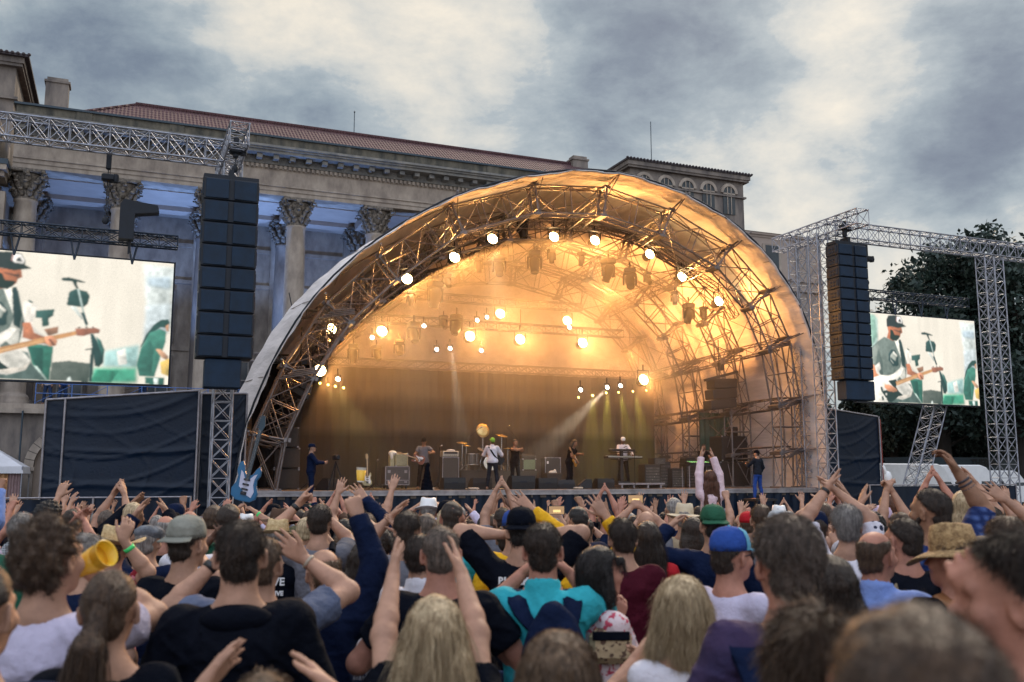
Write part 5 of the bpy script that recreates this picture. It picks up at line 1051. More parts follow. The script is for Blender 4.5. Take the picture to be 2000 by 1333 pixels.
class Fig:
    """One person. Local frame: feet at z=0, facing +Y; s scales to the wanted height."""
    def __init__(s, H=1.75, build=1., arms=(), head=(0, 0, 0), lean=(0, 0), female=False, torso_yaw=0., sit=False, stance=.1, kneel=0., seed=0):
        s.k = H/1.75; s.b = build; s.H = H; k = s.k; s.fem = female; s.seed = seed
        P = lambda x, y, z: np.array([x, y, z])*k
        lx, ly = lean; s.pel = P(0, 0, .95); Rt = eul(0, torso_yaw)
        def tr(v): v = Rt @ np.asarray(v); z = v[2]; q = max(0, z-.95*k); return v+np.array([lx*q, ly*q, -.5*(lx*lx+ly*ly)*q])
        s.tr = tr; sw = (.142 if female else .162)*(.6+.4*build); s.sh = [tr(P(-sw, -.01, 1.415)), tr(P(sw, -.01, 1.415))]
        s.neck = tr(P(0, -.012, 1.46)); s.hc = tr(P(0, .015, 1.635)); s.HR = eul(*head[:1], head[1], head[2] if len(head) > 2 else 0) @ np.eye(3)
        s.HR = eul(head[0], head[1]+torso_yaw, head[2] if len(head) > 2 else 0)
        s.hc = s.neck+(s.hc-s.neck)*1.0+np.array([0, 0, 0]); s.arms = []; arms = list(arms)+[(q, (tr(P(sx*(sw+.06), .10, .93))), 'relax', (sx*-1, 0, 0), (sx, -.6, -.1), (0, .15, -1)) for q, sx in (('L', -1), ('R', 1)) if not any(a[0] == q for a in arms)]
        for A in arms:   # (side, target (x,y,z local metres), hand style, palm normal, pole, long/short sleeve handled by cloth)
            sd, T_, st_, pn, pole = A[:5]; i = 0 if sd == 'L' else 1; S_ = s.sh[i]
            E_, W_ = ik(S_, np.asarray(T_, float), .285*k, .25*k, pole if pole is not None else (-.8 if i == 0 else .8, -.1, -.8))
            hd = nv(A[5]) if len(A) > 5 and A[5] is not None else nv(W_-E_)
            s.arms.append((i, S_, E_, W_, st_, pn, hd))
        s.stance = stance; s.kneel = kneel; s.sit = sit
    def armbits(s, f, up=1., cloth=0., upto=None):
        k = s.k; b = .75+.25*s.b; r = (.049, .040, .0305) if s.fem else (.057, .045, .0325)
        for i, S_, E_, W_, st_, pn, hd in s.arms:
            if cloth == 0:
                f.cone(S_, E_, r[0]*k*b, r[1]*k*b, .02); m_ = E_+(W_-E_)*.28; f.cone(E_, m_, r[1]*k*b, r[1]*1.04*k*b, .015); f.cone(m_, W_, r[1]*1.03*k*b, .0245*k, .012); f.ell(E_, np.array([.04, .04, .04])*k*b, None, .02)
                hand(f, W_, hd, pn, st_, k*(1.0 if not s.fem else .94), -1 if i == 0 else 1, s.fat)
            else:
                if upto <= .5:
                    e_ = S_+(E_-S_)*upto*2; d = nv(E_-S_); f.cone(S_, e_+d*.03, r[0]*k*b+cloth, (r[0]*(1-upto*.4))*k*b+cloth+.012, .03, (e_, d))
                else:
                    f.cone(S_, E_, r[0]*k*b+cloth, r[1]*k*b+cloth+.004, .03); q = (upto-.5)*2; e_ = E_+(W_-E_)*q; d = nv(W_-E_)
                    f.cone(E_, e_+d*.03, r[1]*k*b+cloth+.004, .030*k+cloth, .015, (e_, d)); f.ell(E_, np.array([.05, .05, .05])*k*b, None, .02)
    def headbits(s, f):
        k = s.k; M = s.HR; c = s.hc; w_ = lambda x, y, z: c+M @ (np.array([x, y, z])*k); kk = np.array
        f.ell(w_(0, -.012, .03), kk([.074, .093, .088])*k, M, .02); f.ell(w_(0, .034, -.03), kk([.060, .060, .078])*k, M, .03); f.ell(w_(0, .062, -.082), kk([.032, .028, .026])*k, M, .03)
        f.ell(w_(0, .078, .028), kk([.05, .018, .02])*k, M, .02)  # brow
        f.cone(w_(0, .088, .012), w_(0, .113, -.018), .008*k, .0125*k, .010); f.ell(w_(-.012, .096, -.022), kk([.008, .01, .007])*k, M, .006); f.ell(w_(.012, .096, -.022), kk([.008, .01, .007])*k, M, .006)
        for sx in (-1, 1):
            f.ell(w_(sx*.031, .092, .006), kk([.016, .012, .012])*k, M, .008, sub=True); f.ell(w_(sx*.046, .062, -.022), kk([.022, .02, .02])*k, M, .02)
            E_ = M @ eul(0, sx*.35); f.ell(w_(sx*.080, -.004, -.004), kk([.009, .022, .032])*k, E_, .006); f.ell(w_(sx*.079, -.010, -.030), kk([.009, .01, .011])*k, M, .006); f.ell(w_(sx*.086, -.002, .0), kk([.005, .011, .017])*k, E_, .003, sub=True)
        f.ell(w_(0, .090, -.050), kk([.024, .011, .0065])*k, M, .006); f.ell(w_(0, .088, -.062), kk([.020, .011, .0075])*k, M, .006)
        n0 = s.neck+kk([0, 0, -.03]); f.cone(n0, w_(0, -.022, -.05), (.052 if s.fem else .062)*k*(.8+.2*s.b), (.048 if s.fem else .058)*k, .03)
        f.cone(s.sh[0]*.55+s.neck*.45, s.neck, .035*k, .05*k, .05); f.cone(s.sh[1]*.55+s.neck*.45, s.neck, .035*k, .05*k, .05)
    def torsobits(s, f, g=0., bot=.86):
        k = s.k; b = s.b; P = lambda x, y, z: s.tr(np.array([x, y, z])*k); kk = np.array; fm_ = s.fem
        f.ell(P(0, 0, 1.27), kk([(.150 if not fm_ else .132)*b, .108*b, .19])*k+g, None, .04); f.ell(P(0, -.012, 1.36), kk([.155*b if not fm_ else .132*b, .094*b, .085])*k+g, None, .04)
        for i in (0, 1): f.cone(P(0, -.01, 1.41), s.sh[i], .060*k+g, .050*k+g, .035)
        f.ell(P(0, .01, 1.08), kk([.140*b, .105*b**1.3, .17])*k+g, None, .07); f.ell(P(0, -.005, .95), kk([.165*b if not fm_ else .17*b, .115*b, .12])*k+g, None, .06)
    def legbits(s, f, g=0.):
        k = s.k
        if s.sit:
            for sx in (-1, 1):
                h = np.array([sx*.09, 0, .9])*k; kn = np.array([sx*.15, .36, .84])*k; an = np.array([sx*.13, .34, .44])*k; f.cone(h, kn, .08*k+g, .058*k+g, .04); f.cone(kn, an, .056*k+g, .036*k+g, .02)
            return
        for sx in (-1, 1):
            h = s.tr(np.array([sx*.09, 0, .9])*k) if False else np.array([sx*.09, 0, .9])*k; kn = np.array([sx*(.09+s.stance*.4), .03, .5])*k; an = np.array([sx*(.09+s.stance), 0, .08])*k
            f.cone(h, kn, .082*k+g, .056*k+g, .04); f.cone(kn, kn*.6+an*.4+np.array([0, -.02, 0]), .055*k+g, .055*k+g, .02); f.cone(kn*.6+an*.4+np.array([0, -.02, 0]), an, .055*k+g, .036*k+g*1.6, .02)
    def bounds(s):
        pts = [s.hc, s.sh[0], s.sh[1]]+[a[2] for a in s.arms]+[a[3]+a[6]*.2 for a in s.arms]; pts = np.array(pts); lo = pts.min(0)-.2; hi = pts.max(0)+.2
        lo = np.minimum(lo, [-.34, -.28, 0]); hi = np.maximum(hi, [.34, .30, 1.2]); lo[2] = -.02; return lo, hi
    def body(s, h=.009, full=True, fat=1.):
        s.fat = fat; lo, hi = s.bounds(); zmin = 1.2*s.k; az = [a[3][2]-.2 for a in s.arms]+[zmin]; zf = min(az) if full else min(az)
        f = Field(lo, hi, h, zf, .024); s.headbits(f); s.torsobits(f, -.012); s.armbits(f)
        s.legbits(f, -.006)
        for sx in (() if s.sit else (-1, 1)): f.cone(np.array([sx*(.09+s.stance), -.03, .04])*s.k, np.array([sx*(.09+s.stance), .13, .03])*s.k, .035, .03, .02)
        return f.mesh('person')
    def cloth(s, sleeve=.3, g=.010, h=.009, bottom=.82, wrinkle=.006, vneck=0., collar=False, seed=0, sleeveless=False):
        lo, hi = s.bounds(); az = [min(a[1][2], a[2][2] if sleeve > 0 else 9, a[3][2] if sleeve > .5 else 9)-.1 for a in s.arms]+[1.15*s.k]
        f = Field(lo, hi, h, min(az), .02); s.torsobits(f, g*(1 if not s.fem else .8)); s.fat = 1
        for i in (0, 1):
            if not any(a[0] == i for a in s.arms) and not sleeveless: f.ell(s.sh[i], np.array([.054, .056, .056])*s.k+g, None, .02)
        if sleeve > 0: s.armbits(f, 1, g+.004, sleeve)
        f.disp(wrinkle*.7, 10, seed); f.disp(wrinkle*.45, 24, seed+3)
        X, Y, Z = np.meshgrid(*f.ax, indexing='ij', sparse=True)   # long soft drag folds running from the shoulders to the waist
        q = np.sin(26*(np.abs(X)*1.25+(Z-1.2)*.75)+3*np.sin(X*9+seed))*np.exp(-((Z-1.12*s.k)/.22)**2)+.8*np.sin(34*(Z-1.35)+14*X*X*9+seed)*np.exp(-((Z-1.0*s.k)/.12)**2)
        f.D += (wrinkle*.5*q).astype(np.float32)
        r_ = np.random.default_rng(seed+9)
        for i in range(7):   # sharp creases of cotton
            w_ = r_.normal(size=3)*np.array([13, 10, 17]); w2 = r_.normal(size=3)*6; ph = np.sin(w2[0]*X+w2[1]*Y+w2[2]*Z+i); rd = 1-np.abs(np.sin(w_[0]*X+w_[1]*Y+w_[2]*Z+1.3*ph)); f.D -= (wrinkle*.85*rd**5*np.clip(.2+ph, 0, 1)).astype(np.float32)
        if collar: f.cone(s.neck+np.array([0, 0, -.03]), s.neck+np.array([0, .0, .035])*s.k, .084*s.k, .076*s.k, .012)
        # neck opening and hem
        X, Y, Z = np.meshgrid(*f.ax, indexing='ij', sparse=True); n = s.neck
        d = np.sqrt((X-n[0])**2+(Y-n[1]-.012)**2+((Z-n[2]-.075-(.03 if collar else 0))*(.7))**2)-(.092 if not collar else .075)*s.k*(1.15 if s.fem or sleeveless else 1)
        f.D = np.maximum(f.D, -d.astype(np.float32)); f.D = np.maximum(f.D, (bottom*s.k-Z).astype(np.float32))
        return f.mesh('shirt')
    def trousers(s):
        f = Field(np.array([-.36, -.26, 0])*s.k, np.array([.36, .3, 1.02])*s.k, .016); s.legbits(f, .012); k = s.k
        f.ell(np.array([0, -.005, .92])*k, np.array([.168*s.b, .122*s.b, .12])*k, None, .05); f.disp(.006, 16, 3)
        X, Y, Z = np.meshgrid(*f.ax, indexing='ij', sparse=True); f.D = np.maximum(f.D, (.09*k-Z).astype(np.float32)); f.D = np.maximum(f.D, (Z-.90*k).astype(np.float32)); return f.mesh('trousers')
    # ---- hair
    def hair(s, style='short', h=.009, strands=0, L_=.03, seed=0, fringe=0.):
        k = s.k; M = s.HR; c = s.hc; w_ = lambda x, y, z: c+M @ (np.array([x, y, z])*k); kk = np.array
        lo = c-kk([.24, .24, .2]); hi = c+kk([.24, .24, .24])
        if style in ('long', 'pony', 'longbob', 'wavy'): lo = c-kk([.26, .30, .62 if style != 'longbob' else .3])
        f = Field(lo, hi, h)
        th = dict(short=.007, buzz=.003, curly=.024, thick=.014, long=.013, pony=.005, longbob=.016, bob=.014, bun=.010, fringe_bald=.005, wavy=.02, combed=.010).get(style, .012)
        if style == 'bald': return None, []
        hl = {'buzz': .055, 'short': .06}.get(style, .06)
        def clip(px, py, pz):   # keep the back and the top; the hairline runs from the forehead to in front of the ears and down to the nape
            px, py, pz = px/k, py/k, pz/k
            face = (py-.020)*.85-(pz-.030)*1.0 if True else 0
            nape = (-.066 if style != 'thick' else -.050)-pz-.6*np.maximum(0, -py-.02) if style not in ('bob', 'longbob', 'long', 'wavy') else -.13-pz
            d = np.maximum(face, nape)*.75
            side = np.where(py > -.02, (.0-pz)*.8+ (py-.0)*.3, -1) if style in ('short', 'buzz', 'combed', 'fringe_bald', 'thick') else -1
            d = np.maximum(d, side)
            if style == 'fringe_bald': d = np.maximum(d, (pz-.045))
            return d*k
        f.ell(w_(0, -.012, .03), kk([.074, .093, .088])*k+th*k, M, .0, clip=clip)
        if style in ('short', 'buzz', 'combed', 'thick', 'fringe_bald', 'curly', 'pony', 'bun'): f.ell(w_(0, -.056, -.028), kk([.054, .043, .050])*k+th*.6, M, .012)
        if style == 'curly': f.ell(w_(0, -.03, .0), kk([.088, .092, .095])*k, M, .03, clip=clip)
        if style in ('bob', 'longbob', 'long', 'wavy'):
            for sx in (-1, 1): f.cone(w_(sx*.066, -.02, .02), w_(sx*(.078 if style != 'longbob' else .095), -.015, -.10), .03*k, .034*k, .02)
            f.cone(w_(0, -.06, .02), w_(0, -.062, -.10), .06*k, .058*k, .03)
            if fringe: f.cone(w_(-.05, .072, .06), w_(.05, .072, .06), .022*k, .022*k, .02)
        if style in ('long', 'wavy'):
            b0 = w_(0, -.06, -.08); zl = .42
            for sx in (-1, 0, 1): f.cone(b0+kk([sx*.055, -.0, 0]), b0+kk([sx*.085, -.05, -zl]), .052*k, .036*k, .04)
        if style == 'pony':
            p0 = w_(0, -.105, -.0); f.ell(p0, kk([.022, .02, .02])*k, None, .02); p1 = p0+kk([-.02, -.05, -.08]); p2 = p0+kk([-.035, -.06, -.40]); f.cone(p0, p1, .018, .036, .01); f.cone(p1, p2, .042, .03, .02); f.cone(p2, p2+kk([0, 0, -.12]), .03, .012, .02)
        if style == 'bun': f.ell(w_(0, -.10, .075), kk([.045, .04, .042])*k, None, .015)
        f.disp({'curly': .018, 'thick': .004, 'longbob': .007, 'wavy': .012, 'bun': .012}.get(style, .0045), {'curly': 75, 'wavy': 30}.get(style, 45), seed)
        me = f.mesh('hair')
        if me is None: return None
        if strands:
            n = len(me.vertices); co = np.empty(n*3, np.float32); me.vertices.foreach_get('co', co); co = co.reshape(-1, 3); no = np.empty(n*3, np.float32); me.vertex_normals.foreach_get('vector', no); no = no.reshape(-1, 3)
            r_ = np.random.default_rng(seed+5); ii = r_.integers(0, n, strands); P = co[ii].astype(float)+r_.normal(size=(strands, 3))*.003; N_ = no[ii].astype(float)
            crown = w_(.01, -.04, .12); out_ = P-crown; tang = out_-N_*(out_*N_).sum(1)[:, None]; tang /= np.linalg.norm(tang, axis=1)[:, None]+1e-6
            grav = kk([0, 0, -1.]); lift = {'curly': .7, 'thick': .30, 'short': .14, 'buzz': .5, 'longbob': .16, 'wavy': .2, 'long': .04, 'pony': .05, 'bun': .3, 'bob': .06, 'combed': .15}.get(style, .3)
            Ls = L_*r_.uniform(.5, 1.15, strands)[:, None]; d = tang*(1-lift*.3)+N_*lift+r_.normal(size=(strands, 3))*(.12+lift*.5); nseg = 4 if style in ('short', 'buzz') else 6
            if style == 'pony':
                tail = P[:, 1] < (w_(0, -.105, 0)[1]-.012); hl_ = ~tail; Ls[hl_] = .035; tk = w_(0, -.105, 0)-P; tk /= np.linalg.norm(tk, axis=1)[:, None]+1e-6
            if style in ('long', 'pony', 'bob', 'wavy', 'longbob'): d = tang*.4+grav*.75+N_*lift+r_.normal(size=(strands, 3))*.10; 
            if style == 'pony': d[hl_] = tk[hl_]+N_[hl_]*.05; grav = np.where(tail[:, None], kk([0, 0, -1.])[None], 0)
            pts = [P]; q = P
            for j in range(nseg):
                d = d/np.linalg.norm(d, axis=1)[:, None]; q = q+d*Ls/nseg; pts.append(q); d = d+grav*(.12 if style != 'curly' else 0)+r_.normal(size=(strands, 3))*(.6 if style == 'curly' else .14 if style in ('wavy', 'longbob', 'thick') else .05)
            T = np.stack(pts, 1); wdir = np.cross(T[:, 1]-T[:, 0], r_.normal(size=(strands, 3))); wdir /= np.linalg.norm(wdir, axis=1)[:, None]+1e-9; wd = (.0008 if strands > 3000 else .0013)*np.linspace(1, .25, nseg+1)[None, :, None]
            A = T-wdir[:, None]*wd; B = T+wdir[:, None]*wd; VV = np.stack([A, B], 2).reshape(-1, 3); m_ = nseg+1
            base = (np.arange(strands)*m_*2)[:, None]+2*np.arange(nseg)[None]; FF = np.stack([base, base+1, base+3, base+2], -1).reshape(-1, 4)
            F0 = np.array([p.vertices[:] for p in me.polygons]) if False else None
            nf = len(me.polygons); lv = np.empty(nf*4, np.int32); me.loops.foreach_get('vertex_index', lv); nm = fastmesh('hair', np.r_[co, VV], np.r_[lv.reshape(-1, 4), FF+n]); bpy.data.meshes.remove(me); me = nm
        return me
def mobj(name, me, m_, parent=None):
    me.materials.append(m_); o = bpy.data.objects.new(name, me); COL.objects.link(o)
    if parent: o.parent = parent
    return o
def skinmat(name, c): 
    if name in MATS: return MATS[name]
    m_ = mat(name, c, .58, 0, .22, 9, .15, 40, spec=.25); b = m_.node_tree.nodes['Principled BSDF']; b.inputs['Subsurface Weight'].default_value = .0; return m_
SK = {'fair': skinmat('skin_fair', (.40, .225, .155)), 'pink': skinmat('skin_pink', (.40, .185, .13)), 'tan': skinmat('skin_tan', (.28, .145, .09)), 'dark': skinmat('skin_brown', (.12, .06, .04))}
def hairmat(name, c, c2): 
    m_ = mat(name, c, .45, 0, 0, 24, .6, 90, col2=c2, spec=.4, stretch=(3, 3, .45)); return m_
HR = {'black': hairmat('hair_black', (.006, .005, .006), (.02, .015, .014)), 'dark brown': hairmat('hair_dark_brown', (.014, .009, .007), (.04, .024, .017)), 'brown': hairmat('hair_brown', (.035, .02, .013), (.10, .058, .035)),
      'light brown': hairmat('hair_light_brown', (.055, .033, .02), (.20, .125, .075)), 'blonde': hairmat('hair_blonde', (.26, .18, .10), (.62, .48, .30)), 'grey': hairmat('hair_grey', (.10, .09, .085), (.34, .31, .29)),
      'greying brown': hairmat('hair_greying', (.035, .026, .022), (.17, .125, .10)), 'auburn': hairmat('hair_auburn', (.05, .018, .01), (.13, .05, .025))}
CL = {}
def cloth(name, c, var=.12, scale=3, col2=None, pat=None):
    if name in CL: return CL[name]
    m_ = mat('cloth_'+name.replace(' ', '_'), c, .85, 0, max(var, .22), scale, .9, 16, col2=col2, spec=.2)
    if pat:
        t = m_.node_tree; b = t.nodes['Principled BSDF']; tcn = [n for n in t.nodes if n.type == 'TEX_COORD'][0]
        def N_(k, **kw):
            n = t.nodes.new(k); [setattr(n, a, v) for a, v in kw.items()]; return n
        mixn = N_('ShaderNodeMix', data_type='RGBA'); mixn.inputs[6].default_value = (*c, 1); mixn.inputs[7].default_value = (*pat[1], 1)
        if pat[0] == 'dots':
            v = N_('ShaderNodeTexVoronoi'); v.inputs['Scale'].default_value = 17; v.inputs['Randomness'].default_value = .75; g_ = N_('ShaderNodeMath', operation='LESS_THAN'); g_.inputs[1].default_value = .31
            t.links.new(tcn.outputs['Object'], v.inputs['Vector']); t.links.new(v.outputs['Distance'], g_.inputs[0]); t.links.new(g_.outputs[0], mixn.inputs[0])
        elif pat[0] == 'plaid':
            fs = []
            for dr in 'XZ':
                wv = N_('ShaderNodeTexWave', bands_direction=dr); wv.inputs['Scale'].default_value = 7; wv.inputs['Distortion'].default_value = .6; t.links.new(tcn.outputs['Object'], wv.inputs['Vector']); fs.append(wv)
            g_ = N_('ShaderNodeMath', operation='MULTIPLY'); t.links.new(fs[0].outputs['Fac'], g_.inputs[0]); t.links.new(fs[1].outputs['Fac'], g_.inputs[1]); t.links.new(g_.outputs[0], mixn.inputs[0])
        elif pat[0] == 'floral':
            v = N_('ShaderNodeTexNoise'); v.inputs['Scale'].default_value = 42; v.inputs['Detail'].default_value = 3; g_ = N_('ShaderNodeMath', operation='GREATER_THAN'); g_.inputs[1].default_value = .56
            t.links.new(tcn.outputs['Object'], v.inputs['Vector']); t.links.new(v.outputs['Fac'], g_.inputs[0]); t.links.new(g_.outputs[0], mixn.inputs[0])
        elif pat[0] == 'stripes':
            wv = N_('ShaderNodeTexWave', bands_direction='Z'); wv.inputs['Scale'].default_value = 9; t.links.new(tcn.outputs['Object'], wv.inputs['Vector']); g_ = N_('ShaderNodeMath', operation='GREATER_THAN'); g_.inputs[1].default_value = .6; t.links.new(wv.outputs['Fac'], g_.inputs[0]); t.links.new(g_.outputs[0], mixn.inputs[0])
        for l in list(b.inputs['Base Color'].links): t.links.remove(l)
        t.links.new(mixn.outputs[2], b.inputs['Base Color'])
    CL[name] = m_; return m_
for a in [('black', (.003, .0042, .009)), ('navy', (.006, .012, .038)), ('charcoal', (.02, .022, .03)), ('grey', (.13, .13, .155)), ('blue grey', (.10, .12, .19)), ('white', (.62, .60, .66)), ('lavender white', (.50, .46, .60)), ('pale pink', (.66, .50, .54)),
          ('red', (.40, .012, .02)), ('maroon', (.055, .006, .014)), ('teal', (.03, .36, .43)), ('yellow', (.75, .40, .015)), ('light blue', (.19, .28, .60)), ('blue', (.02, .06, .26)), ('olive', (.06, .06, .03)), ('green', (.015, .09, .055)), ('beige', (.42, .33, .22)),
          ('brown', (.08, .045, .03)), ('pale green', (.42, .50, .32)), ('orange', (.5, .14, .03)), ('purple', (.07, .03, .12)), ('denim', (.03, .05, .11))]: q_ = cloth(*a); q_.node_tree.nodes['Principled BSDF'].inputs['Specular IOR Level'].default_value = .08 if a[0] in ('black', 'navy', 'charcoal', 'maroon', 'denim') else .2
cloth('polka dot', (.70, .67, .74), pat=('dots', (.03, .035, .07))); cloth('blue plaid', (.010, .022, .09), pat=('plaid', (.06, .10, .26))); cloth('pink floral', (.62, .50, .52), pat=('floral', (.45, .06, .10))); cloth('navy purple plaid', (.016, .018, .06), col2=(.06, .035, .085))
cloth('red floral', (.25, .02, .03), pat=('floral', (.6, .2, .25))); cloth('striped', (.55, .55, .62), pat=('stripes', (.04, .06, .14))); cloth('checked', (.55, .58, .62), pat=('plaid', (.03, .05, .1)))
straw = mat('straw', (.38, .25, .11), .8, 0, 0, 40, .6, 120, col2=(.66, .50, .28)); straw_d = mat('dark_straw', (.17, .09, .035), .85, 0, 0, 38, .9, 90, col2=(.52, .34, .16))
def headframe(o, fig, r=0.): return Matrix.Translation(Vector(fig.hc)) @ Matrix(fig.HR.tolist()).to_4x4() @ Matrix.Scale(fig.k, 4)
def hat(o, fig, kind, m_, band=None, m2=None):
    M = headframe(o, fig); m = MB()
    if kind in ('cap', 'backcap'):
        a = math.pi if kind == 'backcap' else 0; T = M @ Mrot(0, 0, a) @ Matrix.Translation((0, -.012 if a == 0 else .012, .0))
        n = 24; prof_ = [(1., .035), (1.02, .06), (.97, .09), (.8, .122), (.5, .139), (.2, .145), (1e-3, .146)]; vs = []; fs = []
        for r_, z in prof_:
            for i in range(n): q = 2*math.pi*i/n; vs.append(T @ Vector((.084*r_*math.cos(q), .104*r_*math.sin(q), z)))
        fs = [(k*n+i, k*n+(i+1) % n, (k+1)*n+(i+1) % n, (k+1)*n+i) for k in range(6) for i in range(n)]; m.add(vs, fs, True)
        c = m.build('cap', m_, o); c.modifiers.new('s', 'SOLIDIFY').thickness = .004
        m = MB(); vs = []
        for j in range(5):
            for i in range(11): q = R(30+12*i); rr = 1+.75*(j/4)*math.sin(q)**1.0; vs.append(T @ Vector((.086*math.cos(q)*(1+.05*j), .10*math.sin(q)+.062*(j/4)*math.sin(q)**.6, .040-.016*(j/4)*math.sin(q)-.012*abs(math.cos(q))*j/4)))
        m.add(vs, [(j*11+i, j*11+i+1, (j+1)*11+i+1, (j+1)*11+i) for j in range(4) for i in range(10)], True); b = m.build('cap_peak', m2 or m_, c); b.modifiers.new('s', 'SOLIDIFY').thickness = .005
        m = MB(); m.ell(T @ Vector((0, 0, .146)), (.008, .008, .005), 8, 4); m.build('cap_button', m2 or m_, c)
        if m2:
            m = MB(); fr = [i for i in range(n) if math.sin(2*math.pi*i/n) > .35]; V2 = []; 
            for r_, z in prof_[:5]:
                for i in range(4, 14): q = 2*math.pi*(i-3)/n*1.0; V2.append(T @ Vector((.0865*r_*math.cos(q), .1065*r_*math.sin(q), z+.0015)))
            m.add(V2, [(k*10+i, k*10+i+1, (k+1)*10+i+1, (k+1)*10+i) for k in range(4) for i in range(9)], True); m.build('front_panel', m2, c)
        return c
    if kind == 'beanie': m.lathe([(.087, .02), (.09, .05), (.086, .09), (.065, .128), (.03, .142), (1e-3, .145)], 20, M @ Matrix.Diagonal((1, 1.16, 1, 1))); return m.build('cap', m_, o)
    if kind == 'flat': m.lathe([(.084, .03), (.1, .06), (.098, .085), (.06, .115), (1e-3, .12)], 20, M @ Mrot(-.12) @ Matrix.Diagonal((1, 1.25, 1, 1))); return m.build('cap', m_, o)
    rb, hc_, dr = {'straw': (.19, .13, .03), 'fedora': (.135, .115, .012), 'floppy': (.175, .12, -.035), 'sunhat': (.17, .11, -.02)}[kind]
    n = 32; P_ = [(.082, .035), (.084, .05), (.080, .10), (.070, .035+hc_), (.05, .035+hc_+.004), (1e-3, .035+hc_-.015)]; vs = []
    T = M @ Mrot(-.10, .04) @ Matrix.Translation((0, -.01, .0))
    for r_, z in P_:
        for i in range(n): q = 2*math.pi*i/n; vs.append(T @ Vector((r_*math.cos(q), r_*1.2*math.sin(q), z-(.012*math.sin(q)**2 if z > .14 else 0))))
    m.add(vs, [(k*n+i, k*n+(i+1) % n, (k+1)*n+(i+1) % n, (k+1)*n+i) for k in range(5) for i in range(n)], True); c = m.build('hat', m_, o); c.modifiers.new('s', 'SOLIDIFY').thickness = .004
    m = MB(); vs = []
    for j in range(6):
        for i in range(n):
            q = 2*math.pi*i/n; rr = .080+(rb-.080)*j/5; w2 = (.016*math.sin(2*q+.7)+.010*math.sin(3*q)) if kind in ('floppy', 'straw') else .014*math.cos(2*q)
            vs.append(T @ Vector((rr*math.cos(q), rr*1.13*math.sin(q), .040+dr*(j/5)**1.5+w2*(j/5)*(-1 if kind == 'fedora' else 1))))
    m.add(vs, [(k*n+i, k*n+(i+1) % n, (k+1)*n+(i+1) % n, (k+1)*n+i) for k in range(5) for i in range(n)], True); b = m.build('hat_brim', m_, c); b.modifiers.new('s', 'SOLIDIFY').thickness = .004
    if band: m = MB(); m.lathe([(.0845, .042), (.0855, .066)], 28, T @ Matrix.Diagonal((1.0, 1.2, 1, 1)), True); q = m.build('hat_band', band, c)
    return c
def wristband(o, fig, ai, m_, w_=.02, up=.03, nm='wristband', r=.031):
    i, S_, E_, W_, *_r = fig.arms[ai]; d = Vector(nv(E_-W_)); p = Vector(W_)+d*up; q = d.to_track_quat('Z', 'Y').to_matrix().to_4x4(); m = MB()
    m.lathe([(r*.95, -w_/2), (r, -w_/2), (r, w_/2), (r*.95, w_/2)], 16, Matrix.Translation(p) @ q); return m.build(nm, m_, o)
eye_w = mat('eyeball', (.6, .57, .54), .2)
def eyes(o, fig):
    M = headframe(o, fig)
    for sx in (-1, 1):
        m = MB(); m.ell(M @ Vector((sx*.031, .0775, .006)), (.0115*fig.k,)*3, 10, 8); e_ = m.build('eye', eye_w, o); m = MB(); m.ell(M @ Vector((sx*.031, .0842, .006)), (.0052*fig.k,)*3, 8, 6); m.build('iris', M_blackm, e_)
def glasses(o, fig, m_=None):
    M = headframe(o, fig); m = MB()
    for sx in (-1, 1):
        m.add([M @ Vector((sx*.010, .104, .018)), M @ Vector((sx*.055, .096, .018)), M @ Vector((sx*.052, .094, -.014)), M @ Vector((sx*.014, .102, -.014))], [(0, 1, 2, 3)]); m.tube(M @ Vector((sx*.056, .095, .015)), M @ Vector((sx*.083, -.002, .012)), .0022, 5)
    m.tube(M @ Vector((-.056, .096, .019)), M @ Vector((.056, .096, .019)), .002, 5); return m.build('glasses', m_ or M_blackm, o)
LAB = set()
def finish(root, fig, skin, top, hairme, haircol, sleeve, kw):
    return root
def person(label, loc, yaw=0, H=1.75, skin='fair', hair='short', hc='brown', top='black', sleeve=.3, h=.009, arms=(), head=(0, 0, 0), lean=(0, 0), build=1., female=False, strands=0, SL=.03, group=None, legs='denim', wrinkle=.006, collar=False, sleeveless=False,
           torso_yaw=0., hath=None, seed=0, fat=1., fringe=0., eye=False, bottom=.82, band=None, cat='person', hairin=True, stance=.1, name='person', sit=False):
    fig = Fig(H, build, arms, head, lean, female, torso_yaw, stance=stance, sit=sit)
    me = fig.body(h, fat=fat); root = mobj(name, me, SK[skin]); root.location = tuple(map(float, loc)); root.rotation_euler = (0, 0, yaw); props(root, label, cat, group)
    mobj('shirt', fig.cloth(sleeve, .012, h*1.1, bottom, wrinkle, collar=collar, seed=seed, sleeveless=sleeveless), CL[top], root)
    mobj('trousers', fig.trousers(), CL[legs], root)
    if hair != 'bald':
        hm = fig.hair(hair, min(h, .008), strands, SL, seed, fringe)
        if hm: mobj('hair', hm, HR[hc], root)
    if hath: hat(root, fig, *hath)
    if eye: eyes(root, fig)
    return root, fig
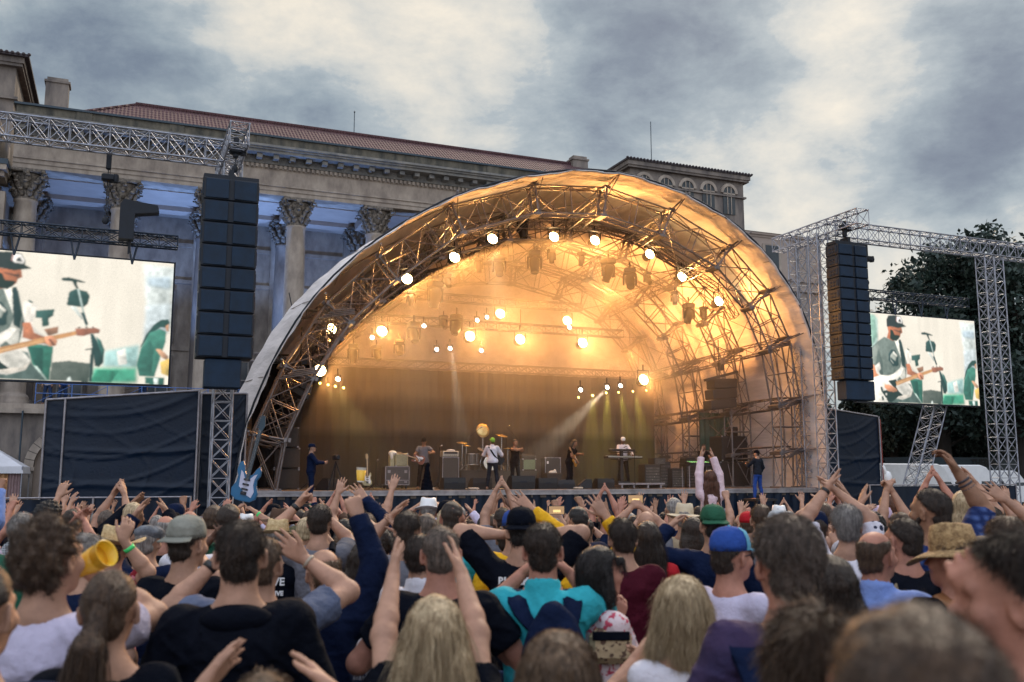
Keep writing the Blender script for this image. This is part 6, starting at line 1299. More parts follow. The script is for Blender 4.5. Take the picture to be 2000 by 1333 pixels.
# ================================================================== THE CROWD
PEOPLE = []
def near(label, x, y, d, arms=(), yaw=0, h=None, **kw):
    """x, y: top of the head in the photograph's pixels, d: distance; arms: (side, (px, py) of the wrist, forward offset, hand style, palm normal, pole[, hand direction])"""
    q = atY(x, y, d); gz = GZ(d); H = kw.pop('H', None) or (q[2]-gz)-(.012 if kw.get('hair') in ('curly',) else 0); loc = np.array([q[0], d, gz]); Ri = np.array(Matrix.Rotation(-yaw, 3, 'Z')); A = []
    for a in arms:
        w_ = atY(a[1][0], a[1][1], d+a[2]); l = Ri @ (w_-loc); A.append((a[0], l, a[3], a[4])+tuple(a[5:]) if len(a) > 5 else (a[0], l, a[3], a[4], None))
    h = h or (.0075 if d < 5 else .009 if d < 8 else .0105)
    r, f = person(label, loc, yaw, H, arms=A, h=h, **kw); r.rotation_euler = (0, 0, yaw); PEOPLE.append((x, d)); return r, f
def world(r, f, p): return np.array(Matrix.Rotation(r.rotation_euler[2], 3, 'Z')) @ np.asarray(p)+np.array(r.location)
Lc, Rc = (1, .1, 0), (-1, .1, 0)
M_green = mat('green_band', (.05, .6, .15), .5, 0, 0); M_watch = mat('watch_strap', (.01, .01, .012), .4, 0, 0); M_skinb = mat('beige_band', (.4, .33, .25), .6, 0, 0)
r, f = near('curly haired man in lavender white tee drinking from a yellow cup', 100, 1016, 3.0, [('R', (176, 1118), .17, 'grip', (-1, 0, 0), (1, 0, -1), (-.8, .5, .5)), ('L', (20, 1330), .1, 'relax', Lc, None)], R(-4), hair='curly', hc='brown', top='lavender white', strands=6000, SL=.03, build=1.08, wrinkle=.008, seed=1, head=(.1, -.25))
def cup(label, x, y, d, tilt=(0, 0), col=None, s=1., level=.7):
    o = thing('plastic_cup', label, 'cup', atY(x, y, d)); M = Mrot(tilt[0], tilt[1]); m = MB(); m.lathe([(.030*s, 0), (.032*s, .01*s), (.044*s, .125*s), (.046*s, .127*s), (.042*s, .125*s), (.030*s, .012*s)], 20, M); m.build('cup_wall', mat('clear_plastic', (.75, .72, .66), .25, 0, 0, trans=.0) if col is None else col, o)
    m = MB(); m.lathe([(.0325*s, .012*s), (.0455*s*(.72+.28*level), .127*s*level), (1e-3, .127*s*level)], 20, M @ Matrix.Scale(1.015, 4)); m.build('beer', mat('beer_yellow', (.85, .48, .04), .3, 0, .05), o); return o
cup('yellow plastic cup tilted at the curly haired man\'s mouth', 152, 1112, 3.17, (.3, 1.1), mat('yellow_cup', (.8, .5, .03), .35, 0, .05), 1.0)
r, f = near('woman with long brown ponytail in dark tee at lower left', 218, 1118, 2.7, [], R(15), hair='pony', hc='brown', top='black', strands=9000, SL=.17, female=True, seed=2, head=(0, -.12))
r, f = near('man in grey backward cap and black tee', 366, 1018, 4.5, [('R', (408, 1108), .30, 'clap', Rc, None), ('L', (352, 1180), .2, 'clap', Lc, None)], R(-8), hair='short', hc='dark brown', top='black', hath=('backcap', cloth('cap grey', (.22, .22, .19), .15, 9)), strands=1500, SL=.02, seed=3, head=(0, -.2))
r, f = near('short dark haired man in black hooded top, big in front', 472, 1020, 3.2, [], R(12), hair='short', hc='dark brown', top='black', sleeve=1., strands=7000, SL=.020, build=1.15, seed=4, wrinkle=.009)
m = MB(); Mh = Matrix.Translation(Vector(f.neck+np.array([0, -.085, -.03]))); m.ell((0, .02, .015), (.115, .05, .05), 18, 10, Matrix.Identity(4)); m.V = [tuple(Mh @ Vector(v)) for v in m.V]; m.build('hood', CL['black'], r)
r, f = near('person in blue grey tee clapping wide behind the black hooded man', 512, 1052, 3.8, [('L', (418, 1100), .22, 'flat', Lc, (-1, 0, -.5)), ('R', (592, 1090), .22, 'open', (-.3, -1, 0), (1, 0, -.6))], 0, hair='short', hc='brown', top='blue grey', strands=1500, SL=.02, build=1.15, seed=5)
wristband(r, f, 0, M_watch, .028, .02, 'watch'); wristband(r, f, 1, M_skinb, .012, .03, 'bracelet', .032)
r, f = near('balding man in black jacket punching one fist up high', 630, 1075, 4.2, [('R', (700, 1008), .15, 'fist', (0, 1, 0), (1, 0, -.6))], R(8), hair='fringe_bald', hc='light brown', top='navy', sleeve=1., strands=2500, SL=.015, seed=6, lean=(.0, .12), head=(.1, .3))
r, f = near('young man in grey tee and dark strap pointing upwards', 625, 988, 6.6, [('L', (583, 985), .2, 'point', (1, -.3, 0), (-1, 0, -.5)), ('R', (640, 1010), .3, 'horns', (0, 1, 0), None)], 0, hair='short', hc='dark brown', top='grey', strands=2500, SL=.018, seed=7)
wristband(r, f, 0, M_watch, .03, .03, 'watch')
m = MB(); m.V = []; s0 = f.sh[1]*.6+f.neck*.4
m.path([tuple(s0+np.array([0, .08, .035])), tuple(s0+np.array([0, 0, .062])), tuple(s0+np.array([0.01, -.09, .02])), tuple(s0+np.array([.02, -.13, -.15])), tuple(s0+np.array([.0, -.135, -.4]))], .024, 6); m.build('bag_strap', CL['black'], r)
r, f = near('person holding a beer cup aloft before the flight case', 716, 1004, 7.4, [('R', (713, 975), .12, 'open', (-.4, 1, 0), (1, 0, -.3))], 0, hair='short', hc='light brown', top='navy', sleeve=1., seed=8)
cup('clear cup of yellow beer held up before the stage', 704, 942, 7.55, (0, .05), None, .9, .8)
r, f = near('man in white straw fedora and black tee lettered on the back', 541, 1024, 6.6, [], R(5), hair='short', hc='grey', top='black', hath=('fedora', straw, CL['black']), seed=9)
def letter(s, size, r, f, x, z, y=None, m_=None, rot=None, tilt=0): 
    q = text(s, size, m_ or mat('print_white', (.7, .7, .72), .7, 0, 0), r, (x, (y if y is not None else -.135*f.k-.012), z), rot or (math.pi/2, tilt, 0), .001, 'lettering', 'CENTER', .002); return q
letter('FIVE', .07, r, f, .02, 1.33*f.k); letter('ALL', .055, r, f, -.09, 1.25*f.k); letter('LIVE', .04, r, f, .04, 1.26*f.k)
r, f = near('buzz cut man in black tee, large between blonde woman and striped man', 862, 1030, 3.9, [('L', (790, 1240), .2, 'relax', Lc, None), ('R', (950, 1250), .2, 'relax', Rc, None)], 0, hair='buzz', hc='greying brown', top='black', strands=5000, SL=.008, build=1.15, seed=10, skin='pink')
r, f = near('dark haired person in white collared shirt left of the buzz cut man', 822, 1046, 4.7, [], R(-12), hair='short', hc='dark brown', top='white', collar=True, sleeve=1., strands=1500, seed=11)
r, f = near('man with brown hair in grey tee clapping left of the white hat', 796, 1000, 5.9, [('L', (762, 1012), .25, 'clap', (1, 0, .1), None), ('R', (788, 1040), .22, 'flat', Rc, None)], R(-5), hair='short', hc='dark brown', top='grey', strands=2500, SL=.02, seed=12, build=1.1)
r, f = near('long haired blonde woman in black tee clapping overhead', 850, 1172, 2.75, [('L', (770, 1062), .42, 'flat', (1, 0, .1), (-1, -.2, -.8)), ('R', (893, 1054), .42, 'open', (-1, .2, 0), (1, -.2, -.8))], 0, hair='long', hc='blonde', top='black', female=True, strands=14000, SL=.24, seed=13, sleeve=.22)
t_ = text('BROOKLYN', .034, mat('print_white', (.7, .7, .72), .7, 0, 0), r, (0, 0, 0), (0, 0, 0), .001, 'lettering', 'CENTER', .0008)
S_, E_ = f.arms[0][1], f.arms[0][2]; d_ = nv(E_-S_); c_ = S_+d_*.085+np.array([0, -.062, 0]); xa = Vector(np.cross(d_, [0, -1, 0])); za = Vector((0, -1, .15)).normalized(); xa = (xa-za*xa.dot(za)).normalized(); ya = za.cross(xa); t_.matrix_local = Matrix.Translation(Vector(c_)) @ Matrix((xa, ya, za)).transposed().to_4x4()
r, f = near('man in dark cap with hands behind his head, lettered black tee', 1018, 1000, 5.4, [('L', (985, 1045), .05, 'relax', (1, .2, 0), (-1, -.1, .05), (.8, .2, .6)), ('R', (1052, 1045), .08, 'relax', (-1, .2, 0), (1, -.1, .05), (-.8, .2, .6))], R(-5), hair='short', hc='black', top='black', hath=('backcap', CL['black']), strands=1500, seed=14, build=1.1, sleeve=.45)
letter('BLACK', .055, r, f, -.03, 1.36*f.k)
m = MB(); pts = [(-.15, -.125, 1.33), (-.145, -.135, 1.26), (-.11, -.14, 1.20), (-.03, -.142, 1.165), (.04, -.14, 1.15)]; m.path([tuple(np.array(p)*f.k) for p in pts], .004, 5); m.build('piping', M_white, r)
r, f = near('short haired man in teal shirt wearing a navy backpack', 1060, 1025, 4.0, [('R', (1112, 1120), .30, 'flat', Rc, (1, 0, -1)), ('L', (1022, 1118), .30, 'clap', Lc, (-1, 0, -1))], R(-3), hair='short', hc='dark brown', top='teal', collar=True, strands=7000, SL=.016, build=1.08, seed=15, skin='pink', sleeve=.4)
bp_ = thing('backpack', 'navy backpack on the back of the man in teal', 'backpack', r.location, r.rotation_euler[2]); k = f.k
fl = Field([-.22, -.40, .72], [.26, -.02, 1.55], .01); c0 = np.array([.05, -.225, 1.17])*k
for z_, w_, t_ in ((-.16, .125, .085), (-.05, .135, .095), (.07, .125, .085), (.15, .095, .065)): fl.ell(c0+np.array([0, 0, z_]), (w_, t_, .13), None, .05)
fl.disp(.006, 20, 4); mobj('bag', fl.mesh('bag'), CL['navy'], bp_)
fl = Field([-.22, -.48, .62], [.26, -.1, 1.2], .01); fl.ell(c0+np.array([0, -.075, -.10]), (.105, .05, .10), None, .03); fl.disp(.005, 22, 5); mobj('front_pocket', fl.mesh('front_pocket'), cloth('navy pocket', (.016, .03, .075)), bp_)
for sx in (-1, 1):
    m = MB(); P_ = [np.array(q)*k for q in ((sx*.07+.04, -.16, 1.33), (sx*.10+.02, -.14, 1.39), (sx*.115+.01, -.09, 1.435), (sx*.115, -.02, 1.475), (sx*.12, .06, 1.45), (sx*.12, .125, 1.36), (sx*.12, .14, 1.2), (sx*.16, .06, 1.05), (sx*.16, -.10, .98))]
    W_ = [.026, .034, .038, .038, .036, .03, .026, .018, .016]; V = []
    for p, w_ in zip(P_, W_): V += [tuple(p+np.array([-w_, 0, .012])), tuple(p+np.array([w_, 0, .008])), tuple(p+np.array([w_, 0, -.004])), tuple(p+np.array([-w_, 0, 0]))]
    m.add(V, [(4*i+j, 4*i+(j+1) % 4, 4*i+4+(j+1) % 4, 4*i+4+j) for i in range(len(P_)-1) for j in range(4)], True); m.build('strap', CL['navy'], bp_)
m = MB(); m.path([tuple(np.array(q)*k) for q in ((-.01, -.19, 1.38), (.0, -.2, 1.42), (.04, -.21, 1.435), (.08, -.2, 1.42), (.09, -.19, 1.38))], .011, 7); m.build('handle', CL['black'], bp_)
m = MB(); m.path([tuple(c0+np.array([.098*math.cos(a), -.085-.03*math.sin(a), .145*math.sin(a)])) for a in np.linspace(.3, 2.84, 12)], .004, 5); m.build('zipper', M_blackm, bp_)
r, f = near('woman with black bob in pink patterned top turning right', 1168, 1072, 4.1, [('R', (1205, 1215), .12, 'relax', (-1, 0, 0), (1, -.2, -1), (.0, .3, 1)), ('L', (1190, 1290), .25, 'relax', (1, 0, 0), None)], R(-62), hair='bob', hc='black', top='pink floral', female=True, strands=5000, SL=.06, fringe=1, eye=True, seed=16, sleeve=.4, legs='red', skin='pink')
o = thing('shoulder_bag', 'tan patterned shoulder bag beside the woman with black bob', 'bag', atY(1192, 1262, 3.95)); m = MB(); m.cbox((0, 0, 0), (.17, .08, .14), bev=.03); m.build('bag', cloth('bag tan', (.45, .33, .2), pat=('floral', (.12, .07, .05))), o); m = MB(); m.cbox((0, -.042, .045), (.15, .01, .035), bev=.003); m.build('bag_flap', CL['black'], o)
r, f = near('man in maroon tee right of the black bob woman', 1216, 1015, 5.4, [], R(3), hair='short', hc='dark brown', top='maroon', strands=4500, SL=.028, build=1.1, seed=17)
r, f = near('woman with very long dark hair behind the maroon tee', 1264, 1022, 6.2, [], 0, hair='long', hc='dark brown', top='red', female=True, strands=5000, SL=.2, seed=18)
r, f = near('person in bright yellow jacket stretching an open hand up', 1126, 1032, 6.0, [('R', (1180, 1006), .1, 'open', (0, 1, 0), (1, 0, -.5))], 0, hair='thick', hc='brown', top='yellow', sleeve=.93, strands=1500, seed=19)
r, f = near('person in yellow cuffed jacket waving beside the dark cap', 1004, 1004, 6.6, [('R', (1035, 992), .15, 'open', (0, 1, 0), (1, 0, -.5))], 0, hair='short', hc='black', top='yellow', sleeve=.93, hath=('cap', CL['blue']), seed=20)
r, f = near('man in blue cap and sunglasses turned right in white tee', 1424, 1041, 4.3, [('R', (1440, 1290), .2, 'relax', Rc, None)], R(-48), hair='short', hc='dark brown', top='lavender white', hath=('cap', CL['blue'], None, cloth('cap light blue', (.12, .35, .5))), eye=False, strands=2000, SL=.015, seed=21, skin='pink', head=(0, -.15))
glasses(r, f)
r, f = near('tall grey brown haired man in navy shirt, nearest on the right half', 1538, 1018, 2.6, [], R(4), hair='thick', hc='greying brown', top='navy purple plaid', strands=16000, SL=.020, build=1.12, seed=22, skin='pink', h=.007, wrinkle=.009)
m = MB(); k = f.k
for sx in (-1,):
    P_ = [np.array(q)*k for q in ((-.17, .12, 1.36), (-.165, .04, 1.45), (-.16, -.04, 1.462), (-.14, -.11, 1.40), (-.11, -.15, 1.28), (-.08, -.17, 1.1))]; V = []
    for p in P_: V += [tuple(p+np.array([-.042, 0, .014])), tuple(p+np.array([.042, 0, .014])), tuple(p+np.array([.042, 0, -.006])), tuple(p+np.array([-.042, 0, -.006]))]
    m.add(V, [(4*i+j, 4*i+(j+1) % 4, 4*i+4+(j+1) % 4, 4*i+4+j) for i in range(len(P_)-1) for j in range(4)], True)
m.build('bag_strap', CL['navy'], r)
r, f = near('woman with tousled blonde bob in white sleeveless top', 1330, 1134, 3.15, [('L', (1240, 1290), .28, 'clap', (1, 0, .2), None), ('R', (1290, 1310), .3, 'flat', Rc, None)], R(6), hair='longbob', hc='blonde', top='white', female=True, strands=12000, SL=.085, seed=23, sleeveless=True, sleeve=0)
r, f = near('person with messy brown bun, close at the lower right', 1583, 1200, 1.75, [], R(-5), hair='bun', hc='brown', top='navy', female=True, strands=14000, SL=.05, seed=24, h=.007)
r, f = near('blurred close buzz cut head filling the lower right corner', 1785, 1196, .88, [], 0, hair='buzz', hc='brown', top='black', strands=6000, SL=.007, seed=25, h=.006, skin='pink')
r, f = near('blurred brown haired person at the right edge facing left', 1995, 1062, 1.9, [('L', (1925, 1195), .05, 'grip', (1, 0, 0), (-.6, 0, -1), (-.3, .3, 1)), ('R', (1960, 1230), .2, 'grip', (-1, 0, 0), None)], R(62), hair='thick', hc='dark brown', top='navy', strands=9000, SL=.04, seed=26, h=.007, skin='pink')
r, f = near('balding man in light blue collared shirt facing right', 1708, 1040, 4.3, [('L', (1635, 1250), .1, 'relax', Lc, None), ('R', (1760, 1260), .1, 'relax', Rc, None)], R(-38), hair='fringe_bald', hc='brown', top='light blue', collar=True, sleeve=1., strands=3500, SL=.012, build=1.12, seed=27, skin='pink', head=(.05, -.25), eye=True, wrinkle=.008)
r, f = near('dark haired man in glasses and black tee with light apron straps', 1764, 1015, 4.9, [], R(10), hair='short', hc='dark brown', top='black', strands=5000, SL=.014, build=1.15, seed=28, head=(0, .25), skin='pink')
glasses(r, f); m = MB(); k = f.k; V = []; P_ = [np.array((.165*math.cos(a), -.125-.03*math.sin(-a), 1.40+.20*math.sin(a)))*k for a in np.linspace(math.pi+.05, 2*math.pi-.05, 16)]
for p in P_: V += [tuple(p+np.array([0, -.006, .0])), tuple(p*np.array([.83, 1, 1])+np.array([0, -.006, .045])), tuple(p*np.array([.83, 1, 1])+np.array([0, .01, .045])), tuple(p+np.array([0, .01, 0]))]
m.add(V, [(4*i+j, 4*i+(j+1) % 4, 4*i+4+(j+1) % 4, 4*i+4+j) for i in range(15) for j in range(4)], True); m.build('apron_strap', CL['beige'], r)
r, f = near('man in floppy straw hat and black tee with tan strap', 1862, 1042, 3.9, [('L', (1800, 1260), .1, 'relax', Lc, None)], R(14), hair='short', hc='brown', top='black', hath=('floppy', straw_d), strands=1500, build=1.08, seed=29, head=(0, .45), skin='pink')
m = MB(); k = f.k; V = []; P_ = [np.array(q)*k for q in ((-.10, .1, 1.42), (-.095, .0, 1.478), (-.085, -.075, 1.44), (-.02, -.13, 1.33), (.06, -.15, 1.18), (.13, -.135, 1.03), (.175, -.07, .93))]
for p in P_: V += [tuple(p+np.array([-.02, -.004, .02])), tuple(p+np.array([.02, -.004, .03])), tuple(p+np.array([.02, .008, .02])), tuple(p+np.array([-.02, .008, .01]))]
m.add(V, [(4*i+j, 4*i+(j+1) % 4, 4*i+4+(j+1) % 4, 4*i+4+j) for i in range(len(P_)-1) for j in range(4)], True); m.build('leather_strap', mat('tan_leather', (.28, .12, .05), .5, 0, .2, 12), r)
r, f = near('bearded man in blue plaid shirt raising a tattooed arm', 1818, 958, 5.2, [('R', (1868, 920), .12, 'relax', (-.9, .4, 0), (1, 0, .1), (-.45, .3, 1))], R(14), hair='short', hc='dark brown', top='blue plaid', strands=4500, SL=.016, build=1.1, seed=30, head=(0, .35), skin='tan', sleeve=.45)
fl = Field(f.hc-.16, f.hc+.16, .007); Mx = f.HR; w_ = lambda x, y, z: f.hc+Mx @ (np.array([x, y, z])*f.k)
for sx in (-1, 1): fl.cone(w_(sx*.062, .02, -.03), w_(sx*.04, .07, -.078), .014, .02, .02)
fl.cone(w_(-.03, .085, -.085), w_(.03, .085, -.085), .02, .02, .02); fl.disp(.003, 60, 2); mobj('beard', fl.mesh('beard'), HR['dark brown'], r)
for up in (.06, .085, .115, .14): wristband(r, f, 0, mat('tattoo_ink', (.05, .04, .05), .7, 0, 0), .012 if up != .115 else .02, up, 'tattoo', .0345+.045*up)
r, f = near('grey blonde person in polka dot blouse clapping overhead', 1652, 990, 5.7, [('L', (1614, 955), .2, 'flat', (1, 0, 0), (-1, 0, .1)), ('R', (1636, 962), .2, 'clap', Rc, (1, 0, .1))], R(-12), hair='thick', hc='grey', top='polka dot', female=True, strands=6000, SL=.025, seed=31, sleeve=.42, build=1.1)
wristband(r, f, 0, M_watch, .02, .02, 'watch')
r, f = near('person with slim raised arms clapping behind the polka dot blouse', 1676, 1010, 6.4, [('R', (1648, 958), .2, 'clap', Rc, (1, 0, .1)), ('L', (1680, 985), .2, 'flat', Lc, (-.3, 0, -1))], 0, hair='short', hc='brown', top='grey', female=True, seed=32)
r, f = near('person joining hands overhead around a white cloth by the vans', 1757, 1002, 7.4, [('L', (1731, 955), .15, 'grip', Lc, (-1, 0, 0)), ('R', (1742, 958), .15, 'grip', Rc, (1, 0, 0))], 0, hair='short', hc='brown', top='charcoal', female=True, seed=33)
o = thing('white_cloth', 'white cloth held up in joined hands before the vans', 'cloth', atY(1735, 938, 7.56)); m = MB(); m.ell((0, 0, .02), (.03, .025, .05), 10, 8); m.ell((-.02, 0, .07), (.012, .012, .05), 8, 6, Mrot(0, -.3)); m.build('cloth', M_white, o)
r, f = near('dark haired person in white tee with red and green print', 1932, 990, 6.6, [('R', (1962, 975), .1, 'open', (0, 1, 0), (1, 0, -.2))], R(-6), hair='short', hc='dark brown', top='white', strands=1500, seed=34, build=1.1)
m = MB(); m.prism([(-.02, .03), (.03, .05), (.06, .02), (.05, -.03), (.02, -.08), (-.04, -.07), (-.06, 0)], 0, .002); q = m.build('red_print', mat('print_red', (.4, .08, .08), .8), r); q.location = (0, -.14*f.k-.016, 1.3*f.k); m = MB(); m.prism([(-.05, 0), (.05, .01), (.04, -.07), (-.04, -.06)], 0, .002); q = m.build('green_print', mat('print_green', (.06, .2, .06), .8), r); q.location = (0, -.14*f.k-.018, 1.2*f.k)
r, f = near('brown haired person in teal collar at the right behind straw hat', 1966, 1012, 3.9, [], R(-10), hair='short', hc='brown', top='denim', collar=True, strands=2500, seed=35)
r, f = near('person in pale green top with raised hand behind the straw hat', 1921, 1052, 4.9, [('R', (1915, 1080), .2, 'relax', Rc, None)], 0, hair='bob', hc='light brown', top='pale green', female=True, seed=36)
r, f = near('person in green backward cap and dark hooded jacket raising a fist', 1392, 994, 6.3, [('L', (1306, 1032), .1, 'relax', (1, 0, 0), (-1, 0, -.2))], 0, hair='short', hc='black', top='navy', sleeve=1., hath=('backcap', cloth('cap green', (.02, .09, .05))), seed=37, build=1.12, strands=1000)
r, f = near('person in bright red cap behind the blue capped man', 1460, 1005, 9.5, [], R(-20), hair='short', hc='brown', top='charcoal', hath=('cap', CL['red']), seed=38)
r, f = near('brown haired man in front of the grey haired man\'s left ear', 1487, 988, 7.4, [], R(-8), hair='short', hc='brown', top='olive', strands=1500, seed=39)
r, f = near('long dark haired woman in pale pink shirt riding on shoulders', 1387, 920, 12.6, [('L', (1372, 915), .12, 'flat', Lc, (-1, 0, .1)), ('R', (1380, 915), .12, 'flat', Rc, (1, 0, .1))], 0, H=1.62, hair='long', hc='auburn', top='pale pink', female=True, sleeve=1., seed=40, strands=1500, SL=.15, sit=True, bottom=.8)
r.location.z = atY(1387, 920, 12.6)[2]-1.62
near('short haired person carrying the woman in pale pink on shoulders', 1388, 1000, 12.75, [], 0, hair='short', hc='black', top='charcoal', seed=41)
r, f = near('person in straw hat with a bare arm and green wristband raised', 222, 1042, 5.6, [('R', (240, 1055), -.25, 'relax', (-.5, 1, 0), (1, -.5, -.6), (.25, .1, 1))], R(10), hair='short', hc='brown', top='red floral', hath=('straw', straw), seed=42)
wristband(r, f, 0, M_green, .025, .06)
r, f = near('white haired person behind the curly haired man', 172, 1046, 4.6, [], R(-15), hair='short', hc='grey', top='navy', seed=43, strands=2500)
r, f = near('grey haired man at the far left edge of the crowd', 45, 1005, 6.3, [], 0, hair='short', hc='grey', top='green', seed=44, strands=2500)
r, f = near('man in grey flat cap left of the backward capped man', 290, 1028, 6.2, [('L', (262, 1010), .2, 'clap', Lc, None)], 0, hair='short', hc='grey', top='navy', hath=('flat', cloth('tweed', (.12, .13, .15), .4, 30)), seed=45, sleeve=1)
r, f = near('person in white sun hat raising both arms to the blue guitar', 480, 1010, 10.6, [('L', (462, 997), .12, 'grip', (1, 0, 0), (-1, 0, -.2)), ('R', (499, 1000), .12, 'grip', (-1, 0, 0), (1, 0, -.2))], 0, hair='short', hc='brown', top='white', hath=('fedora', M_white, CL['black']), seed=46)
wristband(r, f, 1, M_green, .025, .05)
gp = thing('toy_guitar', 'bright blue toy guitar held up over the crowd at left', 'guitar', atY(482, 945, 10.75)); gb = guitar_parts(gp, mat('toy_blue', (.012, .12, .26), .3, 0, .1, 4), mat('pearl_guard', (.5, .52, .66), .4), mat('dark_neck', (.015, .04, .06), .4), Mrot(0, R(13), 0), .9)
o_ = [near('person with hands clapping low at the bottom edge', 512, 1326, 2.0, [('L', (395, 1345), .3, 'clap', Lc, (-1, 0, -.3)), ('R', (648, 1350), .3, 'clap', Rc, (1, 0, -.3))], 0, hair='short', hc='light brown', top='black', seed=47, strands=2000)]
r, f = near('light brown haired head low in front of the navy backpack', 1090, 1246, 2.05, [], 0, hair='bob', hc='light brown', top='beige', female=True, strands=14000, SL=.07, seed=48, h=.007)
r, f = near('person in dark navy jacket cut by the left edge', -45, 1105, 2.2, [], 0, hair='short', hc='dark brown', top='navy', sleeve=1., seed=49, build=1.15)
r, f = near('long dark haired person in green behind the grey haired man', 1622, 1092, 3.4, [], 0, hair='long', hc='dark brown', top='green', female=True, strands=5000, SL=.2, seed=50)
r, f = near('dark haired person in striped shirt right of the fist jacket', 712, 1062, 5.0, [], 0, hair='long', hc='dark brown', top='striped', female=True, strands=2500, SL=.2, seed=51)
r, f = near('person in maroon top clapping behind the striped shirt', 745, 1030, 6.6, [('L', (722, 1040), .2, 'clap', Lc, None), ('R', (738, 1035), .2, 'clap', Rc, None)], 0, hair='curly', hc='dark brown', top='maroon', seed=52)
r, f = near('bald man in charcoal behind the light blue shirt', 1610, 1046, 7.0, [], 0, hair='bald', top='charcoal', seed=53)
for lab, x, y, d, kw in [('man in white narrow brimmed hat before the bass amplifier', 836, 980, 9.6, dict(hair='short', hc='grey', top='grey', hath=('fedora', M_white, CL['black']), arms=[('L', (812, 992), .2, 'clap', Lc, None), ('R', (862, 992), .2, 'clap', Rc, None)])),
        ('person in black cap beside the white narrow brimmed hat', 872, 984, 9.2, dict(hair='short', hc='black', top='black', hath=('cap', CL['black']))),
        ('person in beige sun hat near the woman on shoulders', 1336, 990, 9.0, dict(hair='short', hc='grey', top='beige', hath=('sunhat', cloth('hat beige', (.55, .46, .33))))),
        ('grey haired person left of the beige sun hat', 1316, 974, 9.8, dict(hair='short', hc='grey', top='navy')),
        ('person in brown leather hat left of the white fedora', 545, 1000, 8.6, dict(hair='short', hc='brown', top='brown', hath=('sunhat', CL['brown']))),
        ('person in pale purple cap before the white vans', 1722, 994, 8.6, dict(hair='short', hc='light brown', top='lavender white', hath=('cap', cloth('cap mauve', (.5, .38, .5))))),
        ('long pale blonde haired person before the broad lattice tower', 1882, 962, 7.8, dict(hair='long', hc='blonde', top='black', female=True, strands=2500, SL=.2, arms=[('R', (1905, 945), .2, 'clap', Rc, None)])),
        ('dark haired woman clapping left of the woman on shoulders', 1352, 1012, 7.6, dict(hair='long', hc='dark brown', top='navy', female=True)),
        ('person in grey visor cap before the grey haired man', 1520, 1003, 7.2, dict(hair='short', hc='light brown', top='grey', hath=('cap', cloth('cap pale grey', (.35, .38, .42))))),
        ('person in navy beanie left of the polka dot blouse', 1592, 1004, 6.6, dict(hair='short', hc='dark brown', top='charcoal', hath=('beanie', CL['navy']))),
        ('red haired person in front of the right tarpaulin wall', 1735, 970, 9.5, dict(hair='thick', hc='auburn', top='white')),
        ('brown haired person clapping before the right lattice tower', 1608, 985, 9.5, dict(hair='short', hc='brown', top='navy', arms=[('L', (1592, 985), .2, 'clap', Lc, None), ('R', (1612, 985), .2, 'clap', Rc, None)])),
        ('dark haired man left of the dark haired glasses man', 1700, 1002, 6.8, dict(hair='curly', hc='black', top='white', arms=[('L', (1675, 1010), .2, 'clap', Lc, None)]))]:
    near(lab, x, y, d, kw.pop('arms', []), rng.uniform(-.3, .3), seed=int(x), **kw)
def phone(label, x, y, d, lit=True):
    o = thing('mobile_phone', label, 'phone', atY(x, y, d)); m = MB(); m.cbox((0, 0, 0), (.155, .009, .078), bev=.003); m.build('case', M_blackm, o)
    m = MB(); m.box((-.066, -.0065, -.034), (.066, -.0055, .034)); q = m.build('display', emat('phone_display', (.35, .22, .12), .9), o); m = MB(); m.box((-.03, -.0075, -.018), (.035, -.0066, .004)); m.build('picture', emat('phone_picture', (.9, .6, .25), 1), q)
r, f = near('person filming the stage with a phone before the singer', 1082, 1014, 8.2, [('L', (1074, 1018), .3, 'grip', (.6, 1, 0), None), ('R', (1096, 1018), .3, 'grip', (-.6, 1, 0), None)], 0, hair='short', hc='brown', top='charcoal', seed=61); phone('phone with a lit screen held up before the singer', 1087, 997, 8.4)
r, f = near('bald person filming with a phone before the keyboards', 1262, 1000, 8.6, [('L', (1234, 990), .2, 'grip', (.6, 1, 0), None), ('R', (1252, 990), .2, 'grip', (-.6, 1, 0), None)], 0, hair='bald', top='grey', seed=62); phone('phone with a lit screen held up before the keyboards', 1241, 975, 8.8)
# ---- everybody farther away: prototypes of pose, clothing cut and hair are copied
POSES = [('arms down', []), ('clapping', [('L', (-.05, .36, 1.60), 'clap', (1, 0, 0), None), ('R', (.05, .36, 1.60), 'clap', (-1, 0, 0), None)]),
    ('clapping overhead', [('L', (-.06, .16, 1.90), 'flat', (1, 0, 0), (-1, 0, -.1)), ('R', (.06, .16, 1.90), 'flat', (-1, 0, 0), (1, 0, -.1))]),
    ('hands spread high', [('L', (-.30, .15, 1.86), 'open', (0, 1, 0), (-1, 0, -.4)), ('R', (.28, .2, 1.92), 'open', (0, 1, 0), (1, 0, -.4))]),
    ('raising a fist', [('R', (.24, .2, 1.88), 'fist', (0, 1, 0), (1, 0, -.3))]), ('waving', [('L', (-.25, .22, 1.86), 'wave', (0, 1, 0), (-1, 0, -.3))]),
    ('making horns', [('R', (.2, .25, 1.84), 'horns', (0, 1, 0), (1, 0, -.3))]), ('clapping wide', [('L', (-.16, .34, 1.70), 'flat', (1, 0, 0), (-1, 0, -.6)), ('R', (.16, .34, 1.66), 'flat', (-1, 0, 0), (1, 0, -.6))]),
    ('hands high', [('L', (-.14, .2, 1.92), 'wave', (.5, 1, 0), (-1, 0, -.4)), ('R', (.3, .22, 1.76), 'clap', (-.5, 1, 0), (1, 0, -.4))])]
PROT = []
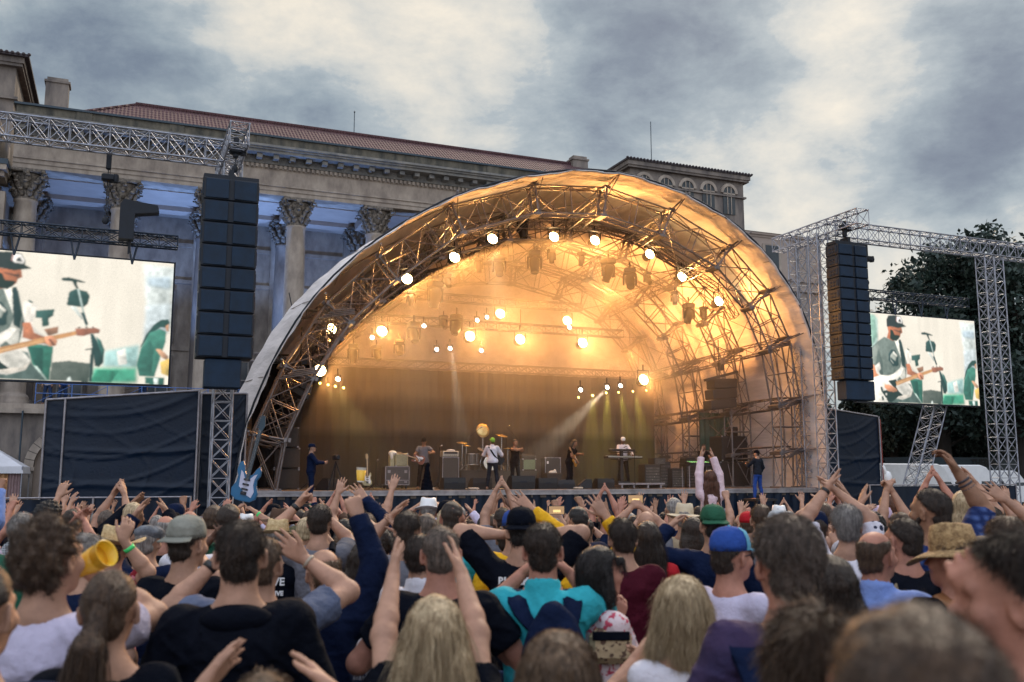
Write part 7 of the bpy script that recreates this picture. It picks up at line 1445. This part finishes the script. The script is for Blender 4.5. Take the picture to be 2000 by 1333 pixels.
for ip, (pn, A) in enumerate(POSES):
    for fem in (False, True):
        for slv in ((.3, 1.) if ip in (0, 1, 4, 7) and not fem else (.3,)):
            fg = Fig(1.75, 1.0, A, (0, 0), (0, 0), fem, 0); b = fg.body(.0115, fat=1.12); s_ = fg.cloth(slv, .012, .014, seed=ip); t_ = fg.trousers(); PROT.append((pn, ip, fem, b, s_, t_, fg))
HP = {}
for st_ in ('short', 'thick', 'curly', 'buzz', 'bob', 'long', 'pony', 'fringe_bald', 'bun'):
    fg0 = [p[6] for p in PROT if p[2] == (st_ in ('bob', 'long', 'pony', 'bun'))][0]; HP[st_] = fg0.hair(st_, .010, 0, seed=3)
proto_h = thing('proto', '', 'x'); HATP = {}
for hk in ('cap', 'backcap', 'beanie', 'fedora', 'straw', 'sunhat'):
    c = hat(proto_h, PROT[0][6], hk, CL['black'], CL['black'] if hk == 'fedora' else None); HATP[hk] = c
LM = [(60, 'the party tent'), (240, 'the left tarpaulin'), (375, 'the barrier end'), (450, 'the left mast'), (560, 'the toy guitar'), (660, 'the cameraman'), (745, 'the cream guitar'), (830, 'the flight case'), (905, 'the bass amplifier'), (985, 'the drum kit'),
      (1045, 'the singer'), (1110, 'the speaker cabinet'), (1170, 'the stooped guitarist'), (1290, 'the keyboards'), (1380, 'the dark racks'), (1470, 'the right speakers'), (1590, 'the roof foot'), (1650, 'the right mast'), (1720, 'the right tarpaulin'), (1860, 'the white vans'), (2000, 'the broad mast')]
r_ = np.random.default_rng(21); spots = []
Y = 6.6
while Y < 27.6:
    half = Y*.56; sp = .68 if Y < 12 else .86 if Y < 18 else 1.0; n = int(2*half/sp)
    for i in range(n+1):
        x = -half+sp*(i+.5*(int(Y*10) % 2))+r_.uniform(-.2, .2); y_ = Y+r_.uniform(-.25, .25); px = 1000+1850*x/y_
        t = (np.array([x, y_, 0])-P0)@UU; v = (np.array([x, y_, 0])-P0)@NN
        if v > -1.6 or (v > -4.4 and (t < -8.9 or t > 12)): continue
        if any(abs(px-a)/1850*y_ < .42 and abs(y_-b) < .5 for a, b in PEOPLE): continue
        spots.append((x, y_, px, t))
    Y += .80 if Y < 12 else 1.05 if Y < 18 else 1.35
r_.shuffle(spots); spots = sorted(spots, key=lambda q: float(q[1]))
print('SPOTS', len(spots))
if len(spots) > 238: keep = np.random.default_rng(5).permutation(len(spots)); nearn = [i for i in range(len(spots)) if spots[i][1] < 15]; rest = [i for i in keep if i not in set(nearn)]; spots = [spots[i] for i in (nearn+rest)[:238]]
def inst(me, m_, parent=None, name='person'):
    o = bpy.data.objects.new(name, me); COL.objects.link(o)
    if len(me.materials) == 0: me.materials.append(None)
    o.material_slots[0].link = 'OBJECT'; o.material_slots[0].material = m_
    if parent: o.parent = parent
    return o
tops = ['black']*11+['navy']*8+['charcoal']*4+['grey']*3+['blue grey']*2+['white']*2+['lavender white', 'red', 'maroon', 'light blue', 'blue', 'olive', 'green', 'beige', 'brown', 'yellow', 'teal', 'pale pink', 'striped', 'checked']
base = {}
def filler(x, y_, z, px, H, yaw, proto, hs, hcn, hk, hm_, top, sk, area):
    pn, ip, fem, b, s_, t_, fg = proto; o = inst(b, SK[sk]); o.location = (float(x), float(y_), float(z)); k = H/1.75; o.scale = (k, k, k); o.rotation_euler = (0, 0, yaw)
    inst(s_, CL[top], o, 'shirt'); inst(t_, CL['denim'], o, 'trousers')
    if hs: inst(HP[hs], HR[hcn], o, 'hair')
    if hk:
        def cp(src, par):
            c = src.copy(); COL.objects.link(c); c.parent = par
            if src.name.split('.')[0] != 'hat_band':
                c.material_slots[0].link = 'OBJECT'; c.material_slots[0].material = hm_[1]
            for q in src.children: cp(q, c)
        cp(HATP[hk], o)
    who = (hm_[0]+' '+{'cap': 'cap', 'backcap': 'backward cap', 'beanie': 'beanie', 'fedora': 'banded hat', 'straw': 'straw hat', 'sunhat': 'sun hat'}[hk]) if hk else ('bald head' if not hs else hcn+' '+{'short': 'short hair', 'thick': 'thick hair', 'curly': 'curly hair', 'buzz': 'buzz cut', 'bob': 'bobbed hair', 'long': 'long hair', 'pony': 'ponytail', 'fringe_bald': 'thinning hair', 'bun': 'hair bun'}[hs])
    lab = 'person, %s, %s top, %s, %s' % (who, top, pn, area); base.setdefault(lab, []).append((px, y_, o)); o['category'] = 'person'; o['group'] = 'crowd between the nearest people and the stage'; return o
HM = [('black', CL['black']), ('navy', CL['navy']), ('charcoal', CL['charcoal']), ('white', M_white), ('grey', CL['grey']), ('red', CL['red']), ('beige', CL['beige'])]
for (x, y_, px, t) in spots:
    w_ = [5.5, 5.5, 2.0, 2.2, 2.4, 2.4, 1, 4, 1.6] if y_ > 8.5 else [9, 4, .3, .4, .8, .8, .3, 2.5, .3]; ip = r_.choice(9, p=np.array(w_)/sum(w_)); c_ = [p for p in PROT if p[1] == ip]; pr = c_[r_.integers(len(c_))]
    hcn = r_.choice(['black', 'dark brown', 'brown', 'light brown', 'blonde', 'grey', 'greying brown', 'auburn'], p=[.14, .28, .22, .1, .06, .12, .06, .02])
    hs = r_.choice(['bob', 'long', 'pony', 'bun', 'thick']) if pr[2] else r_.choice(['short', 'thick', 'curly', 'buzz', 'fringe_bald'], p=[.5, .15, .08, .17, .1])
    hk = None; hm_ = None
    if r_.random() < .12 and not pr[2]:
        hk = str(r_.choice(['cap', 'backcap', 'beanie', 'fedora', 'straw', 'sunhat'])); hm_ = ('pale', straw) if hk == 'straw' else HM[r_.integers(7)]; hs = 'buzz'
    elif r_.random() < .05 and not pr[2]: hs = None
    H = r_.normal(1.65 if pr[2] else 1.73, .05); H = min(max(H, 1.56), 1.86)
    area = 'before '+next((n for lim, n in LM if px < lim), LM[-1][1]) if True else ''
    filler(x, y_, GZ(y_), px, H, r_.normal(0, .22), pr, str(hs) if hs else None, str(hcn), hk, hm_, str(r_.choice(tops)), str(r_.choice(['fair', 'pink', 'tan', 'dark'], p=[.5, .3, .17, .03])), area)
ledge = [(93, -.3, 'white', 'dark brown'), (122, .5, 'blue', 'dark brown'), (278, .1, 'navy', 'black')]
for i, (px, yw, tp, hcn) in enumerate(ledge):
    tt = onv(px, 770, 19.4)[0]; p = TW(tt, 19.4, 5.14); filler(p[0], p[1], 5.14, px, 1.75, YAW+yw+math.pi*(i < 2), PROT[0], 'short', hcn, None, None, tp, 'fair', 'on the palace ledge')
for lab, lst in base.items():
    lst.sort(key=lambda q: float(q[0]))
    for i, (px, y_, o) in enumerate(lst): o['label'] = lab if len(lst) == 1 else lab+', '+ORD[i]+' from left'
def kill(o):
    for c in list(o.children): kill(c)
    bpy.data.objects.remove(o)
kill(proto_h)
# palace railing on the ledge
o = sthing('ledge_railing', 'thin blue railing on the palace ledge under the left screen', 'railing', onv(70, 770, 19.3)[0], 19.15, 5.14, 0); m = MB(); L_ = 9.
for z in (.5, .95): m.tube((0, 0, z), (L_, 0, z), .02, 5)
for k in range(7): m.tube((L_*k/6, 0, 0), (L_*k/6, 0, .95), .025, 5); k < 6 and m.tube((L_*k/6, 0, .05), (L_*(k+1)/6, 0, .9), .012, 4)
m.build('rail', mat('rail_blue', (.10, .2, .5), .4, .2), o)
# ================================================================== PERFORMERS
def perf(label, x, v, ztop_px, yaw, z0=DZ, H=1.75, **kw):
    t = onv(x, 940, v)[0]; return person(label, TW(t, v, z0), yaw, H, h=.0105, fat=1.05, **kw)
def hold_guitar(r, f, label, bm, pgm, tilt, off=(.04, .20, 1.02), flip=1, roll=0.):
    o = thing('electric_guitar', label, 'guitar', r.location, r.rotation_euler[2]); M = Matrix.Translation(Vector(off)) @ Mrot(0, 0, math.pi+roll) @ Mrot(0, flip*tilt, 0); guitar_parts(o, bm, pgm, M_wood, M, .95); return o
FY = R(180)
r, f = perf('bearded guitarist in grey tee and dark cap facing the crowd', 827, 3.0, 843, FY+R(-8), hair='short', hc='black', top='grey', skin='tan', hath=('cap', CL['black']), head=(-.25, .1), arms=[('R', (.20, .26, 1.02), 'grip', (0, -1, .3), (1, -.3, -.3)), ('L', (-.32, .33, 1.24), 'grip', (.3, -.6, 0), (-1, -.3, -.6))], legs='black', eye=True, build=1.08)
hold_guitar(r, f, 'reddish brown electric guitar held by the bearded guitarist', mat('sunburst_red', (.25, .07, .04), .3, 0, .3, 4), M_white, R(-72), (.12, .21, 1.02))
r, f = perf('guitarist in white shirt seen from behind, head bowed', 962, 1.6, 848, R(-8), hair='short', hc='dark brown', top='white', collar=True, sleeve=.7, hath=('cap', cloth('cap lime', (.2, .42, .06))), head=(.55, .5), lean=(-.05, .16), arms=[('L', (-.22, .36, 1.12), 'grip', (0, 1, 0), None), ('R', (.28, .34, 1.02), 'relax', (0, 1, 0), None)], legs='charcoal', build=1.1)
hold_guitar(r, f, 'dark electric guitar at the front of the white shirted guitarist', M_cab, M_blackm, R(62), (.16, .22, 1.02))
m = MB(); P_ = [f.tr(np.array(q)) for q in ((-.12, .06, 1.48), (-.11, -.09, 1.44), (-.02, -.145, 1.30), (.08, -.15, 1.14), (.17, -.06, 1.02))]; V = []
for p in P_: V += [tuple(p+np.array([-.028, -.004, .012])), tuple(p+np.array([.028, -.004, .02])), tuple(p+np.array([.028, .008, .012])), tuple(p+np.array([-.028, .008, .004]))]
m.add(V, [(4*i+j, 4*i+(j+1) % 4, 4*i+4+(j+1) % 4, 4*i+4+j) for i in range(4) for j in range(4)], True); m.build('guitar_strap', CL['black'], r)
r, f = perf('singer in black top and trousers with arms folded to a microphone', 1006, 2.3, 850, FY+R(30), H=1.72, hair='bun', hc='dark brown', top='black', female=True, skin='tan', sleeve=0, sleeveless=True, head=(-.1, .2), arms=[('R', (-.02, .34, 1.38), 'grip', (0, -1, 0), (1, 0, -.1)), ('L', (.08, .36, 1.34), 'relax', (0, -1, 0), (-1, 0, -.1))], legs='black', eye=True, build=1.1)
r, f = perf('long haired guitarist in black tee stooping to the right', 1112, 2.0, 860, FY+R(68), hair='wavy', hc='dark brown', top='black', skin='tan', head=(-.55, 0), lean=(0, .28), arms=[('R', (.16, .34, .98), 'grip', (0, -1, .3), (1, -.3, -.3)), ('L', (-.28, .40, 1.22), 'grip', (.3, -.6, 0), (-1, -.3, -.6))], legs='black', build=1.12)
hold_guitar(r, f, 'golden electric guitar of the stooping guitarist', mat('gold_top', (.62, .30, .05), .3, 0, .15, 4), M_white, R(-55), (.10, .26, .98))
r, f = perf('keyboard player in white hat and white shirt', 1218, 3.15, 836, FY+R(5), DZ+.12, 1.78, hair='buzz', hc='black', top='white', collar=True, skin='dark', sleeve=1., hath=('beanie', M_white), head=(-.2, 0), arms=[('L', (-.28, .42, 1.10), 'relax', (0, 0, -1), (-1, -.2, -.6)), ('R', (.26, .42, 1.12), 'relax', (0, 0, -1), (1, -.2, -.6))], legs='black', eye=True)
r, f = perf('technician with black hair leaning over the lit mixing desk', 1372, 3.25, 857, FY+R(20), H=1.7, hair='thick', hc='black', top='black', skin='tan', lean=(0, .22), head=(-.4, 0), arms=[('L', (-.2, .5, 1.02), 'relax', (0, 0, -1), None), ('R', (.22, .5, 1.02), 'relax', (0, 0, -1), None)], legs='black')
def step(x, v, z): 
    o = sthing('pit_platform', 'small dark platform in the pit under the %s' % ('cameraman' if x < 1000 else 'capped stagehand'), 'platform', onv(x, 940, v)[0], v, -.8, 0); m = MB(); m.box((-.45, -.4, z+.8-.08), (.45, .4, z+.8)); m.build('top', M_cab, o); m = MB(); [m.box((a-.04, b-.04, 0), (a+.04, b+.04, z+.72)) for a in (-.38, .38) for b in (-.3, .3)]; m.build('legs', M_cab, o)
step(607, -.75, 1.1); step(1483, -.75, 1.1)
r, f = perf('cameraman in long navy coat and cap at the stage edge', 607, -.75, 870, R(-75), 1.1, 1.72, hair='short', hc='dark brown', top='navy', sleeve=1., hath=('cap', CL['navy']), head=(.05, -.1), arms=[('R', (.12, .36, 1.18), 'grip', (-1, 0, 0), None), ('L', (-.05, .4, 1.2), 'grip', (1, 0, 0), None)], legs='navy', bottom=.55, build=1.1)
r, f = perf('capped stagehand in dark jacket and jeans at the right stage edge', 1480, -.75, 870, R(30), 1.05, 1.74, hair='short', hc='dark brown', top='charcoal', sleeve=1., hath=('backcap', CL['black']), head=(0, .3), arms=[('L', (-.2, .35, 1.25), 'relax', (1, 0, 0), None)], legs='blue')
o = st('covered_stand', 'black cloth covered stand at the stage front by the flight case', 'stand', 834, .25, DZ-.02); fl = Field([-.3, -.3, 0], [.3, .3, 1.1], .016); fl.cone((0, 0, .02), (0, 0, .78), .20, .05, .02); fl.ell((.02, 0, .82), (.07, .06, .08), None, .04); fl.disp(.02, 16, 3); mobj('cover', fl.mesh('cover'), CL['black'], o)
